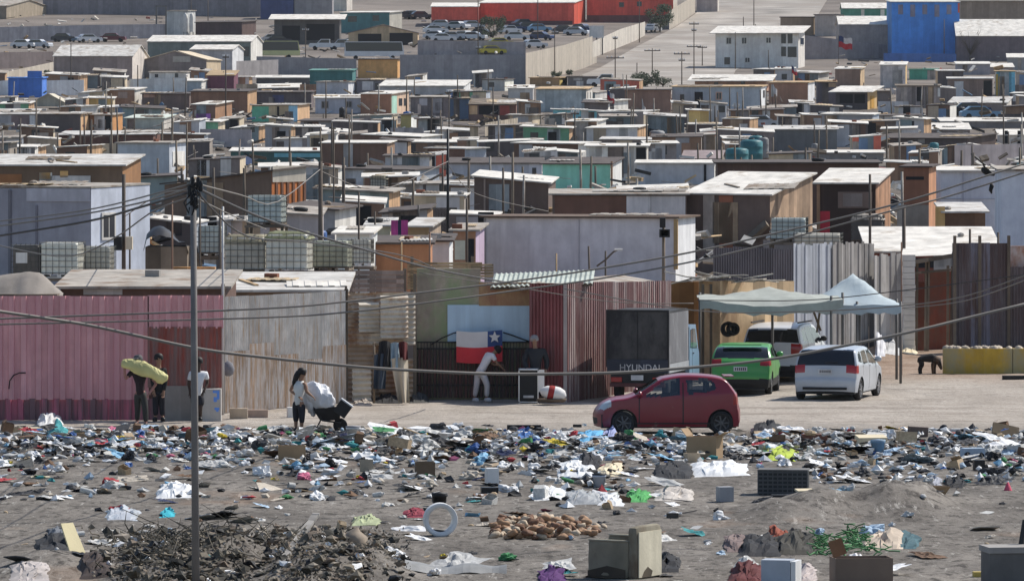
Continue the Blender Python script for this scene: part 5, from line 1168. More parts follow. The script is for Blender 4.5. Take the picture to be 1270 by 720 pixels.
# ---- nearer houses
H_('long brown house with a pale flat roof and timber eave', 'house', -30, 152, 166, 206, 300, S(66, 55, 48), Li(150, 110, 74), M_zinc, 'mono', 10, op=[('p', 48, 62, 214, 222, S(150, 120, 80)), ('p', 74, 84, 212, 220, S(150, 120, 80)), ('p', -20, 26, 216, 232, S(92, 62, 40)), ('p', 48, 112, 218, 233, S(112, 114, 122)), ('p', 48, 64, 214, 232, S(170, 172, 178))], D=262, lm='the long brown house')
H_('blue grey timber house with a white boarded end and one window', 'house', -20, 113, 178, 234, 352, S(84, 89, 106), Li(200, 206, 218), M_zinc3, 'mono', 1, op=[('sw', 124, 139, 264, 298, WH), ('t', 7, 10, 236, 350, S(66, 70, 84)), ('p', 30, 112, 234, 250, S(98, 104, 122)), ('t', 42, 44, 255, 350, S(70, 74, 90))], D=226, depth=4.4, over=.02, lm='the blue grey timber house')
K_('dark brown shack with a rising roof and orange slatted end', 'shack', 200, 337, 376, 212, 285, S(64, 54, 50), Li(186, 112, 62), M_dkroof, 'mono', 3, tilt=-18, D=290, depth=3.4, op=[('sp', 337.5, 376, 206, 226, Li(190, 182, 168))] + [('sp', 341 + 6.5 * k, 343.5 + 6.5 * k, 226, 283, S(60, 40, 32)) for k in range(6)], lm='the orange slatted shack')
K_('grey roof panel shack beside the tall wooden pole', 'shack', 356, 396, 397, 268, 310, S(100, 100, 110), None, M_zinc3, 'mono', 4, D=270, tilt=3)
K_('pale blue box shack beside the caged tanks', 'shack', 417, 458, 464, 291, 350, S(142, 158, 175), S(160, 172, 186), M_zinc2, 'mono', 1, D=212, lm='the pale blue box shack')
K_('rust brown flat panel shack behind the patched fence', 'shack', 466, 533, 534, 303, 352, S(100, 70, 52), None, M_dkroof, 'mono', 1, D=216, lm='the rust brown panel shack')
K_('cream shack beside the pink striped cloth', 'shack', 456, 484, 486, 281, 325, Li(200, 190, 160), None, M_zinc, 'mono', 3, D=240)
K_('tan board shack behind the white scraps', 'shack', 506, 532, 545, 282, 325, Li(170, 144, 112), Li(170, 150, 130), M_zinc, 'mono', 4, D=243)
K_('white sheet shack half hidden by the pole', 'shack', 533, 557, 560, 300, 345, Li(226, 226, 226), None, M_dkroof, 'mono', 1, D=222)
K_('brown hut with a dark doorway and patterned cloth', 'hut', 562, 590, 600, 287, 340, S(104, 78, 64), Li(190, 170, 190), M_zinc3, 'mono', 2, D=236, op=[('o', 578, 588, 296, 326), ('p', 564, 577, 298, 322, S(120, 122, 118))])
H_('big plain house of pale grey panels with a bright white end', 'house', 600, 838, 866, 271, 352, S(122, 122, 134), Li(236, 236, 233), S(56, 47, 43), 'mono', -2, op=[('t', 836, 841, 272, 334, Li(206, 170, 120)), ('p', 600, 602.5, 272, 350, S(90, 90, 100)), ('p', 718, 719, 272, 350, S(104, 104, 116))], D=242, depth=4.0, lm='the big pale grey house')
K_('dark brown shed with a sloping white roof edge', 'shed', 588, 680, 690, 228, 285, S(58, 50, 50), None, M_zinc2, 'mono', 4, tilt=9, D=318, op=[('t', 600, 602, 222, 270, S(88, 80, 80))])
K_('long patched brown and grey building behind the big pale house', 'building', 685, 851, 852, 242, 320, S(62, 53, 53), None, M_zinc3, 'mono', 2, op=[('p', 688, 777, 243, 268, S(70, 50, 45)), ('p', 777, 807, 243, 267, S(120, 121, 132)), ('p', 807.5, 850, 243, 267, S(120, 121, 132))], D=277, depth=5.2)
K_('dark brown building with a wide white roof and plank end wall', 'building', 853, 955, 1014, 242, 320, S(62, 53, 53), Li(180, 152, 126, 'plank'), M_zinc2, 'mono', 22, op=[('p', 893, 910, 243, 318, S(92, 56, 44))], D=277, depth=5.2, tilt=1, lm='the plank ended building')
K_('low shack under a crumpled white roof behind the patched building', 'shack', 770, 852, 853, 240, 250, S(62, 53, 53), None, M_zinc2, 'mono', 7, D=292, tilt=-3)
shack('shed', 'open timber shed with a white roof and tan plank end', 'shed', 1014, 1086, 1112, 228, 312, S(36, 28, 28), Li(184, 142, 112, 'plank'), M_zinc2, 'mono', 14, op=[('p', 1014, 1030, 262, 290, S(110, 20, 36)), ('p', 1040, 1082, 238, 258, S(72, 62, 62)), ('p', 1046, 1070, 240, 256, S(84, 80, 84)), ('t', 1014, 1018, 229, 300, S(90, 70, 56))], D=268, depth=4.5, lm='the open timber shed')
K_('narrow tall brown shed with a tan end', 'shed', 1121, 1152, 1167, 208, 310, S(74, 50, 42), Li(196, 144, 110), M_dkroof, 'mono', 1, op=[('o', 1124, 1146, 219, 223), ('p', 1113, 1152, 254, 292, S(84, 82, 84, 'plank'))], D=262, depth=3)
H_('pale blue panel house with dark joints', 'house', 1167, 1241, 1242, 213, 315, S(142, 153, 180), None, M_zinc2, 'mono', 2, op=[('t', 1194, 1195, 214, 310, S(90, 96, 116)), ('p', 1168, 1241, 246, 247, S(96, 104, 124))], D=268)
H_('pale blue house wall at the frame edge, nearest the street', 'house', 1242, 1300, 1300, 212, 330, S(140, 151, 178), None, M_zinc3, 'mono', 1, D=236)
shack('cage', 'brown boarded animal pen with a tan end under a littered roof', 'pen', 1172, 1222, 1224, 264, 312, S(66, 50, 40, 'plank'), None, M_zinc, 'mono', 6, op=[('p', 1160, 1172, 256, 286, Li(220, 180, 120))], D=252)
K_('low shack with a broad white litter strewn roof', 'shack', 1080, 1238, 1240, 313, 345, S(72, 40, 36), None, M_zinc2, 'mono', 20, op=[('o', 1120, 1180, 320, 332)], D=222, depth=6)
# ---- sheds just behind the front fences
K_('lean to with a pale flat roof behind the pink fence', 'shed', 75, 279, 280, 358, 400, S(52, 40, 38), None, M_zinc3, 'mono', 4, D=160, depth=6)
K_('lean to with a dusty pale roof behind the galvanised fence', 'shed', 281, 425, 426, 362, 400, S(70, 60, 54), None, M_zinc, 'mono', 6, D=170, depth=6)
longwall_D = None
b = thing('slat_fence', 'grey weathered fence of level boards above the galvanised fence', 'fence', W(420, 362, 178)); D = 178
for i in range(5):
    for x0, x1 in ((345, 415), (416, 502)):
        mb = MB(); z = ZA(362 - i * 5.4, D) ; mb.box(P2(x0, D)[0], P2(x1, D)[0] - .02, D + RNG.uniform(0, .02), D + .06, z, z + .12, 0); mb.build('board', mat('shade_grey_board', sh(86, 79, 80), 'plank'), b)
for px in (345, 415, 500): mb = MB(); mb.box(P2(px, D)[0], P2(px, D)[0] + .1, D + .07, D + .17, 0, ZA(333, D)); mb.build('post', M_wood, b)
b = thing('slat_fence', 'tan fence of stacked level boards above the gate wall', 'fence', W(560, 345, 185)); D = 185
for x0, x1, y0, n_ in ((505, 525, 326, 10), (525, 598, 326, 3), (584, 612, 328, 5)):
    for i in range(n_): mb = MB(); z = ZA(y0 + i * 3.4, D); mb.box(P2(x0, D)[0], P2(x1, D)[0], D + RNG.uniform(0, .05), D + .09, z - .05, z + .02); mb.build('board', Li(168, 148, 116, 'plank'), b)
for px in (509, 584): mb = MB(); mb.box(P2(px, D)[0], P2(px, D)[0] + .1, D + .1, D + .2, 0, ZA(318, D)); mb.build('post', M_wood, b)
# tarpaulin at the left edge
D = 158; tp = thing('tarpaulin', 'grey brown tarpaulin draped over a ridge behind the pink fence', 'tarpaulin', W(30, 365, D)); mb = MB(); vs_ = []
for j in range(13):
    for i in range(21):
        u, v = i / 20, j / 12; px = -30 + 104 * u; top = 337 + 14 * abs(u - .62) ** 1.2 + (10 * max(0, u - .72) * 8 if u > .72 else 0)
        d_ = D + 3 * v; z = ZA(top, D) - 1.3 * abs(v - .45) ** 1.3 * 2 + .06 * mnoise.noise(Vector((u * 8, v * 5, 2))); vs_.append((P2(px, D)[0], d_, z))
mb.add(vs_, [(j * 21 + i, j * 21 + i + 1, (j + 1) * 21 + i + 1, (j + 1) * 21 + i) for j in range(12) for i in range(20)], 0, True); mb.build('sheet', mat('grey_tarp', (.27, .24, .21), 'plain', dirt=.3), tp)
mb = MB(); mb.box(P2(-20, D)[0], P2(70, D)[0], D + .3, D + 2.6, 0, ZA(365, D)); mb.build('stacked_goods', M_wood, tp)

# ---- caged water tanks on timber stands
M_cage = mat('cage_steel', (.10, .10, .09), 'flat', .5); M_cagep = mat('cage_pale', (.16, .15, .13), 'flat', .5)
M_ibc = {'w': mat('tank_white', (.80, .77, .66), 'plain', .5, dirt=.3), 'g': mat('tank_green', (.48, .49, .38), 'plain', .6, dirt=.2), 'd': mat('tank_dark', (.14, .13, .12), 'plain', .6), 'b': mat('tank_blue', (.60, .66, .62), 'plain', .5), 'a': mat('tank_grey', (.66, .63, .54), 'plain', .6, dirt=.35)}
def ibc(lab, x0, x1, y0, y1, D, k, cover=None, stand=True):
    s = F / D; w = (x1 - x0) / s; h = (y1 - y0) / s; c = W((x0 + x1) / 2, y1, D); rt = thing('water_tank', lab, 'water tank', c, (x0 + x1) / 2, (y0 + y1) / 2, 'caged water tanks', fixed=False)
    dd = w * .9; M_ = Matrix.Translation(c) @ rotz(-.12)
    mb = MB(); n = 6; r = .07; P_ = []
    for sx, sy, a0 in ((1, -1, -90), (1, 1, 0), (-1, 1, 90), (-1, -1, 180)):
        for q in range(n + 1): a = math.radians(a0 + 90 * q / n); P_.append((sx * (w / 2 - r - .03) + r * math.cos(a), sy * (dd / 2 - r - .03) + r * math.sin(a)))
    N_ = len(P_); z0, z1 = .14, h - .04; ring = [Vector((x, y, z0)) for x, y in P_] + [Vector((x, y, z1 - .05)) for x, y in P_] + [Vector((x * .93, y * .93, z1)) for x, y in P_]
    mb.add([M_ @ v for v in ring], [(i, (i + 1) % N_, (i + 1) % N_ + N_, i + N_) for i in range(N_)] + [(i + N_, (i + 1) % N_ + N_, (i + 1) % N_ + 2 * N_, i + 2 * N_) for i in range(N_)] + [tuple(range(2 * N_, 3 * N_))], 0, False); mb.build('tank_body', M_ibc[k], rt)
    mb = MB(); t = max(.012, .6 / s)
    for i in range(6):
        z = .15 + (h - .19) * i / 5
        for a, b_ in (((-w / 2, -dd / 2), (w / 2, -dd / 2)), ((w / 2, -dd / 2), (w / 2, dd / 2)), ((-w / 2, -dd / 2), (-w / 2, dd / 2)), ((-w / 2, dd / 2), (w / 2, dd / 2))): mb.beam(M_ @ Vector((*a, z)), M_ @ Vector((*b_, z)), t, t)
    for i in range(7):
        f_ = -w / 2 + w * i / 6
        for y in (-dd / 2, dd / 2): mb.beam(M_ @ Vector((f_, y - t * .5, .1)), M_ @ Vector((f_, y - t * .5, h)), t, t)
    for i in range(1, 6): y = -dd / 2 + dd * i / 6; mb.beam(M_ @ Vector((w / 2, y, .1)), M_ @ Vector((w / 2, y, h)), t, t)
    mb.build('cage', M_cage if k != 'w' else M_cagep, rt)
    mb = MB()
    for y in (-dd / 2, 0, dd / 2 - .1): mb.box(-w / 2, w / 2, y, y + .1, 0, .03, 0, M_); mb.box(-w / 2, w / 2, y, y + .1, .1, .13, 0, M_)
    for x in (-w / 2, -.06, w / 2 - .12): mb.box(x, x + .12, -dd / 2, dd / 2, .03, .1, 0, M_)
    mb.build('pallet', M_wood if k != 'w' else M_white, rt)
    if cover:
        mb = MB(); vs_ = []
        for j in range(9):
            for i in range(9): u, v = i / 8 - .5, j / 8 - .5; e_ = max(abs(u), abs(v)); vs_.append(M_ @ Vector((u * w * 1.06, v * dd * 1.06, h + .03 - (.22 if e_ > .49 else 0) + .03 * mnoise.noise(Vector((u * 9, v * 9, D))))))
        mb.add(vs_, [(j * 9 + i, j * 9 + i + 1, (j + 1) * 9 + i + 1, (j + 1) * 9 + i) for j in range(8) for i in range(8)], 0, True); mb.build('cover_sheet', cover, rt)
    if stand:
        zb = zbase(D); g = thing('tank_stand', 'timber stand under the ' + lab, 'stand', (c.x, D, zb), (x0 + x1) / 2, y1 + 8, 'tank stands', fixed=False); mb = MB()
        mb.box(-w / 2 - .1, w / 2 + .1, -dd / 2, dd / 2, c.z - zb - .1, c.z - zb - .003, 0, Matrix.Translation((c.x, c.y, zb)) @ rotz(-.12)); mb.build('deck', M_wood, g)
        for sx in (-1, 1):
            for sy in (-1, 1): mb = MB(); p_ = Matrix.Translation((c.x, c.y, zb)) @ rotz(-.12); mb.box(sx * w / 2 - .06, sx * w / 2 + .06, sy * (dd / 2 - .1) - .06, sy * (dd / 2 - .1) + .06, -.2, c.z - zb - .1, 0, p_); mb.build('leg', M_wood, g)
ibc('dark clad tank with a white label panel', 17, 53, 302, 344, 176, 'd'); ibc('dirty white caged tank beside the dark clad one', 53, 102, 299, 344, 176, 'w'); ibc('grey caged tank nearest the white boarded end', 103, 141, 304, 344, 177, 'a')
b = thing('label_panel', 'white label panel on the dark clad tank', 'panel', W(27, 323, 175.3)); mb = MB(); w0 = W(20, 326, 175.3); w1 = W(34, 313, 175.3); mb.box(w0.x, w1.x, 175.2, 175.23, w0.z, w1.z); mb.build('board', M_white, b)
M_gc = mat('green_cover', (.22, .23, .13), 'plain', .8, dirt=.3); M_bc = mat('brown_cover', (.28, .25, .17), 'plain', .8, dirt=.4)
ibc('grey tank under a ragged brown cover', 281, 333, 292, 339, 182, 'a', M_bc); ibc('white caged tank with an olive green cover', 332, 386, 288, 338, 181, 'w', M_gc); ibc('green grey caged tank beside the pale blue shack', 388, 436, 297, 336, 183, 'g')
ibc('pale caged tank behind the thin white pole', 246, 279, 279, 318, 200, 'b'); ibc('greenish tank in front of the orange slats', 309, 353, 241, 279, 258, 'b')
ibc('pale green caged tank against the plank end', 957, 1001, 269, 300, 236, 'b'); ibc('low pale caged tank behind the zinc fence', 986, 1044, 288, 318, 214, 'a'); ibc('dark grey caged tank in the open timber shed', 1057, 1096, 266, 301, 232, 'd', M_zinc3)
ibc('small white caged tank behind the green grey one', 434, 462, 296, 330, 205, 'w')
ibc('tank wrapped in tan cloth on the far roofs', 460, 480, 218, 240, 330, 'a', M_bc, False)
# ------------------------------------------------------------------ the rest of the settlement: shacks, sheet fences, tanks
PAL_S = [(104, 108, 120), (92, 94, 104), (80, 78, 84), (70, 66, 70), (58, 54, 58), (72, 58, 52), (84, 66, 56), (64, 50, 46), (120, 122, 132), (98, 90, 84), (74, 88, 98), (60, 70, 80), (112, 104, 94), (50, 48, 54)]
NAMES_S = ['blue grey', 'grey', 'dark grey', 'dim brown', 'blackish', 'brown', 'tan brown', 'dark brown', 'pale grey', 'drab', 'slate blue', 'dark slate', 'beige grey', 'tarred black']
ACC = [((60, 110, 130), 'turquoise'), ((50, 70, 110), 'navy blue'), ((60, 100, 86), 'green'), ((120, 60, 52), 'red'), ((130, 110, 70), 'ochre')]
ENDS = [(Li(206, 190, 164), 'cream end'), (WH, 'white end'), (Li(190, 154, 118, 'plank'), 'tan end'), (Li(150, 140, 130), 'grey end'), (Li(170, 176, 184), 'pale blue end')]
ROOFS = [(M_zinc2, 'white roof'), (M_zinc, 'weathered pale roof'), (M_zinc3, 'dusty roof'), (M_dkroof, 'dark roof'), (M_zinc2, 'white roof')]
def ok_here(x0, y0, x1, y1, D, lim=.12, fl=.6):
    A = max(1e-3, (x1 - x0) * (y1 - y0)); hid = 0
    for (a, b_, c, d_, E, sf) in BOX:
        w = min(x1, c) - max(x0, a); h = min(y1, d_) - max(y0, b_)
        if w > 0 and h > 0:
            if E > D + .5:
                if w * h / max(1, (c - a) * (d_ - b_)) > (.5 if sf else lim): return False
            else: hid += w * h
            if abs(E - D) < (3.5 if sf else 6): return False
    return hid / A < fl
rg = random.Random(5); nfill = 0
FRONT = [(0, 367, 277, 520), (277, 366, 428, 510), (428, 335, 700, 500), (655, 350, 830, 495)]
for tries in range(9000):
    if nfill >= 242: break
    yb = 106 + (rg.random() ** .95) * 215
    if nfill > 200: yb = rg.uniform(28, 106)
    D = D_of(yb); s = F / D; wpx = rg.uniform(2.0, 5.5) * s; hm = rg.uniform(1.5, 2.3); x0 = rg.uniform(-30, 1270); yt = yb - hm * s
    if yb < 122 and (690 < x0 + wpx / 2 < 905 or (yb < 100 and 640 < x0 + wpx / 2 < 1025)): continue
    xc = x0 + wpx; xr = xc + (rg.choice([0, 0, .5, .9, 1.6]) * s if rg.random() < .7 else 0)
    if not ok_here(x0, yt - 4, xr, yb, D): continue
    if rg.random() < .10: (cc, nm) = rg.choice(ACC)
    else: i = rg.randrange(len(PAL_S)); cc, nm = PAL_S[i], NAMES_S[i]
    k = rg.choice(['wall', 'wall', 'plank', 'corr']); en, enn = rg.choice(ENDS); rm, rn = rg.choice(ROOFS)
    op = []
    if rg.random() < .45: q = x0 + wpx * rg.uniform(.15, .7); op.append(('d', q, q + .75 * s, yb - 1.75 * s, yb + 1, rg.choice([M_dark, S(90, 70, 60), S(110, 112, 120), S(60, 80, 110)])))
    if rg.random() < .4: q = x0 + wpx * rg.uniform(.1, .75); op.append(('g', q, q + .7 * s, yb - 1.7 * s, yb - 1.0 * s))
    if rg.random() < .5: q = x0 + wpx * rg.uniform(.05, .6); op.append(('p', q, q + rg.uniform(.8, 1.6) * s, yt + .5, yb, S(*rg.choice(PAL_S))))
    lab = f'{nm} shack with {rn}' + (f' and {enn}' if xr > xc + 2 else '') + (' and dark window' if any(o_[0] == 'g' for o_ in op) else '')
    shack('shack', lab, 'shack', x0, xc, xr, yt, yb, S(*cc, k), en, rm, 'mono', rg.uniform(.6, 3.2), op=op, depth=rg.uniform(2.5, 4.5), tilt=rg.uniform(-.28, .28) * s, over=rg.uniform(.05, .35), soft=True); nfill += 1
nw = 0
for tries in range(4000):
    if nw >= 210: break
    yb = 112 + (rg.random() ** .9) * 238; D = D_of(yb); s = F / D; wpx = rg.uniform(2.5, 7) * s; h = rg.uniform(1.0, 1.9) * s; x0 = rg.uniform(-20, 1270)
    if yb < 122 and 690 < x0 < 905: continue
    if not ok_here(x0, yb - h, x0 + wpx, yb, D, .10, .5): continue
    i = rg.randrange(len(PAL_S)); lit_ = rg.random() < .25
    longwall(('sunlit pale' if lit_ else NAMES_S[i]) + ' patched sheet fence', [(x0, yb + (6 if lit_ else 0), yb - h + (6 if lit_ else 0)), (x0 + wpx, yb, yb - h + rg.uniform(-.5, .5))], rg.choice([M_zinc, Li(170, 158, 140, 'plank')]) if lit_ else S(*PAL_S[i], rg.choice(['plank', 'corr', 'plank'])), .06, 'sheet_fence', 'fence', True); nw += 1
# loose roofing sheets, boards and barrels lying about between the shacks
M_bl_ = [(M_zinc2, 'white'), (M_zinc, 'pale'), (M_zinc3, 'dusty'), (Li(190, 170, 140, 'plank'), 'tan'), (M_wood, 'grey')]
rq = random.Random(21); ROOF_N = len(ROOF_AT)
def on_roof(a, b_, f):
    p = f(a, b_); n = (f(min(1, a + .05), b_) - f(max(0, a - .05), b_)).cross(f(a, b_ + .05) - p).normalized(); n = n if n.z > 0 else -n
    U = (f(1, b_) - f(0, b_)).normalized(); return p, Matrix((U, n.cross(U), n)).transposed().to_4x4()
for k in range(190):
    f, Wd_, d_, s_, (xa, xb), yt_ = rq.choice(ROOF_AT); a, b_ = rq.uniform(.1, .9), rq.uniform(.12, .5); p, R_ = on_roof(a, b_, f); m_, nm = rq.choice(M_bl_); L = rq.uniform(.5, 1.0) * Wd_ * .6; w = rq.uniform(.5, 1.3)
    Mx = Matrix.Translation(p + Vector((0, 0, .02))) @ R_ @ rotz(rq.uniform(-.2, .2)) @ Matrix.Rotation(rq.uniform(-.02, .12), 4, 'X'); mb = MB()
    for i in range(10): q = -L / 2 + L * i / 10; mb.box(q, q + L / 10 * .99, -w / 2, w / 2, .02 + .02 * (i % 2), .045 + .02 * (i % 2), 0, Mx)
    o = mb.build('roofing_sheet', m_); reg(o, f'{nm} roofing sheet lying on a roof', 'sheet', xa + (xb - xa) * a, yt_ - 2, 'loose sheets on the shack roofs', fixed=False)
M_teal = mat('teal_plastic', (.04, .17, .19), 'plain', .5); M_blu = mat('blue_plastic', (.05, .12, .32), 'plain', .5); M_grtank = mat('grey_plastic', (.25, .25, .25), 'plain', .6); M_bwhite = mat('milky_plastic', (.55, .55, .52), 'plain', .5)
def barrel(px, py, D, r, h, m_, nm, stand=0):
    p = W(px, py, D); t = thing('barrel', f'{nm} plastic water barrel between the shacks', 'barrel', p, px, py, 'water barrels', fixed=False)
    mb = MB(); mb.lathe([(r * .9, 0), (r, .05 * h), (r, .3 * h), (r * 1.03, .33 * h), (r, .36 * h), (r, .62 * h), (r * 1.03, .65 * h), (r, .68 * h), (r, .88 * h), (r * .8, .96 * h), (r * .3, h), (0, h)], 14, 0, Matrix.Translation(p)); mb.build('drum', m_, t)
    mb = MB(); mb.lathe([(r * .28, h), (r * .28, h * 1.05), (0, h * 1.05)], 10, 0, Matrix.Translation(p)); mb.build('lid', M_black, t)
for px, py, D, r, h, m_, nm in ((914, 205, 440, .85, 1.3, M_teal, 'big teal'), (932, 199, 450, .85, 1.6, M_teal, 'large teal'), (938, 190, 470, .6, 1.4, M_teal, 'tall teal'), (947, 196, 455, .4, 1.6, M_grtank, 'tall grey'), (806, 176, 560, .6, 1.2, M_black, 'black'), (815, 182, 540, .7, 1.5, M_grtank, 'dull grey'), (1118, 160, 600, .5, 1.1, M_grtank, 'grey'), (1180, 146, 640, .6, 1.2, M_grtank, 'squat grey'), (1191, 144, 640, .55, 1.0, M_black, 'black'), (505, 150, 630, .45, 1.0, M_blu, 'blue'), (199, 150, 620, .5, 1.1, M_bwhite, 'milky')):
    barrel(px, py, D, r, h, m_, nm)
for k in range(55):
    yb = 140 + rg.random() * 200; D = D_of(yb); s = F / D; px = rg.uniform(0, 1270); m_, nm = rg.choice([(M_teal, 'teal'), (M_blu, 'blue'), (M_grtank, 'grey'), (M_black, 'black'), (M_bwhite, 'milky white')]); r = rg.uniform(.28, .5); h = rg.uniform(.8, 1.2)
    if ok_here(px - r * s, yb - h * s, px + r * s, yb, D, .1, .6): barrel(px, yb, D, r, h, m_, nm)

# scraps of board, sheet and rag between the shacks that nobody could count
mb = MB(); mt_ = [M_zinc2, M_zinc, M_wood, M_trim, M_tan, M_zinc3, mat('rag_blue', (.12, .2, .3), 'plain'), mat('rag_red', (.3, .1, .08), 'plain')]
for k in range(5000):
    yb = 116 + (rg.random() ** .9) * 235 if k < 4200 else rg.uniform(22, 112); px = rg.uniform(-10, 1280)
    if yb < 124 and (690 < px < 905 or (yb < 100 and 640 < px < 1025)): continue
    D = D_of(yb); p = Vector(((px - CX) * D / F, D, zbase(D))); L_ = rg.uniform(.2, 1.6); Mx = Matrix.Translation(p + Vector((0, 0, rg.uniform(.05, 1.0) if rg.random() < .5 else .04))) @ rotz(rg.gauss(0, .5)) @ Matrix.Rotation(rg.gauss(0, .35), 4, 'Y') @ Matrix.Rotation(rg.gauss(0, .5), 4, 'X')
    w_ = rg.uniform(.05, .5); mb.box(-L_ / 2, L_ / 2, -w_ / 2, w_ / 2, 0, rg.uniform(.02, .25), rg.choices(range(8), [5, 4, 5, 5, 3, 3, 1, 1])[0], Mx)
o = mb.build('debris', mt_); o['kind'] = 'stuff'
# what lies on the roofs: tyres, stones, planks
rq = random.Random(21); nroof = 0
def fit(f, a, b_): return f(a, b_)
for k in range(900):
    if nroof >= 230: break
    f, Wd_, d_, s_, (xa, xb), yt_ = rq.choice(ROOF_AT)
    a, b_ = rq.uniform(.06, .94), rq.uniform(.08, .6); p = f(a, b_); g1 = f(min(1, a + .05), b_) - p; g2 = f(a, b_ + .05) - p; n = g1.cross(g2).normalized()
    n = n if n.z > 0 else -n; Mx = Matrix.Translation(p) @ n.to_track_quat('Z', 'Y').to_matrix().to_4x4() @ rotz(rq.uniform(0, 6.28)); px = xa + (xb - xa) * a; kind = rq.choice(['tyre', 'stone', 'stone', 'plank', 'plank', 'brick'])
    mb = MB()
    if kind == 'tyre': mb.lathe([(.18, .0), (.31, .02), (.33, .09), (.31, .16), (.18, .18), (.18, .0)], 14, 0, Mx); m_ = M_tyre; lab = 'old black tyre weighing down a roof'
    elif kind == 'stone':
        r = rq.uniform(.1, .2); mb.lathe([(r * .7, 0), (r, r * .35), (r * .75, r * .8), (r * .2, r)], 7, 0, Mx @ Matrix.Scale(rq.uniform(.7, 1.4), 4, (1, 0, 0)), False); m_ = rq.choice([M_conc, M_zinc3, M_trim]); lab = 'stone weighing down a roof'
    elif kind == 'brick': mb.box(-.2, .2, -.1, .1, 0, .18, 0, Mx); m_ = rq.choice([M_conc, mat('red_brick', (.25, .10, .06), 'plain')]); lab = 'concrete block weighing down a roof' if m_ is M_conc else 'red brick block weighing down a roof'
    else: L_ = rq.uniform(.8, 2.2); mb.box(-L_ / 2, L_ / 2, -.06, .06, 0, .05, 0, Mx); m_ = rq.choice([M_wood, M_tan, M_zinc3]); lab = 'wooden plank lying on a roof'
    o = mb.build(kind if kind != 'brick' else 'concrete_block', m_); reg(o, lab, kind if kind != 'brick' else 'block', px, yt_ - 2, 'weights on the shack roofs', fixed=False); nroof += 1

# ------------------------------------------------------------------ far vehicles
def far_car(px, py, kind, col, nm, yaw, where='in the hillside car yard'):
    D = D_of(py); p = W(px, py, D); rt = thing(kind, f'{nm} {kind.replace("_", " ")} {where}', kind.replace('_', ' '), (0, 0, 0), px, py, 'vehicles parked on the hillside', fixed=False)
    if kind == 'parked_car': pr, cab, L, w = [(-2.1, .3), (-2.1, .75), (-1.9, .92), (2.0, .86), (2.15, .65), (2.15, .3)], [(-1.7, .9), (-1.1, 1.4), (.5, 1.42), (1.15, .9)], 4.2, 1.7
    elif kind == 'pickup': pr, cab, L, w = [(-2.5, .4), (-2.5, 1.05), (2.3, 1.05), (2.5, .8), (2.5, .4)], [(-.9, 1.05), (-.8, 1.7), (.6, 1.7), (1.2, 1.05)], 5, 1.8
    else: pr, cab, L, w = [(-4.5, .5), (-4.5, 1.2), (4.5, 1.2), (4.5, .5)], [(-4.5, 1.2), (-4.45, 2.7), (4.2, 2.7), (4.5, 1.2)], 9, 2.3
    m_ = mat('far_' + nm.replace(' ', '_'), col, 'plain', .3, dirt=.1)
    mb = MB(); mb.prism(pr, -w / 2, w / 2); mb.build('body', m_, rt); mb = MB(); mb.prism(cab, -w / 2 + .12, w / 2 - .12); mb.build('cabin', m_, rt)
    a, b_, c, d_ = cab; mb = MB()
    for s_ in (-1, 1):
        y = s_ * (w / 2 - .115); q = lambda A, B, t: (A[0] + (B[0] - A[0]) * t, A[1] + (B[1] - A[1]) * t)
        pts = [(a[0] + .18, a[1] + .06), (b_[0] + .06, b_[1] - .1), (c[0] - .06, c[1] - .1), (d_[0] - .2, d_[1] + .06)]
        mb.prism(pts, min(y, y + s_ * .008), max(y, y + s_ * .008))
    mb.build('side_window', M_glass, rt)
    for (A, B, o_) in ((a, b_, -1), (d_, c, 1)):
        mb = MB(); mb.add([(A[0] + o_ * .012, -w / 2 + .22, A[1] + .05), (A[0] + o_ * .012, w / 2 - .22, A[1] + .05), (B[0] + o_ * .012, w / 2 - .25, B[1] - .07), (B[0] + o_ * .012, -w / 2 + .25, B[1] - .07)], [(0, 1, 2, 3)]); mb.build('windscreen' if o_ > 0 else 'rear_window', M_glass, rt)
    for x in (-L * .31, L * .31):
        for s_ in (-1, 1): mb = MB(); mb.lathe([(.0, -.1), (.3, -.1), (.32, 0), (.3, .1), (0, .1)], 12, 0, Matrix.Translation((x, s_ * (w / 2 - .08), .32)) @ Matrix.Rotation(math.radians(90), 4, 'X')); mb.build('wheel', M_tyre, rt)
    rt.location = (p.x, D, zbase(D)); rt.rotation_euler = (0, 0, yaw)
VC = {'white': (.7, .7, .7), 'pale grey': (.45, .46, .48), 'dark grey': (.06, .06, .065), 'dark blue': (.02, .045, .12), 'yellow': (.55, .45, .05), 'silver': (.5, .52, .55), 'light blue': (.2, .35, .5), 'dull green': (.06, .12, .07), 'maroon': (.12, .02, .03)}
rc = random.Random(3)
for px, py, nm in ((541, 49, 'white'), (550, 52, 'white'), (549, 35, 'silver'), (540, 42, 'white'), (560, 50, 'silver'), (568, 37, 'pale grey'), (577, 49, 'silver'), (585, 36, 'silver'), (588, 50, 'white'), (598, 46, 'dark grey'), (632, 42, 'silver'), (640, 40, 'dark blue'), (650, 34, 'dark grey'), (641, 50, 'white'), (655, 38, 'dark grey'), (671, 50, 'dark blue'), (668, 40, 'light blue'), (580, 63, 'yellow'), (600, 62, 'pale grey'), (620, 58, 'yellow'), (633, 63, 'yellow'), (565, 66, 'dark grey'), (610, 68, 'yellow'), (700, 42, 'dark grey'), (715, 44, 'silver'), (722, 40, 'dark blue'), (502, 24, 'dark grey'), (512, 23, 'silver'), (522, 24, 'dark grey'), (662, 60, 'white')):
    far_car(px, py, 'parked_car', VC[nm], nm, rc.uniform(-.7, .7))
for px, py, nm in ((346, 55, 'dark grey'), (340, 53, 'white')): far_car(px, py, 'parked_car', VC[nm], nm, 0.1, 'beside the dark carport')
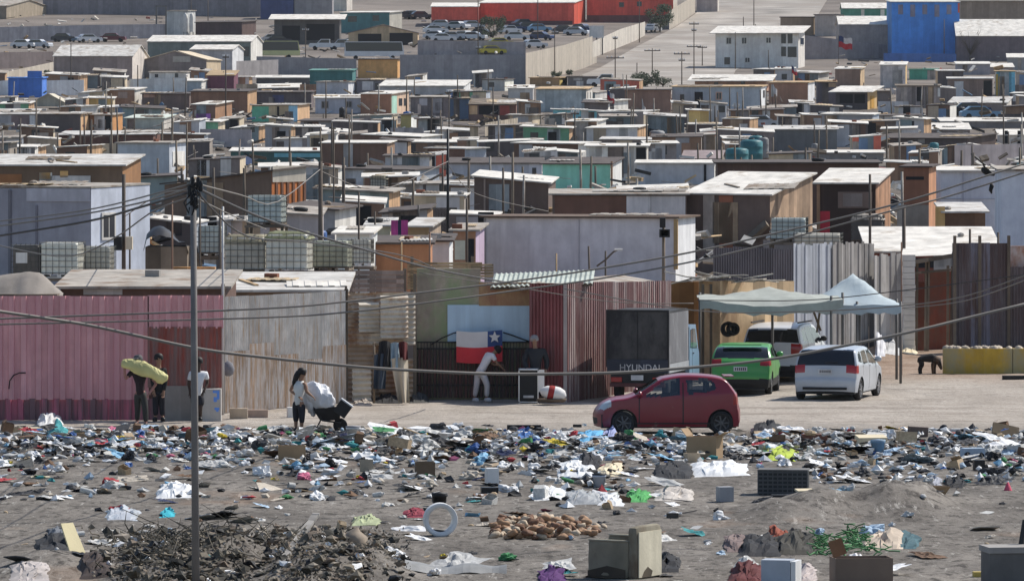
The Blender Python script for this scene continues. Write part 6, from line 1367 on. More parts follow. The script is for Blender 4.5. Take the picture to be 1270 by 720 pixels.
far_car(403, 62, 'pickup', VC['white'], 'white', 3.1, 'below the carport'); far_car(425, 62, 'pickup', VC['silver'], 'silver', 3.0, 'below the teal building')
far_car(464, 74, 'bus', VC['white'], 'white', 0.05, 'behind the ochre building'); far_car(335, 73, 'bus', (.62, .6, .3), 'pale yellow', .1, 'beside the grey wall')
far_car(752, 108, 'pickup', VC['white'], 'white', 3.05, 'where the dirt street meets the shacks'); far_car(810, 40, 'parked_car', VC['pale grey'], 'pale grey', 1.2, 'under the dark tree by the red warehouse')
for px, py, nm in ((58, 44, 'light blue'), (86, 45, 'white'), (98, 47, 'pale grey'), (118, 47, 'dark grey'), (132, 45, 'silver'), (150, 44, 'white'), (170, 45, 'dull green'), (30, 60, 'white'), (48, 60, 'silver'), (80, 52, 'dark grey'), (110, 53, 'white'), (140, 52, 'maroon')): far_car(px, py, 'parked_car', VC[nm], nm, rc.uniform(-.5, .5), 'in the scrap yard by the long wall')
for px, py, nm in ((1215, 148, 'light blue'), (1095, 170, 'light blue'), (1205, 143, 'dark blue'), (944, 160, 'pale grey'), (1075, 60, 'dark grey'), (1030, 72, 'dark grey'), (1060, 70, 'dark blue')): far_car(px, py, 'parked_car', VC[nm], nm, rc.uniform(-.4, .4), 'among the shacks')

# ------------------------------------------------------------------ trees and bushes
M_leaf = [mat('leaf_dark', (.035, .055, .028), 'plain', .8), mat('leaf_mid', (.06, .085, .04), 'plain', .8)]
M_bark = mat('grey_bark', (.13, .11, .09), 'wall')
def tree(name, lab, px, py, w, h, trunk=.3, dens=1500, m_=0, bare=False):
    D = D_of(py); s = F / D; p = W(px, py, D); p.z = zbase(D); Wm, Hm = w / s, h / s; rt = thing(name, lab, 'tree' if trunk > .1 else 'bush', p); rr = random.Random(px)
    mb = MB(); tips = []
    mb.tube([p, p + Vector((.05, 0, Hm * max(trunk, .15)))], [.13, .09], 7)
    for k in range(9 if not bare else 16):
        a = rr.uniform(0, 6.28); q = p + Vector((.05, 0, Hm * max(trunk, .15) * rr.uniform(.5, 1))); e = p + Vector((math.cos(a) * Wm * .4, math.sin(a) * Wm * .4, Hm * rr.uniform(.55, .97))); m1 = q.lerp(e, .5) + Vector((0, 0, .15)); mb.tube([q, m1, e], [.06, .04, .015], 5); tips.append(e)
        if bare:
            for z in range(5): f_ = m1.lerp(e, rr.random()); mb.tube([f_, f_ + Vector((rr.uniform(-.5, .5), rr.uniform(-.3, .3), rr.uniform(.1, .7)))], [.018, .006], 4)
    mb.build('trunk', M_bark, rt)
    if bare: return
    mb = MB(); cl = [(p + Vector((rr.uniform(-.38, .38) * Wm, rr.uniform(-.38, .38) * Wm, Hm * rr.uniform(trunk + .05, .92))), rr.uniform(.12, .24) * Wm) for _ in range(14)] + [(t_, .16 * Wm) for t_ in tips]
    for k in range(dens):
        c, r = rr.choice(cl); d = Vector((rr.gauss(0, 1), rr.gauss(0, 1), rr.gauss(0, .8))).normalized() * r * rr.random() ** .4; q = c + d; z = rr.uniform(.05, .13) * max(1, Wm / 3)
        u = Vector((rr.gauss(0, 1), rr.gauss(0, 1), rr.gauss(0, 1))).normalized(); v = u.orthogonal().normalized()
        mb.add([q - u * z, q + v * z * .5, q + u * z, q - v * z * .5], [(0, 1, 2, 3)], rr.randrange(2))
    mb.build('crown', M_leaf, rt)
tree('bush', 'dark green bush at the foot of the dirt street', 800, 108, 34, 19, .02, 2200); tree('bush', 'low olive bush beside the dark green one', 822, 108, 22, 11, .02, 900)
tree('tree', 'dark tree against the red warehouse by the street', 818, 40, 34, 32, .2, 2600); tree('tree', 'dark tree in the middle of the car yard', 611, 50, 32, 29, .2, 2400)
tree('bare_tree', 'leafless grey tree before the dark white roofed warehouse', 1203, 76, 34, 40, .3, 0, bare=True); tree('bush', 'small bush at the pale street wall', 690, 98, 14, 9, .02, 700); tree('bush', 'small shrub at the bend of the pale wall', 706, 93, 9, 6, .02, 400)
tree('bush', 'yellowish bush beside the blue shed', 59, 100, 13, 12, .05, 700)

# ------------------------------------------------------------------ tank frame, billboard, flags
D = D_of(47); b = thing('steel_gantry', 'tall thin steel frame beside the grey container', 'frame', W(200, 47, D)); mb = MB()
for px in (194, 206): mb.beam(W(px, 49, D), W(px, 7, D), .25, .25)
mb.beam(W(194, 8, D), W(206, 8, D), .25, .25); mb.build('steel_frame', M_polem, b)
for px in (230, 237.5): b = thing('silo', ('left' if px < 232 else 'right') + ' white steel silo beside the grey container', 'silo', W(px, 36, D)); mb = MB(); r = 2.8 * D / F; mb.lathe([(r * .9, -.5), (r, 0), (r, 2.0), (r * .8, 2.4), (0, 2.7)], 16, 0, Matrix.Translation(W(px, 36, D))); mb.build('shell', WH, b); mb = MB(); [mb.beam(W(px + q, 46, D), W(px + q, 36, D), .12, .12) for q in (-2, 2)]; mb.build('legs_frame', M_polem, b)
D = D_of(68); b = thing('billboard', 'blank grey billboard on three legs beside the dirt street', 'billboard', W(740, 68, D)); mb = MB(); p, q = W(731, 47, D), W(749, 32, D); mb.box(p.x, q.x, D, D + .2, p.z, q.z); mb.build('board', S(118, 122, 132), b)
for px in (733, 740, 747): mb = MB(); mb.beam(W(px, 71, D) - Vector((0, 0, .5)), W(px, 47, D), .2, .2); mb.build('leg', M_polem, b)
def pole(lab, px, yt, yb, D=None, w=None, arms=(), m_=None, lean=0, name='utility_pole', cat='pole', fixed=False, bits=()):
    D = D or D_of(yb); s = F / D; p = W(px, yb, D); p.z = min(p.z, zbase(D) + .0) - .2; q = W(px + lean, yt, D); r = (w / s / 2) if w else max(.07, .55 / s)
    rt = thing(name, lab, cat, p, px, (yt + yb) / 2, 'poles across the settlement', fixed=fixed); mb = MB(); mb.tube([p, p.lerp(q, .5), q], [r * 1.15, r, r * .85], 8); mb.build('shaft', m_ or M_pole, rt)
    for y, hw in arms: c = W(px, y, D); mb = MB(); mb.box(c.x - hw / s, c.x + hw / s, D - r - .1, D - r, c.z - .08, c.z + .06); ar = mb.build('crossarm', M_pole, rt); mb = MB(); [mb.lathe([(.05, 0), (.07, .1), (.04, .2), (0, .2)], 6, 0, Matrix.Translation((c.x + f_ * hw / s, D - r - .05, c.z + .06))) for f_ in (-.9, -.4, .4, .9)]; mb.build('insulator', M_plate, ar)
    for nm, x0, y0, x1, y1, mm in bits: a, c = W(x0, y1, D), W(x1, y0, D); mb = MB(); mb.box(a.x, c.x, D - r - .35, D - r - .01, a.z, c.z); mb.build(nm, mm, rt)
    return rt
for px, yt, yb, arms in ((763, 45, 110, ((72, 11), (48, 3))), (809, 60, 93, ((63, 10),)), (845.6, 64, 108, ((67, 10), (75, 4))), (860.7, 27, 96, ((30, 6), (58, 9), (38, 3))), (871, 57, 82, ((59, 6),)), (688, 36, 96, ((41, 4),)), (671, 58, 96, ()), (667, -8, 56, ()), (793, -8, 53, ()), (935, -10, 32, ()), (922, 21, 34, ()), (912, 40, 86, ()), (790, 78, 107, ()), (937, 30, 76, ()), (280, 68, 152, ((71, 4),)), (88, 54, 117, ()), (379, 34, 93, ((38, 4),)), (593, -8, 104, ((60, 3),)), (557, 112, 182, ((115, 3),)), (1171, 24, 76, ()), (258, 0, 32, ()), (237, -4, 22, ()), (924, 36, 82, ()), (953, 62, 86, ()), (713, 138, 195, ((141, 5),)), (852, 140, 176, ()), (1245, 110, 145, ()), (1010, 150, 190, ()), (905, 108, 150, ())):
    pole('tall bare pole' if not arms else 'power pole with crossarms', px, yt, yb, arms=arms)
fg = pole('tall dark wooden power pole in front of the rubbish, cables fanning from its top', 243, 222, 735, D=98.5, w=8.6, m_=mat('dark_pole', (.21, .195, .185), 'wall', .8, dirt=.3), lean=-3.5, fixed=True); land('the tall dark power pole', 246, 620)
D = 98.4; mb = MB(); mb.beam(W(232, 232, D), W(251, 226, D), .07, .07); mb.beam(W(234, 243, D), W(249, 240, D), .05, .05); ar = mb.build('bracket', M_pole, fg)
mb = MB()
for px, py in ((235, 237), (239, 226), (246, 226), (238, 248), (244, 252), (249, 231)): mb.lathe([(.03, -.09), (.04, -.04), (.03, 0), (.04, .04), (.02, .09)], 8, 0, Matrix.Translation(W(px, py, D - .1)))
mb.build('insulator', M_black, fg)
mb = MB(); rr = random.Random(2)
for k in range(7): a = W(238 + rr.uniform(-3, 4), 232 + k * 2, D - .12); mb.tube([a, a + Vector((rr.uniform(-.1, .1), -.05, -.12)), a + Vector((rr.uniform(-.16, .16), -.04, -.3)), a + Vector((rr.uniform(-.05, .1), 0, -.2))], .012, 5)
mb.build('wire_tangle', M_black, fg)
M_pw = mat('pale_pole', (.55, .54, .52), 'wall', .6); M_rp = mat('rusty_pole', (.26, .15, .10), 'wall', .7)
pole('thin pale steel pole at the joint of the pink and galvanised fences', 276.5, 256, 520, D=155.5, w=3.2, m_=M_pw)
pole('wooden pole with meter boxes before the white boarded end', 153.5, 216, 352, D=205, w=5.2, bits=(('meter_box', 157, 293, 165, 309, S(150, 146, 140)), ('dark_box', 142, 293, 152, 310, M_trim)))
for a in (('thin dark pole beside the meter box pole', 161, 264, 350, 206, 2.4, None), ('thin rusty pole before the black tarpaulin', 213.5, 249, 350, 190, 2.6, M_rp), ('thin grey post behind the dark power pole', 248, 240, 350, 185, 2.6, None), ('grey post beside the pale caged tank', 273, 260, 345, 188, 3.2, None),
    ('thick weathered pole above the grey roof panel', 397.5, 200, 345, 215, 6, None), ('thick short pole behind the weathered one', 426, 195, 262, 290, 4.2, None), ('slim post in the scrap beside the caged tanks', 445, 238, 345, 210, 2.6, None), ('slim post with a twisted wire', 414, 203, 262, 290, 2.2, None), ('short dark post above the cream shack', 465, 262, 300, 240, 2.6, None),
    ('tall black steel pole in the middle of the shacks', 555.5, 160, 310, 252, 3.4, M_black), ('grey pole beside the brown hut', 579, 246, 345, 222, 3.2, None), ('pole with a stay wire on the dark brown shed', 624, 208, 275, 300, 3.0, None), ('short post behind the tall black one', 549, 190, 240, 320, 2.6, None), ('tan post against the big pale grey house', 690, 314, 372, 180, 2.2, M_tan), ('leaning grey post against the big pale grey house', 733, 305, 345, 215, 2.8, None),
    ('rust brown thin steel post beside the dog', 1118, 300, 463, 178.5, 2.0, M_rp), ('weathered pole before the open timber shed', 1079, 216, 330, 214, 3.6, None), ('stout dark pole beside the white littered roof', 1121, 258, 330, 205, 5, None), ('short post at the dark fence', 1203, 284, 310, 200, 3.4, None), ('post standing behind the dark fence', 1238, 288, 312, 200, 3.4, None), ('pink ended post among white sheets', 533, 288, 345, 214, 2.4, M_rp), ('slim post by the brown panel shack', 498, 300, 345, 205, 2.0, M_tan), ('narrow dark post over the scrap roofs', 519, 254, 270, 262, 2.4, M_black)):
    pole(a[0], a[1], a[2], a[3], D=a[4], w=a[5], m_=a[6], lean=(-3 if 'leaning' in a[0] else 0))
lp = pole('lamp post with a small floodlight before the big pale grey house', 823, 271, 352, D=214, w=4.2, m_=M_wood, bits=(('lamp_housing', 817.5, 284, 830.5, 294, M_trim), ('lamp_lens', 819.5, 285.5, 828.5, 292, Li(130, 150, 130)), ('junction_box', 818, 270, 825, 282, M_trim)))
lp = pole('bent post with a white solar lamp head', 751, 311, 352, D=212, w=2.6, m_=M_pole, bits=(('lamp_head', 762, 308, 772, 310.5, M_white),)); mb = MB(); mb.tube([W(740, 330, 212), W(751, 322, 212), W(761, 312, 212), W(766, 310, 212)], .035, 6); mb.build('lamp_arm', M_pole, lp)
for k in range(150):
    yb = 118 + rg.random() * 200; px = rg.uniform(0, 1270); D = D_of(yb); s = F / D
    if yb < 128 and 690 < px < 905: continue
    pole('thin crooked post', px, yb - rg.uniform(2.0, 4.6) * s, yb, lean=rg.uniform(-2, 2), m_=rg.choice([M_pole, M_wood, M_zinc3, M_wood]), name='post')
def flag(lab, px, py, D, w, h, cols, hang=0.3, name='flag'):
    s = F / D; p = W(px, py, D); rt = thing(name, lab, 'flag', p, px, py, 'flags over the settlement', fixed=False); g = zbase(D)
    mb = MB(); mb.tube([(p.x, D, g), (p.x, D, p.z + .15)], max(.025, .3 / s), 5); mb.build('flagpole', M_pole, rt)
    mb = MB(); nx, nz = 8, 6; W_, H_m = w / s, h / s; P_ = []
    for j in range(nz + 1):
        for i in range(nx + 1):
            u, v = i / nx, j / nz; P_.append((p.x + W_ * u, D + .18 * math.sin(u * 7 + v) * u, p.z - H_m * v - hang * H_m * u + .08 * math.sin(u * 9) * H_m))
    for j in range(nz):
        for i in range(nx): 
            c = 0 if len(cols) == 1 else (2 if (i < 3 and j < 3) else 0 if j < 3 else 1)
            f0 = j * (nx + 1) + i; mb.add([P_[f0], P_[f0 + 1], P_[f0 + nx + 2], P_[f0 + nx + 1]], [(0, 1, 2, 3)], c, True)
    mb.build('flag_cloth', cols, rt)
M_fw, M_fr, M_fb = Li(206, 200, 196, 'plain'), Li(176, 40, 50, 'plain'), mat('flag_navy', (.03, .05, .14), 'plain')
flag('large red and white flag flying below the grey warehouse', 1040, 45, 880, 17, 14, [M_fw, M_fr, M_fb], .25); flag('small red and white flag above the brown house', 982, 82, 760, 7, 9, [M_fw, M_fr, M_fb], .4); flag('limp striped flag by the grey blue container', 753, 112, 640, 9, 12, [M_fw, M_fr, M_fb], .5)
for px, py, D, w, h in ((814, 110, 660, 6, 22), (796, 122, 640, 5, 16), (775, 146, 600, 12, 16), (855, 152, 600, 11, 16), (900, 128, 640, 4, 9), (911, 130, 640, 5, 10), (958, 104, 690, 6, 9), (1012, 148, 600, 8, 9), (1214, 182, 520, 7, 12), (812, 196, 480, 14, 8), (640, 184, 500, 8, 10), (105, 166, 560, 4, 9), (1104, 108, 680, 9, 6), (868, 122, 660, 4, 8)):
    flag('limp faded white flag', px, py, D, w, h, [M_fw], .9)
b = thing('cloth', 'pink striped cloth hung on a line before the scrap roofs', 'cloth', W(495, 272, 232)); mb = MB(); D = 232
for i in range(10): mb.add([W(485 + 2.1 * i, 273, D + .04 * (i % 2)), W(487.1 + 2.1 * i, 273, D + .04 * ((i + 1) % 2)), W(487.1 + 2.1 * i, 300, D + .04 * ((i + 1) % 2)), W(485 + 2.1 * i, 300, D + .04 * (i % 2))], [(0, 1, 2, 3)], 1 if i in (4, 5) else 0)
mb.build('striped_cloth', [Li(196, 84, 150, 'plain'), mat('cloth_navy', (.05, .05, .09), 'plain')], b)
D = 198; b = thing('tarpaulin', 'black tarpaulin over goods beside the rusty pole', 'tarpaulin', W(203, 312, D)); mb = MB(); vs_ = []
for j in range(9):
    for i in range(15): u, v = i / 14, j / 8; vs_.append(W(178 + 56 * u, 300 - 20 * math.sin(math.pi * min(1, u * 1.25 + .05)) ** .8 * (1 - (2 * v - 1) ** 2 * .6) + (14 if i in (0, 14) else 0) + 2 * mnoise.noise(Vector((u * 7, v * 6, 0))), D + 2.4 * v))
mb.add(vs_, [(j * 15 + i, j * 15 + i + 1, (j + 1) * 15 + i + 1, (j + 1) * 15 + i) for j in range(8) for i in range(14)], 0, True); mb.build('sheet', M_black, b)
mb = MB(); p, q = W(180, 345, D), W(232, 306, D); mb.box(p.x, q.x, D + .1, D + 2.2, 0, q.z); mb.build('stacked_goods', M_wood, b)
b = thing('board', 'tan timber board pile beside the rusty pole', 'boards', W(240, 335, 176)); mb = MB(); p, q = W(206, 343, 176), W(272, 330, 176); [mb.box(p.x + .1 * k, q.x - .07 * k, 176 + .1 * k, 176.3 + .1 * k, q.z - .32 + .1 * k, q.z - .23 + .1 * k) for k in range(3)]; mb.build('stack', Li(200, 150, 96, 'plank'), b)
mb = MB(); [mb.box(x - .05, x + .05, 176.1, 176.2, 0, q.z - .32) for x in (p.x + .3, q.x - .3)]; mb.build('trestle', M_wood, b)

# ------------------------------------------------------------------ cables
def cable(lab, pts, D0, D1, r, m_=M_cable):
    xs = [p[0] for p in pts]; ys = [p[1] for p in pts]; n = max(10, int(abs(xs[-1] - xs[0]) / 14)); P_ = []
    t0 = np.array(xs, float); 
    for i in range(n + 1):
        t = i / n * (len(pts) - 1); k = min(int(t), len(pts) - 2); f_ = t - k; p0, p1, p2, p3 = pts[max(k - 1, 0)], pts[k], pts[k + 1], pts[min(k + 2, len(pts) - 1)]
        c = [.5 * ((2 * p1[j]) + (p2[j] - p0[j]) * f_ + (2 * p0[j] - 5 * p1[j] + 4 * p2[j] - p3[j]) * f_ * f_ + (3 * p1[j] - p0[j] - 3 * p2[j] + p3[j]) * f_ ** 3) for j in (0, 1)]
        P_.append(W(c[0], c[1], D0 + (D1 - D0) * i / n))
    mb = MB(); mb.tube(P_, r, 6); o = mb.build('cable', m_); reg(o, lab, 'cable', pts[len(pts) // 2][0], pts[len(pts) // 2][1], 'overhead cables', fixed=True); return o
M_cdk = mat('cable_dark', (.05, .045, .045), 'flat', .6)
cable('thick sagging cable crossing the whole yard below the roofs', [(-20, 382), (0, 386), (60, 395), (120, 405), (240, 431), (330, 443), (450, 455), (560, 461.5), (640, 463.5), (760, 462), (850, 456), (950, 446), (1050, 428), (1139, 409), (1200, 394), (1270, 377), (1290, 372)], 104, 112, .030)
cable('upper of two parallel thin cables rising to the right over the big pale house', [(-20, 396), (0, 395), (317, 383), (428, 374), (511, 364), (619, 351), (730, 335), (850, 314), (954, 291), (1111, 253), (1217, 220), (1270, 203), (1290, 197)], 116, 122, .021)
cable('lower of two parallel thin cables rising to the right over the big pale house', [(-20, 403), (0, 402), (317, 394), (440, 386), (560, 371), (640, 360), (752, 344), (860, 324), (954, 302), (1111, 260), (1177, 243), (1270, 214), (1290, 208)], 116, 122, .019)
cable('highest thin cable running from the dark pole to the frame edge', [(236, 228), (120, 258), (0, 274), (-20, 276)], 98.4, 125, .014); cable('second thin cable fanning from the dark pole past the white boarded end', [(236, 233), (180, 250), (100, 266), (0, 280), (-20, 283)], 98.4, 122, .016)
cable('third thicker dark cable fanning from the dark pole to the caged tanks', [(236, 238), (170, 258), (110, 274), (0, 292), (-20, 295)], 98.4, 120, .022, M_cdk); cable('lowest slack cable fanning from the dark pole above the tanks', [(236, 244), (190, 262), (140, 296), (80, 318), (-20, 300)], 98.4, 130, .014)
cable('thin cable from the dark pole to the orange slatted shack', [(244, 228), (300, 242), (340, 252), (397, 210)], 98.4, 215, .016); cable('dark cable from the dark pole down to the gate roof', [(244, 233), (330, 272), (454, 310), (540, 334), (640, 352)], 98.4, 160, .024, M_cdk); cable('slack cable from the dark pole to the brown panel shack', [(244, 238), (300, 290), (380, 300), (500, 317), (560, 345)], 98.4, 190, .018, M_cdk); cable('short cable from the dark pole to the tank tops', [(244, 246), (290, 268), (330, 284)], 98.4, 178, .014)
cable('thin wire crossing between the meter pole and the dark pole', [(155, 268), (200, 240), (236, 236)], 205, 98.5, .014); cable('long thin wire over the low roofs between weathered and black poles', [(397, 212), (470, 235), (556, 200)], 215, 252, .016); cable('thin wire from the black pole to the dark brown shed', [(556, 205), (590, 240), (680, 262)], 252, 300, .016)
cable('pale wire over the awnings to the frame edge', [(700, 358), (865, 385), (1000, 386), (1118, 379), (1200, 366), (1290, 334)], 158, 150, .016); cable('thin dark wire above the pale blue canopy', [(865, 372), (1000, 372), (1120, 360), (1290, 338)], 160, 150, .014, M_cdk); cable('thin wire along the dark fence top', [(1118, 382), (1200, 372), (1290, 340)], 175, 165, .014); cable('faint wire before the maroon hut', [(520, 338), (640, 356), (760, 374), (860, 376)], 156, 158, .012)
for k in range(16):
    y0 = 150 + rg.random() * 130; x0 = rg.uniform(0, 1100); L_ = rg.uniform(60, 190); D = D_of(y0 + 30)
    o = cable('', [(x0, y0), (x0 + L_ * .5, y0 + rg.uniform(3, 14)), (x0 + L_, y0 + rg.uniform(-12, 12))], D, D + rg.uniform(-8, 8), .35 * D / F)
    o['label'] = 'thin slack wire strung between shack posts'; REG.append([o, 'thin slack wire strung between shack posts', x0 + L_ / 2, y0])
# birds on the cable
D = 121.5
b = thing('bird', 'dark bird with half raised wings perched on the upper cable', 'bird', W(1222, 215, D)); V = [(W(1217, 208, D), .025), (W(1219.5, 210.5, D), .07), (W(1224, 213.5, D), .085), (W(1229, 215.5, D), .045), (W(1234, 217, D), .03)]; skinned('body', V, [(0, 1), (1, 2), (2, 3), (3, 4)], M_black, b)
mb = MB(); mb.add([W(1221, 211, D - .08), W(1218, 203, D - .2), W(1224, 208, D - .2), W(1231, 214.5, D - .06)], [(0, 1, 2, 3)]); mb.build('wing', M_black, b)
b = thing('shoes', 'dark rag hanging from the lower cable near the bird', 'rag', W(1230, 228, D)); mb = MB(); mb.tube([W(1229.5, 226, D - .02), W(1230, 231, D - .03), W(1228.5, 236, D - .02), W(1230, 240, D)], [.02, .05, .04, .015], 7); mb.build('rag', M_black, b); b.name = 'rag'
# ------------------------------------------------------------------ hand-placed rubbish
def CM(key, col, kind='plain', **k): return mat(key, col, kind, **k)
M_card = CM('cardboard', (.36, .25, .15), 'plain', rough=.9, dirt=.25); M_cardl = CM('cardboard_pale', (.50, .39, .27), 'plain', dirt=.2); M_cream = CM('cream_board', (.66, .57, .40), 'plain', dirt=.15)
M_plw = CM('plastic_white', (.72, .72, .71), 'plain', rough=.45, dirt=.2)
def up(px, py, az=0.0): g = G(px, py); return Matrix.Translation(g) @ rotz(az)
def item(name, lab, cat, px, py, lm=None):
    t = thing(name, lab, cat, G(px, py)); 
    if lm: land(lm, px, py - 8)
    return t
def openbox(name, lab, px, py, w, d, h, az, m_, flaps=True, inner=None, lm=None, tilt=0, cat='box'):
    t = item(name, lab, cat, px, py, lm); Mx = up(px, py, az) @ Matrix.Rotation(tilt, 4, 'Y'); th = .015
    mb = MB()
    for a in ((-w / 2, w / 2, -d / 2, -d / 2 + th), (-w / 2, w / 2, d / 2 - th, d / 2), (-w / 2, -w / 2 + th, -d / 2 + th, d / 2 - th), (w / 2 - th, w / 2, -d / 2 + th, d / 2 - th)): mb.box(*a, -.03, h, 0, Mx)
    mb.box(-w / 2 + th, w / 2 - th, -d / 2 + th, d / 2 - th, -.02, .0, 0, Mx); mb.build('box_wall', m_, t)
    if inner: mb = MB(); mb.box(-w / 2 + .02, w / 2 - .02, -d / 2 + .02, d / 2 - .02, .02, h * .8, 0, Mx); mb.build('contents', inner, t)
    if flaps:
        for sx, ang in ((-1, .9), (1, .5)): mb = MB(); a = Mx @ Matrix.Translation((sx * w / 2, 0, h + .002)) @ Matrix.Rotation(-sx * ang + (math.pi if sx < 0 else 0), 4, 'Y'); mb.box(0, d * .42, -d / 2, d / 2, -.006, .006, 0, a); mb.build('flap', m_, t)
    return t
# armchair, tipped back and torn
def armchair():
    t = item('armchair', 'dirty beige armchair lying abandoned with its bare back turned to the sun', 'armchair', 778, 716, 'the abandoned armchair'); Mx = up(789, 717, math.radians(-28))
    fa = CM('chair_fabric', (.25, .225, .17), 'plain', rough=.95, dirt=.35, stain=(.13, .10, .07), amt=.35); bk = CM('chair_backcloth', (.60, .55, .42), 'wall', rough=.95, dirt=.22)
    def cush(x0, x1, y0, y1, z0, z1, nm, m_, r=.06):
        mb = MB(); n = 5; P = []
        cx, cy, cz = (x0 + x1) / 2, (y0 + y1) / 2, (z0 + z1) / 2; hx, hy, hz = (x1 - x0) / 2, (y1 - y0) / 2, (z1 - z0) / 2; N_ = 10
        vs_ = []; fs = []
        for ax in range(3):
            for sg in (-1, 1):
                o = len(vs_)
                for i in range(N_ + 1):
                    for j in range(N_ + 1):
                        c = [0, 0, 0]; c[ax] = sg; c[(ax + 1) % 3] = -1 + 2 * i / N_; c[(ax + 2) % 3] = -1 + 2 * j / N_
                        v = Vector((c[0] * hx, c[1] * hy, c[2] * hz)); inn = Vector((max(-hx + r, min(hx - r, v.x)), max(-hy + r, min(hy - r, v.y)), max(-hz + r, min(hz - r, v.z)))); dd = v - inn
                        if dd.length > 1e-6: v = inn + dd.normalized() * r
                        v = v + Vector((cx, cy, cz)); v += Vector((1, 1, 1)) * .012 * mnoise.noise(v * 5); vs_.append(Mx @ v)
                for i in range(N_):
                    for j in range(N_):
                        f = (o + i * (N_ + 1) + j, o + (i + 1) * (N_ + 1) + j, o + (i + 1) * (N_ + 1) + j + 1, o + i * (N_ + 1) + j + 1); fs.append(f if sg > 0 else f[::-1])
        mb.add(vs_, fs, 0, True); return mb.build(nm, m_, t)
    cush(-.78, .0, -.30, -.12, .0, .66, 'armrest', fa); cush(-.78, .0, .46, .64, .0, .70, 'armrest', fa)       # the arms run to the picture's left, the back stands at the right
    cush(-.74, .0, -.13, .47, .05, .36, 'seat', fa)
    cush(-.02, .17, -.30, .66, -.02, .90, 'backrest', fa, .075)
    mb = MB(); mb.box(.168, .185, -.25, .60, .03, .80, 0, Mx); mb.build('back_panel', bk, t)
    mb = MB()
    for y in (-.21, .55): mb.tube([Mx @ Vector((x, y - .085, .65 if y < 0 else .69)) for x in np.linspace(-.76, -.02, 8)], .014, 5)
    mb.build('piping', CM('chair_piping', (.42, .39, .31), 'plain'), t)
    mb = MB(); mb.prism([(-.2, .03), (.15, .03), (.2, .12), (.02, .2), (-.12, .13)], -.002, .002, Mx @ Matrix.Translation((.188, .05, 0)) @ rotz(math.radians(90))); mb.build('torn_patch', CM('chair_tear', (.10, .08, .055), 'plain'), t)
    mb = MB(); mb.add([Mx @ Vector(v) for v in ((-.775, -.304, .02), (-.05, -.304, .02), (-.05, -.304, .16), (-.4, -.304, .22), (-.775, -.304, .13))], [(0, 1, 2, 3, 4)]); mb.build('stain', CM('chair_stain', (.07, .055, .04), 'plain'), t)
armchair()
# black slatted crate
t = item('crate', 'large black plastic crate with a dusty top standing alone on the dirt', 'crate', 972, 612, 'the black crate'); Mx = up(972, 612, -.12); mb = MB(); w, d, h = 1.02, .6, .50
mb.box(-w / 2, w / 2, -d / 2, d / 2, 0, h, 0, Mx); mb.build('body', CM('crate_black', (.03, .033, .035), 'plain', rough=.6), t)
mb = MB()
for k in range(6): z = .03 + k * .085; mb.box(-w / 2 - .01, w / 2 + .01, -d / 2 - .014, -d / 2 - .002, z, z + .035, 0, Mx)
for k in range(11): x = -w / 2 + k * w / 10; mb.box(x - .012, x + .012, -d / 2 - .02, -d / 2 - .015, 0, h, 0, Mx)
mb.build('lattice', CM('crate_grey', (.10, .105, .11), 'plain'), t); mb = MB(); mb.box(-w / 2 - .015, w / 2 + .015, -d / 2 - .022, d / 2 + .01, h + .002, h + .03, 0, Mx); mb.build('rim', CM('crate_rim', (.16, .155, .15), 'plain'), t)
openbox('cardboard_box', 'large brown cardboard box in front of the red car', 874, 567, .72, .5, .50, -.35, M_card, True, None, 'the large cardboard box'); openbox('cardboard_box', 'flat brown cardboard tray under the red car', 800, 548, .9, .5, .18, .1, M_card, False); openbox('cardboard_box', 'small tan cardboard box on the ground beside the large one', 858, 573, .3, .3, .2, .3, M_cardl, False)
openbox('cardboard_box', 'brown cardboard box with a pale edge below the barrow', 362, 570, .62, .4, .32, .05, M_card, False, None, 'the brown box below the barrow'); openbox('cardboard_box', 'dark brown box with a cream lid edge near the middle', 527, 590, .42, .35, .32, .1, CM('card_dark', (.17, .12, .08), 'plain'), False, None, 'the dark brown box')
t = item('cardboard_box', 'big brown cardboard box with a torn flap, closest to the frame bottom', 'box', 1068, 722, 'the big cardboard box'); t2 = t; Mx = up(1068, 724, .12); mb = MB(); w, d, h = .98, .6, .46
for a in ((-w / 2, w / 2, -d / 2, -d / 2 + .02), (-w / 2, w / 2, d / 2 - .02, d / 2), (-w / 2, -w / 2 + .02, -d / 2 + .02, d / 2 - .02), (w / 2 - .02, w / 2, -d / 2 + .02, d / 2 - .02)): mb.box(*a, -.05, h, 0, Mx)
mb.box(-w / 2 + .02, w / 2 - .02, -d / 2 + .02, d / 2 - .02, 0, .25, 0, Mx); mb.build('box_wall', CM('card_brown', (.20, .145, .11), 'plain', dirt=.2), t)
mb = MB(); a = Mx @ Matrix.Translation((-w / 2 + .02, -.1, h)) @ Matrix.Rotation(-.35, 4, 'Y'); mb.box(-.02, .22, -.02, 0, 0, .28, 0, a); mb.build('flap', CM('card_orange', (.33, .17, .09), 'plain'), t)
t = item('panel_box', 'white and blue grey appliance panel wrapped in red cloth at the frame bottom', 'panel', 965, 722, 'the white appliance panel'); Mx = up(965, 724, -.25); mb = MB(); mb.box(-.25, .25, -.2, .2, -.05, .42, 0, Mx); mb.build('panel', CM('appliance_grey', (.42, .46, .52), 'wall'), t)
mb = MB(); mb.box(.26, .34, -.2, .3, -.05, .4, 0, Mx); mb.build('side_panel', M_plw, t)
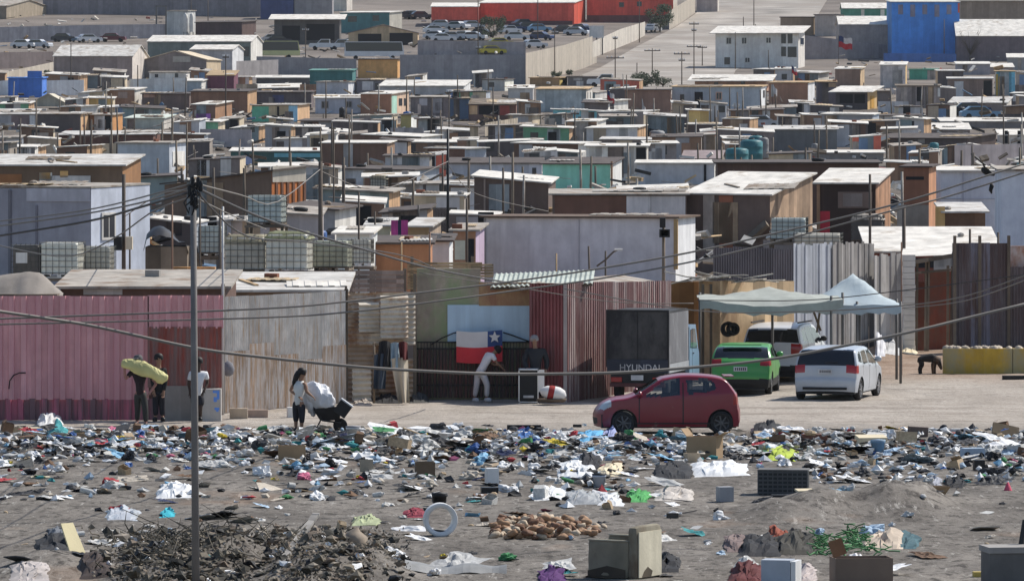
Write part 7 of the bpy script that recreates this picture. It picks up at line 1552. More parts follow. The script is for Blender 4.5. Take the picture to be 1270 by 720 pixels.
def drape(t, nm, pts, m_, amp=.10, sub=18):
    """cloth lump over a quad of ground pixels"""
    mb = MB(); (x0, y0), (x1, y1), hh = pts; N_ = sub; vs_ = []
    for j in range(N_ + 1):
        for i in range(N_ + 1):
            u, v = i / N_, j / N_; g = G(x0 + (x1 - x0) * u, y1 + (y0 - y1) * v); e_ = math.sin(math.pi * u) ** .6 * math.sin(math.pi * v) ** .6
            q = Vector((u * 5 + x0, v * 3 + y0, 1.0)); g.z += hh * .5 * e_ * (.75 + .8 * mnoise.noise(q)) + amp * (abs(mnoise.noise(q * 2.3)) + .6 * abs(mnoise.noise(q * 5.1))) * (e_ + .05); g.x += .12 * mnoise.noise(q * 1.1 + Vector((9, 0, 0))) + .04 * mnoise.noise(q * 4); vs_.append(g)
    mb.add(vs_, [(j * (N_ + 1) + i, j * (N_ + 1) + i + 1, (j + 1) * (N_ + 1) + i + 1, (j + 1) * (N_ + 1) + i) for j in range(N_) for i in range(N_)], 0, False); return mb.build(nm, m_, t)
def cloth(lab, x0, y0, x1, y1, hh, m_, lm=None, name='cloth', cat='cloth'): t = item(name, lab, cat, (x0 + x1) / 2, y1, lm); drape(t, 'fabric', ((x0, y0), (x1, y1), hh), m_); return t
C_ = lambda k, *c: CM('cloth_' + k, c, 'plain', rough=.85, dirt=.3)
cloth('dark red cloth heaped against the white appliance panel', 905, 706, 948, 722, .40, C_('red', .11, .022, .022)); cloth('white and red rag hanging off the appliance panel', 982, 704, 1012, 722, .30, C_('pinkwhite', .46, .40, .38))
cloth('white rag inside the big cardboard box', 1045, 700, 1078, 712, .42, C_('white', .66, .65, .66)); cloth('cream crumpled cloth beside the green net', 1070, 668, 1122, 682, .42, C_('cream', .58, .48, .38), 'the cream cloth'); cloth('dark teal cloth lying past the cream cloth', 1100, 664, 1140, 681, .28, C_('teal', .05, .11, .13))
cloth('black clothes and bags heaped before the white appliance panel', 915, 668, 968, 690, .42, C_('black', .022, .022, .025), 'the black clothes heap'); cloth('dark olive coat dumped on the black clothes', 960, 664, 1012, 688, .45, C_('coat', .05, .045, .035)); cloth('faded pink rag by the black clothes heap', 898, 664, 930, 684, .25, C_('fadedpink', .19, .14, .13)); cloth('orange red strip of cloth on the black clothes heap', 948, 664, 978, 674, .38, C_('orange', .27, .07, .04))
cloth('black bin bag at the frame bottom by the thin board', 45, 668, 92, 690, .35, C_('black', .02, .02, .02)); cloth('grey and black rag heap near the thin board', 60, 655, 95, 672, .22, C_('greyblack', .12, .13, .15)); cloth('dark brown coat at the bottom corner', 100, 700, 135, 720, .4, C_('brown', .05, .035, .03)); cloth('striped grey rag at the bottom frame edge', 15, 712, 60, 724, .12, C_('greyrag', .42, .38, .36))
cloth('silver foil sack lying flat on the grey dirt', 132, 632, 172, 646, .28, CM('foil', (.48, .50, .53), 'plain', rough=.35), 'the silver foil sack'); cloth('crumpled white plastic sheet by the dark power pole', 196, 602, 242, 617, .32, M_plw, 'the crumpled white sheet'); cloth('flat white plastic sheet in the middle of the yard', 660, 605, 702, 620, .16, M_plw, 'the flat white sheet'); cloth('clear plastic sheeting beside the flat white sheet', 700, 610, 745, 626, .2, CM('clear_grey', (.36, .36, .35), 'plain', rough=.4)); cloth('small white bag beside the clear sheeting', 744, 616, 773, 627, .22, M_plw)
cloth('purple petticoat like rag at the frame bottom', 668, 708, 700, 724, .25, C_('purple', .08, .02, .12)); cloth('white and brown rag past the green bottle', 815, 608, 860, 621, .28, C_('dirtywhite', .48, .44, .40)); cloth('long black bag before the cardboard box', 812, 578, 856, 593, .35, C_('black', .02, .02, .02)); cloth('wide white plastic in the band past the cardboard box', 858, 574, 928, 590, .28, M_plw, 'the wide white plastic'); cloth('black tarp roll at the right of the band', 933, 526, 968, 545, .45, C_('black', .02, .02, .02))
cloth('bright lime cloth in the band past the cardboard box', 952, 558, 988, 572, .3, C_('lime', .42, .52, .06)); cloth('teal sheet on the rubbish near the frame edge', 60, 532, 84, 545, .5, C_('tealb', .05, .28, .30)); cloth('yellow folded bag in the rubbish below the pink fence', 134, 545, 162, 560, .36, C_('yellow', .62, .46, .03), 'the yellow folded bag'); cloth('white plastic heap on top of the rubbish below the pink fence', 46, 519, 76, 532, .55, M_plw)
cloth('light blue bags in front of the red car', 712, 538, 752, 556, .42, C_('skyblue', .12, .38, .62), 'the light blue bags'); cloth('deep blue bag just left of the red car', 640, 536, 662, 552, .45, C_('blue', .05, .14, .36)); cloth('pale blue sack beside the light blue bags', 748, 534, 766, 552, .45, C_('lavender', .32, .36, .58)); cloth('black leather bag on the white sheet below the red car', 718, 566, 745, 582, .38, C_('black', .02, .02, .02)); cloth('cream cardboard sheet sliding off the white rags', 745, 576, 772, 590, .2, M_cream); cloth('long white sheet across the band below the red car', 690, 574, 740, 592, .25, M_plw)
cloth('dark clothes lying with a grey bag near the dirt mound', 1125, 596, 1160, 606, .3, C_('darkgrey', .06, .06, .065)); cloth('grey bag on the dark clothes by the dirt mound', 1150, 596, 1168, 604, .3, C_('lgrey', .35, .36, .40)); cloth('black bag past the grey one by the dirt mound', 1172, 596, 1196, 605, .28, C_('black', .02, .02, .02)); cloth('turquoise scrap of plastic on bare dirt', 202, 634, 215, 641, .16, C_('turq', .05, .48, .58)); cloth('green plastic bottle bag on bare dirt', 778, 611, 806, 622, .22, C_('green', .08, .34, .10), 'the green bag'); cloth('black rags piled against the armchair back', 812, 690, 842, 710, .35, C_('black', .02, .02, .02)); cloth('striped green mesh rag past the junk heap', 437, 642, 470, 652, .18, C_('mesh', .38, .42, .25)); cloth('red cloth strip near the white ring', 504, 632, 526, 641, .14, C_('darkred', .24, .03, .05))
t = item('cardboard_tray', 'shallow brown tray beyond the dirt mound', 'tray', 1158, 615, 'the brown tray'); Mx = up(1158, 614, .05); mb = MB(); mb.add([Mx @ Vector(v) for v in ((-.22, -.15, 0), (.22, -.15, 0), (.22, .15, 0), (-.22, .15, 0), (-.32, -.25, .17), (.32, -.25, .17), (.32, .25, .17), (-.32, .25, .17))], [(0, 1, 2, 3), (0, 4, 5, 1), (1, 5, 6, 2), (2, 6, 7, 3), (3, 7, 4, 0)]); mb.build('tray', M_card, t)
# green net
t = item('net', 'tangled green garden net beside the cream cloth', 'net', 1045, 690, 'the green net'); mb = MB(); rr = random.Random(4)
for k in range(110):
    a = G(rr.uniform(1003, 1088), rr.uniform(668, 690)); a.z += rr.uniform(0, .34) * math.exp(-((a.x - G(1052, 680).x) / .45) ** 2); P = [a]
    for q in range(5): P.append(P[-1] + Vector((rr.uniform(-.14, .14), rr.uniform(-.1, .1), rr.uniform(-.07, .07)))); P[-1].z = max(P[-1].z, zt(P[-1].x, P[-1].y) + .01)
    mb.tube(P, .012, 4, rr.randrange(2))
mb.build('net_strands', [C_('netgreen', .05, .17, .06), C_('netgreen2', .12, .28, .13)], t)
# white ring
t = item('ring', 'white round plastic frame standing upright with a hole through it', 'frame', 546, 663, 'the white ring'); c = G(546, 663); r = 21 / sc(663); Mx = Matrix.Translation(c + Vector((0, 0, r * .95))) @ rotz(.12) @ Matrix.Rotation(math.radians(90), 4, 'X'); mb = MB()
mb.lathe([(r, .12), (r, -.12), (r * .96, -.14), (r * .72, -.14), (r * .69, -.10), (r * .72, .10), (r * .96, .14), (r, .12)], 32, 0, Mx); mb.build('rim', M_plw, t); mb = MB(); mb.beam(c + Vector((-r * .5, 0, .10)), c + Vector((r * .5, 0, .07)), .06, .05); mb.build('inner_bar', M_trim, t)
def bucket(lab, px, py, r, h, m_, lid=None, lm=None):
    t = item('bucket', lab, 'bucket', px, py, lm); Mx = up(px, py); mb = MB(); mb.lathe([(0, 0), (r * .8, 0), (r, h), (r * 1.06, h), (r * 1.06, h - .04), (r * .98, h - .04)], 20, 0, Mx); mb.build('pail', m_, t)
    mb = MB(); mb.lathe([(r * 1.08, h + .002), (r * 1.08, h + .03), (0, h + .05)], 20, 0, Mx); mb.build('lid', lid or M_trim, t); mb = MB(); mb.tube([Mx @ Vector((r * math.cos(a), -.02 - r * .9 * math.sin(a), h - .05 - .22 * math.sin(a))) for a in np.linspace(0, math.pi, 9)], .008, 5); mb.build('handle', M_polem, t)
bucket('blue grey bucket with a dark flat lid below the red car', 743, 604, .14, .26, CM('bucket_blue', (.40, .45, .54), 'plain'), M_trim, 'the blue grey bucket'); bucket('black bucket beside the white ring', 545, 627, .15, .24, M_black, M_trim); bucket('blue steel drum at the right of the rubbish band', 1089, 563, .16, .32, C_('drumblue', .16, .28, .42), C_('drumlid', .3, .4, .5), 'the blue drum'); bucket('white bucket lying near the barrow wheel', 438, 545, .17, .3, M_plw, CM('bucket_grey', (.3, .3, .32), 'plain'))
def slab_item(name, lab, cat, px, py, w, d, h, az, m_, rx=0, ry=0, lm=None, part='slab'):
    t = item(name, lab, cat, px, py, lm); Mx = up(px, py, az) @ Matrix.Rotation(rx, 4, 'X') @ Matrix.Rotation(ry, 4, 'Y'); mb = MB(); mb.box(-w / 2, w / 2, -d / 2, d / 2, 0, h, 0, Mx); mb.build(part, m_, t); return t
t = item('plank', 'thin pale yellow board leaning upright on the rubbish', 'board', 95, 691, 'the thin pale board'); g = G(96, 691); mb = MB(); s_ = sc(691); mb.prism([(-8.5 / s_, 0), (9.5 / s_, 0), (4 / s_, 40 / s_), (-10.5 / s_, 40 / s_)], -.012, .012, Matrix.Translation(g) @ rotz(.9) @ Matrix.Rotation(-.35, 4, 'X') @ Matrix.Scale(1.5, 4, (1, 0, 0))); mb.build('board', CM('pale_board', (.78, .68, .42), 'plain', dirt=.08), t)
slab_item('container', 'dented grey plastic bin standing on the dirt', 'bin', 899, 621, .30, .25, .30, .3, CM('bin_grey', (.34, .35, .37), 'wall'), lm='the dented grey bin'); slab_item('box', 'pale grey upright box with a pink side in the scattered rubbish', 'box', 610, 600, .25, .3, .36, .2, M_plw, lm='the pale upright box'); slab_item('box', 'dark flat box at the foot of the pale upright box', 'box', 607, 611, .35, .3, .12, .1, M_black)
slab_item('concrete_bench', 'broken concrete slab at the bottom corner', 'slab', 1262, 724, 1.1, .7, .55, .15, CM('slab_conc', (.15, .145, .14), 'wall', dirt=.3), lm='the broken concrete slab'); cb_ = bpy.data.objects['concrete_bench']; Mx = up(1262, 724, .15); mb = MB(); mb.box(-.58, .58, -.375, .375, .553, .653, 0, Mx); mb.build('concrete_top', M_conc, cb_)
t = item('post', 'dark post leaning out of the broken concrete slab', 'post', 1268, 690); mb = MB(); a = G(1266, 722) + Vector((0, 0, .5)); mb.beam(a, a + Vector((.1, .1, .55)), .09, .09); mb.build('shaft', M_trim, t)
slab_item('bundle', 'yellow brick like block beside the broken concrete slab', 'block', 1217, 714, .28, .15, .09, .1, CM('yellow_block', (.55, .42, .12), 'plain')); t = item('plastic_cone', 'small pink plastic cone on open dirt', 'cone', 1250, 608, 'the pink cone'); mb = MB(); mb.lathe([(.09, 0), (.07, .05), (.02, .17), (0, .18)], 12, 0, up(1250, 608)); mb.build('cone', C_('pinkcone', .62, .10, .16), t)
slab_item('plank', 'flat cream board lying beside the dirt mound', 'board', 998, 625, .35, .3, .04, .2, M_cream, .1); slab_item('plank', 'dark plank beside the flat cream board', 'plank', 972, 624, .5, .2, .05, .1, M_trim); slab_item('plank', 'cream cardboard slab on the right end of the band', 'board', 1080, 553, .7, .4, .25, .2, M_cream, .15, lm='the cream slab'); slab_item('plank', 'long flat white board at the back of the band', 'board', 1165, 534, 1.3, .2, .06, .05, M_plw); slab_item('cardboard_box', 'brown grey box at the back of the rubbish band', 'box', 1138, 541, .46, .3, .25, .1, CM('card_grey', (.14, .105, .09), 'plain'), 0, .06); slab_item('cardboard_box', 'brown rusty tray on the rubbish band', 'box', 1010, 549, .6, .35, .22, .05, CM('card_rust', (.20, .09, .06), 'plain')); slab_item('cardboard_box', 'pale blue box with a brown lid in the band', 'box', 1206, 567, .48, .35, .22, .25, C_('boxblue', .40, .50, .62)); slab_item('cardboard_box', 'tilted brown board at the end of the band', 'board', 1246, 541, .65, .1, .3, .2, CM('card_b', (.22, .16, .10), 'plain'), -.5, .25); slab_item('box', 'small black box standing in the scattered rubbish', 'box', 1214, 583, .24, .2, .23, .1, M_black)
slab_item('cardboard_box', 'cream box with one lit side on the rubbish below the pink fence', 'box', 38, 545, .45, .4, .30, .35, M_cream); slab_item('cardboard_box', 'brown open tray in the rubbish below the pink fence', 'box', 106, 545, .42, .35, .16, .1, M_card, lm='the brown open tray'); slab_item('cardboard_box', 'grey cardboard panel standing in the rubbish', 'box', 455, 584, .3, .06, .28, .3, CM('card_pale', (.38, .33, .25), 'plain'), -.2); slab_item('pallet', 'dark flat pallet on the ground below the red car', 'pallet', 718, 588, .8, .5, .1, .05, CM('pallet_dk', (.06, .055, .05), 'plain'))
slab_item('plank', 'flattened white cardboard on bare dirt', 'board', 50, 592, .42, .35, .03, .2, M_cream, lm='the flattened white cardboard'); slab_item('brick', 'dark brick on bare dirt behind the armchair', 'brick', 834, 642, .23, .12, .10, .05, CM('dk_brick', (.06, .055, .05), 'plain'))
slab_item('cement_block', 'cream building block at the foot of the galvanised fence', 'block', 296, 519, .46, .2, .26, .02, CM('block_cream', (.52, .42, .31), 'plain')); slab_item('cement_block', 'low pinkish block at the foot of the galvanised fence', 'block', 320, 517, .52, .2, .2, .02, CM('block_pink', (.50, .38, .30), 'plain')); slab_item('cement_block', 'small white block behind the woman', 'block', 361, 517, .2, .2, .26, .2, M_white)
# bent metal gutter
t = item('gutter', 'long bent sheet metal strip lying at the frame bottom', 'sheet', 560, 714, 'the bent metal strip'); mb = MB()
for k in range(14):
    x0, x1 = 502 + k * 9, 502 + (k + 1) * 9 + .5; a, b_ = G(x0, 710), G(x1, 710); w_ = .035 * math.sin(k * .9); a.z += .10 + w_; b_.z += .10 + .035 * math.sin((k + 1) * .9)
    mb.add([a, b_, b_ + Vector((0, -.22, -.10)), a + Vector((0, -.22, -.10)), a + Vector((0, .3, .02)), b_ + Vector((0, .3, .02))], [(0, 1, 2, 3), (4, 5, 1, 0)], 0, True)
mb.build('strip', CM('grey_strip', (.30, .30, .29), 'plain', rough=.5), t)
t = item('plank', 'weathered grey beam sticking out of the earth heap', 'beam', 365, 705); a = G(347, 722); mb = MB(); mb.beam(a + Vector((0, 0, .05)), G(392, 690) + Vector((0, .1, .62)), .13, .05); mb.build('beam', CM('beam_grey', (.26, .245, .225), 'plank'), t)
t = item('boulder', 'rounded brown lump of earth on the earth heap', 'boulder', 440, 702, 'the brown lump'); mb = MB(); mb.lathe([(.14, -.1), (.24, .05), (.23, .2), (.14, .32), (.02, .36)], 14, 0, up(440, 704))
for i, v in enumerate(mb.v): q = Vector(v); mb.v[i] = tuple(q + Vector((1, 1, 1)) * .11 * mnoise.noise(q * 5))
mb.build('rock', CM('earth_rock', (.26, .21, .16), 'plain', dirt=.4), t)
# clothes on a rack beside the gate
D = 161.2; t = thing('clothes_rack', 'rack of jackets and rags in front of the patched fence', 'rack', (P2(485, D)[0], D, 0)); mb = MB(); [mb.tube([W(x, 499, D), W(x, 424, D)], .03, 6) for x in (464, 504)]; mb.tube([W(462, 426, D), W(506, 426, D)], .03, 6); mb.build('rail_frame', M_wood, t); land('the rack of jackets', 485, 455)
def hang(lab, name, x0, x1, x2, x3, y0, y1, m_, dd, cat='garment', parent_label=None):
    o_ = thing(name, lab, cat, W((x0 + x1) / 2, y0, D - dd)); mb = MB(); N_ = 9; vs_ = []
    for j in range(N_ + 1):
        for i in range(N_ + 1): u, v = i / N_, j / N_; vs_.append(W((x0 + (x1 - x0) * u) * (1 - v) + (x2 + (x3 - x2) * u) * v, y0 + (y1 - y0) * v - 2 * math.sin(math.pi * u) * (1 - v), D - dd - .22 * v - .10 * math.sin(u * 11 + v * 2) * (.4 + v) - .12 * math.sin(math.pi * u)))
    mb.add(vs_, [(j * (N_ + 1) + i, j * (N_ + 1) + i + 1, (j + 1) * (N_ + 1) + i + 1, (j + 1) * (N_ + 1) + i) for j in range(N_) for i in range(N_)], 0, True); mb.build('fabric', m_, o_)
hang('black jacket hung on the rack', 'jacket', 470, 484, 468, 486, 424, 458, C_('black', .02, .02, .02), .05); hang('dark blue grey coat hung low on the rack', 'coat', 464, 480, 463, 478, 440, 482, C_('bluegrey', .06, .08, .11), .12); hang('pale blue shirt hung on the rack', 'shirt', 484, 497, 485, 498, 426, 456, C_('paleblue', .36, .46, .52), .1); hang('dark red top hung on the rack', 'shirt', 494, 505, 496, 506, 425, 446, C_('red', .11, .022, .022), .15); hang('long beige sheet hanging from the rack to the ground', 'bedsheet', 484, 506, 494, 508, 445, 499, C_('beige', .50, .43, .33), .3)
for x0, x1, lab, m_ in ((462, 497, 'black bin bag under the rack of jackets', C_('black', .02, .02, .02)), (507, 531, 'dark grey sack leaning beside the rack of jackets', C_('dkgrey', .085, .085, .08))): cloth(lab, x0, 488, x1, 500, .5, m_, name='bag', cat='bag')
cloth('dusty pale stones and rags at the patched fence foot', 438, 496, 462, 503, .12, C_('dusty', .4, .35, .3)); cloth('pale sacks under the pale blue canopy', 1085, 424, 1098, 444, .9, C_('white', .66, .65, .66), name='sack', cat='sack'); cloth('second pale sack beside the board fence, bulkier', 1096, 424, 1116, 443, .8, C_('palesack', .55, .54, .52), name='sack', cat='sack'); cloth('flat pale sheet lying by the dog', 1116, 428, 1136, 440, .3, M_cream); cloth('pink rag on the rubble behind the yellow wall', 1221, 422, 1231, 428, .35, C_('pinkrag', .6, .12, .22))
slab_item('sheet', 'white board lying at the foot of the yellow wall', 'board', 1202, 463, .55, .3, .08, 0, M_plw); slab_item('plank', 'dark timber lying on the ground at the frame edge', 'timber', 1262, 470, .9, .2, .12, .05, M_trim); slab_item('plank', 'long black pipe at the back of the band left of the red car', 'pipe', 650, 533, .85, .12, .12, .03, M_black); slab_item('brick', 'small dark block on the lane before the red car', 'block', 716, 529, .22, .12, .07, 0, M_trim)
for px, r in ((903, .22), (909, .19)): t = thing('tyre', ('larger' if r > .2 else 'smaller') + ' black tyre leaning at the plywood hut', 'tyre', W(px, 414, 172)); mb = MB(); mb.lathe([(r * .6, -.08), (r, -.07), (r, .07), (r * .6, .08), (r * .55, 0), (r * .6, -.08)], 18, 0, Matrix.Translation(W(px, 408, 172)) @ rotz(.4) @ Matrix.Rotation(math.radians(80), 4, 'X')); mb.build('rubber', M_tyre, t)
# spilled heap of rolls
M_roll = [CM('roll_tan', (.36, .22, .13), 'plain', dirt=.35, scale=3), CM('roll_cream', (.52, .42, .31), 'plain', dirt=.3, scale=3), CM('roll_brown', (.19, .10, .06), 'plain', dirt=.35, scale=3)]
rr = random.Random(8); land('the spilled heap of rolls', 680, 655); first = None
PROTO = []
for q_ in range(5):
    mb = MB(); mb.lathe([(.03, -.05), (.085, -.03), (.105, .01), (.09, .05), (.05, .07), (.03, .045), (0, .04)] if q_ % 2 else [(.03, -.04), (.08, -.03), (.10, .01), (.08, .05), (.03, .075), (0, .078)], 11, 0)
    mb.v = [tuple(Vector(v) * (1 + .55 * mnoise.noise(Vector(v) * 11 + Vector((q_ * 3, 0, 0))))) for v in mb.v]; o = mb.build('bread_roll', M_roll[0]); PROTO.append(o.data); bpy.data.objects.remove(o)
for k in range(230):
    px, py = rr.uniform(612, 752), 0
    e = 1 - abs((px - 665) / 90) ** 2 if px < 755 else 0
    if k and rr.random() > max(.12, e): continue
    py = rr.uniform(650, 669); g = G(px, py); o = bpy.data.objects.new('bread_roll', rr.choice(PROTO)); COL.objects.link(o); o.material_slots[0].link = 'OBJECT'; o.material_slots[0].material = rr.choice(M_roll); o.location = g + Vector((0, 0, .03 + max(0, e) * rr.choice([0, 0, .08, .14]))); o.rotation_euler = (rr.uniform(-.5, .5), rr.uniform(-.5, .5), rr.uniform(0, 6)); s_ = rr.uniform(.6, 1.05); o.scale = (s_ * rr.uniform(1, 1.5), s_, s_)
    reg(o, 'round tan and cream roll in the spilled heap beside the armchair', 'bread roll', None, None, 'spilled heap of rolls')

# ------------------------------------------------------------------ the rubbish band
import bmesh
def blob(seed, flat=.7, fold=.5):
    bm = bmesh.new(); bmesh.ops.create_icosphere(bm, subdivisions=3, radius=1)
    rs = Vector((seed * 7.1, seed * 3.3, seed))
    for v in bm.verts:
        n = v.co.normalized(); k = 1 + .6 * mnoise.noise(n * 1.1 + rs) - fold * 1.0 * abs(mnoise.noise(n * 2.2 + rs)) - fold * .6 * abs(mnoise.noise(n * 5 + rs)) + .18 * mnoise.noise(n * 9 + rs)
        v.co = Vector((n.x * k, n.y * k * .8, n.z * k * flat)); v.co.z = max(v.co.z, -.35 * flat)
    me = bpy.data.meshes.new('plastic_bag'); bm.to_mesh(me); bm.free(); me.materials.append(M_plw); return me
def rag(seed):
    N_ = 11; vs_ = []; rs = Vector((seed * 5.7, seed, 2))
    for j in range(N_ + 1):
        for i in range(N_ + 1):
            u, v = i / N_ * 2 - 1, j / N_ * 2 - 1; q = Vector((u * 1.4, v * 1.4, 0)) + rs; vs_.append((u * (1 + .4 * mnoise.noise(q)), v * (.8 + .4 * mnoise.noise(q + Vector((4, 0, 0)))), .12 + .5 * abs(mnoise.noise(q * 1.6)) * (1.2 - max(abs(u), abs(v)))))
    mb = MB(); mb.add(vs_, [(j * (N_ + 1) + i, j * (N_ + 1) + i + 1, (j + 1) * (N_ + 1) + i + 1, (j + 1) * (N_ + 1) + i) for j in range(N_) for i in range(N_)]); me = bpy.data.meshes.new('cloth_scrap'); me.from_pydata(mb.v, [], mb.f); me.materials.append(M_plw); return me
def simple(kind):
    mb = MB()
    if kind == 'bottle': mb.lathe([(0, 0), (.4, .02), (.42, .2), (.4, 1.2), (.36, 1.5), (.15, 1.75), (.15, 1.95), (0, 1.95)], 10, 0, Matrix.Rotation(math.radians(90), 4, 'Y') @ Matrix.Translation((-.35, 0, -1)))
    elif kind == 'board_scrap': mb.prism([(-1, -.9), (.95, -1), (1, .7), (.4, 1), (-.9, .85)], -.03, .03, Matrix.Rotation(math.radians(80), 4, 'X'))
    elif kind == 'carton': 
        for a in ((-1, 1, -.7, -.66), (-1, 1, .66, .7), (-1, -.96, -.66, .66), (.96, 1, -.66, .66)): mb.box(*a, -.2, 1.1)
        mb.box(-.96, .96, -.66, .66, -.15, .2); mb.prism([(-.66, 0), (.66, 0), (.6, .7), (-.6, .7)], 0, .04, Matrix.Translation((1, 0, 1.1)) @ rotz(math.radians(90)) @ Matrix.Rotation(-.9, 4, 'X'))
    elif kind == 'stick': mb.tube([(-1, 0, .05), (-.3, .05, .08), (.4, -.04, .06), (1, .03, .1)], [.035, .04, .03, .02], 5)
    elif kind == 'tin': mb.lathe([(0, 0), (.5, 0), (.5, 1.1), (.46, 1.1), (.44, .1), (0, .1)], 12, 0, Matrix.Rotation(math.radians(75), 4, 'Y') @ Matrix.Translation((-.45, 0, -.5)))
    elif kind == 'stone': mb.lathe([(.7, -.3), (1, .1), (.7, .55), (.2, .75), (0, .76)], 7, 0, None, False)
    me = bpy.data.meshes.new(kind); me.from_pydata(mb.v, [], mb.f); me.materials.append(M_plw); return me
BAGS = [blob(i, .62, .6) for i in range(10)]; RAGS = [rag(i) for i in range(7)]
CT = {'white': (.80, .80, .79), 'off white': (.60, .59, .56), 'grey white': (.46, .46, .45), 'black': (.018, .018, .02), 'dark grey': (.06, .06, .065), 'blue': (.05, .13, .36), 'light blue': (.20, .42, .60), 'pale blue': (.42, .54, .66), 'teal': (.05, .27, .28), 'green': (.07, .25, .10), 'red': (.42, .05, .06), 'pink': (.58, .16, .26), 'yellow': (.60, .46, .05), 'brown': (.17, .10, .06), 'tan': (.45, .34, .22), 'navy': (.025, .035, .09), 'beige': (.52, .46, .38)}
CMs = {k: CM('scrap_' + k.replace(' ', '_'), v, 'plain', rough=.6 if k in ('white', 'black', 'blue', 'light blue') else .85, dirt=.3, scale=2.5) for k, v in CT.items()}
W_bag = [('white', 40), ('off white', 20), ('grey white', 14), ('black', 18), ('dark grey', 5), ('blue', 3), ('light blue', 3), ('pale blue', 5), ('teal', 2), ('green', 1), ('red', 2), ('pink', 2), ('yellow', 1), ('beige', 5)]
W_rag = [('black', 26), ('dark grey', 16), ('navy', 8), ('blue', 4), ('red', 4), ('pink', 3), ('teal', 4), ('green', 2), ('brown', 10), ('off white', 16), ('beige', 10), ('pale blue', 5), ('yellow', 2)]
rt_ = random.Random(77)
def pick(w): return rt_.choices([a for a, _ in w], [b for _, b in w])[0]
def dens(px, py):
    """how thick the rubbish lies at a photo pixel"""
    d = 0
    if 530 < py < 584: d = 1.0 * math.exp(-((py - 554) / 19) ** 2)
    if px > 880: d *= .75 if py < 575 else .4
    if 575 < py < 640 and 300 < px < 790: d = max(d, .30 * (1 - (py - 575) / 70))
    if px < 260 and 575 < py < 620: d = max(d, .14)
    if 1000 < px and 575 < py < 600: d = max(d, .35)
    d = max(d, .024 if py > 560 else 0)
    if py > 640: d = max(d, .06 if px < 620 else .03)
    return d
def spot():
    while True:
        px, py = rt_.uniform(-5, 1275), rt_.uniform(530, 718)
        if rt_.random() < dens(px, py) and not (726 < px < 930 and py < 549): return px, py
NOUN = {'plastic_sheet': 'spread crinkled {} plastic sheet', 'plastic_bag': 'crumpled {} plastic bag', 'cloth_scrap': 'crumpled {} piece of cloth', 'bottle': 'lying {} plastic bottle', 'board_scrap': 'flat {} scrap of board', 'carton': 'open {} cardboard carton', 'stick': 'thin dry {} stick', 'tin': 'rusty {} tin can', 'stone': 'loose {} lump of stone'}
def scatter(kind, n, meshes, weights, smin, smax, flat=1.0):
    for _ in range(n):
        px, py = spot(); col = pick(weights); me = rt_.choice(meshes); o = bpy.data.objects.new(kind, me); COL.objects.link(o); o.material_slots[0].link = 'OBJECT'; o.material_slots[0].material = CMs[col]
        s_ = smin + (smax - smin) * rt_.random() ** 1.8; th_ = dens(px, py); g = G(px, py); o.location = g + Vector((0, 0, s_ * .28 * (.62 if kind == 'plastic_bag' else .1) + (rt_.random() ** 2 * .30 if th_ > .6 else 0)))
        o.scale = (s_ * rt_.uniform(.9, 1.4), s_, s_ * flat * rt_.uniform(.8, 1.2)); o.rotation_euler = (rt_.uniform(-.3, .3), rt_.uniform(-.3, .3), rt_.uniform(0, 6.28))
        sz = 'small ' if s_ < smin + (smax - smin) * .3 else 'big ' if s_ > smin + (smax - smin) * .66 else ''
        reg(o, sz + NOUN[kind].format(col), kind.replace('_', ' '), px, py, 'rubbish strewn over the yard', fixed=False)
scatter('plastic_bag', 300, BAGS, W_bag, .08, .27)
scatter('cloth_scrap', 250, RAGS, W_rag, .09, .28)
scatter('plastic_sheet', 190, RAGS, [('white', 50), ('off white', 18), ('grey white', 16), ('pale blue', 8), ('light blue', 4), ('black', 12)], .13, .46, .8)
scatter('bottle', 90, [simple('bottle')], [('pale blue', 4), ('green', 3), ('off white', 5), ('grey white', 4), ('teal', 2), ('red', 1)], .09, .16)
scatter('board_scrap', 150, [simple('board_scrap')], [('tan', 5), ('brown', 4), ('white', 6), ('off white', 5), ('beige', 4), ('dark grey', 3)], .08, .30)
scatter('carton', 46, [simple('carton')], [('tan', 6), ('brown', 6), ('off white', 4), ('pale blue', 1), ('beige', 3), ('red', 1)], .09, .20)
scatter('stick', 90, [simple('stick')], [('brown', 4), ('dark grey', 4), ('tan', 3)], .15, .5)
scatter('tin', 60, [simple('tin')], [('grey white', 3), ('brown', 3), ('red', 1), ('off white', 2)], .07, .13)
scatter('stone', 110, [simple('stone')], [('grey white', 2), ('tan', 4), ('brown', 3), ('dark grey', 3)], .05, .13)
# fragments nobody could count
def litter(n, sz, name, cols, dfun, lo=532, hi=722):
    mb = MB(); mts = [CMs[c] for c, _ in cols]; ws = [w for _, w in cols]; k = 0
    while k < n:
        px, py = rt_.uniform(-5, 1275), rt_.uniform(lo, hi)
        if rt_.random() > dfun(px, py): continue
        g = G(px, py); s_ = sz * rt_.uniform(.4, 1.5); a = rt_.uniform(0, 3.14); n = rt_.choice((4, 5, 6)); el = rt_.uniform(.35, 1); m_ = rt_.choices(range(len(cols)), ws)[0]; P_ = []
        for q in range(n):
            b_ = 2 * math.pi * q / n + rt_.uniform(-.4, .4); r_ = s_ * rt_.uniform(.55, 1.2); x_, y_ = math.cos(b_) * r_, math.sin(b_) * r_ * el
            P_.append(g + Vector((x_ * math.cos(a) - y_ * math.sin(a), x_ * math.sin(a) + y_ * math.cos(a), .006 + s_ * rt_.random() ** 2 * .7)))
        c_ = g + Vector((rt_.uniform(-.3, .3) * s_, rt_.uniform(-.3, .3) * s_, s_ * rt_.uniform(.15, .6)))
        mb.add(P_ + [c_], [(q, (q + 1) % n, n) for q in range(n)], m_); k += 1
    o = mb.build(name, mts); o['kind'] = 'stuff'; return o
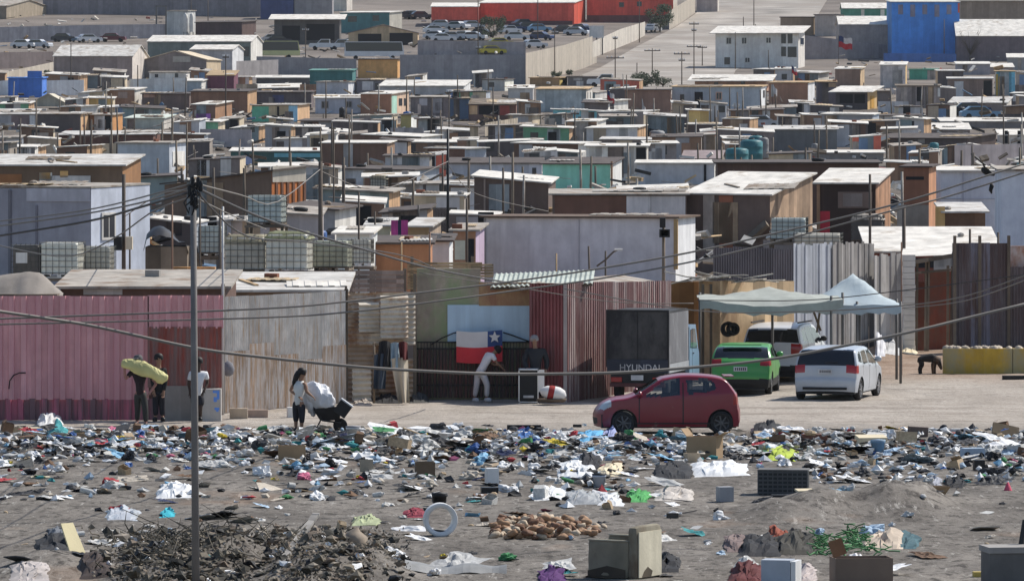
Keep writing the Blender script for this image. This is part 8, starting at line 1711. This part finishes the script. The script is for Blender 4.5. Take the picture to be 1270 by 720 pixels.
litter(17000, .036, 'litter', W_bag + [('tan', 6), ('brown', 5)], lambda x, y: min(1, dens(x, y) * 1.3 + .03)); litter(2600, .075, 'litter', W_bag + W_rag, lambda x, y: dens(x, y))
litter(8500, .028, 'rubble', [('brown', 4), ('dark grey', 6), ('tan', 4), ('grey white', 3), ('black', 3)], lambda x, y: .5 + .5 * (mnoise.noise(Vector((x * .012, y * .03, 4))) > .0)); litter(1300, .04, 'rubble', [('tan', 6), ('grey white', 4), ('brown', 3), ('off white', 3)], lambda x, y: .3 if y > 470 else 1, 424, 530)
mb = MB(); wl = W_bag + [('black', 22), ('dark grey', 10), ('brown', 6), ('tan', 5)]; mts = [CMs[c] for c, _ in wl]; k = 0      # small crumpled wads, too many to count
bm = bmesh.new(); bmesh.ops.create_icosphere(bm, subdivisions=1, radius=1); bv = [v.co.copy() for v in bm.verts]; bf = [tuple(v.index for v in f.verts) for f in bm.faces]; bm.free()
while k < 2600:
    px, py = rt_.uniform(-5, 1275), rt_.uniform(532, 640)
    if rt_.random() > dens(px, py) ** 1.2 or (726 < px < 930 and py < 545): continue
    g = G(px, py); s_ = rt_.uniform(.045, .12); a = rt_.uniform(0, 6); q = Vector((px, py, a)); zz = rt_.random() ** 2 * .22 * dens(px, py)
    mb.add([g + Vector((s_ * (v.x * math.cos(a) - .7 * v.y * math.sin(a)) * 1.3, s_ * (v.x * math.sin(a) + .7 * v.y * math.cos(a)), zz + s_ * (.25 + .42 * v.z))) * 1 + v * s_ * 1.7 * mnoise.noise(v * 1.9 + q) for v in bv], bf, rt_.choices(range(len(wl)), [w for _, w in wl])[0]); k += 1
o = mb.build('litter', mts); o['kind'] = 'stuff'
# heaps of dead leaves and twigs at the bottom
M_deb = [CM('dead_leaf', (.11, .095, .07), 'plain'), CM('dead_leaf2', (.19, .16, .12), 'plain'), CM('dead_leaf3', (.045, .042, .034), 'plain'), CM('dead_leaf4', (.30, .26, .21), 'plain'), CM('earth_clod', (.20, .155, .115), 'plain'), CMs['black'], CMs['white']]
mb = MB(); rr = random.Random(31); k = 0
while k < 10500:
    px, py = rr.uniform(120, 510), rr.uniform(652, 735); w_ = max(math.exp(-((px - 230) / 75) ** 2) * (py > 662), .9 * math.exp(-((px - 400) / 70) ** 2) * (py > 658))
    if rr.random() > w_: continue
    g = G(px, py); s_ = rr.uniform(.012, .05); u = Vector((rr.gauss(0, 1), rr.gauss(0, 1), rr.gauss(0, .7))).normalized() * s_; v = u.orthogonal().normalized() * s_ * rr.uniform(.3, .8); g.z += rr.random() ** 2 * .14; m_ = rr.choices(range(5), [4, 4, 4, 2, 5 if px > 330 else 1])[0]
    mb.add([g - u, g + v, g + u, g - v], [(0, 1, 2, 3)], m_); k += 1
k = 0
while k < 1500:
    px, py = rr.uniform(110, 515), rr.uniform(655, 733); w_ = max(math.exp(-((px - 225) / 75) ** 2) * (py > 664), .9 * math.exp(-((px - 400) / 70) ** 2) * (py > 660))
    if rr.random() > w_: continue
    g = G(px, py); s_ = rr.uniform(.02, .10); q = Vector((px, py, k)); zz = rr.random() ** 2 * .16
    mb.add([g + Vector((s_ * v.x * 1.2, s_ * v.y, zz + s_ * .6 * v.z)) + v * s_ * 1.5 * mnoise.noise(v * 1.8 + q) for v in bv], bf, rr.choices(range(7), [5, 5, 7, 3, 6 if px > 330 else 2, 3, 1])[0]); k += 1
for k in range(150):
    px, py = rr.gauss(240, 55), rr.uniform(662, 725); g = G(px, py) + Vector((0, 0, rr.uniform(0, .15))); mb.tube([g, g + Vector((rr.uniform(-.25, .25), rr.uniform(-.1, .1), rr.uniform(0, .22))), g + Vector((rr.uniform(-.5, .5), rr.uniform(-.2, .2), rr.uniform(.0, .42)))], [.014, .01, .005], 4, rr.randrange(3))
o = mb.build('debris', M_deb); o['kind'] = 'stuff'; land('the heap of dead branches', 240, 690); land('the earth heap', 400, 690); land('the dirt mound', 1060, 622)

# ------------------------------------------------------------------ air
def haze():
    mb = MB(); mb.box(-420, 420, -60, 1750, -1.3, 175); hz = mb.build('haze', bpy.data.materials.new('haze_air')); m = hz.data.materials[0]; m.use_nodes = True; nt = m.node_tree; nt.nodes.clear()
    o = nt.nodes.new('ShaderNodeOutputMaterial'); v = nt.nodes.new('ShaderNodeVolumePrincipled'); v.inputs['Color'].default_value = (.86, .90, .96, 1); v.inputs['Density'].default_value = HAZE; v.inputs['Anisotropy'].default_value = .2
    nt.links.new(v.outputs[0], o.inputs['Volume']); hz['kind'] = 'stuff'
HAZE = 0.00004
haze()
settle_labels()
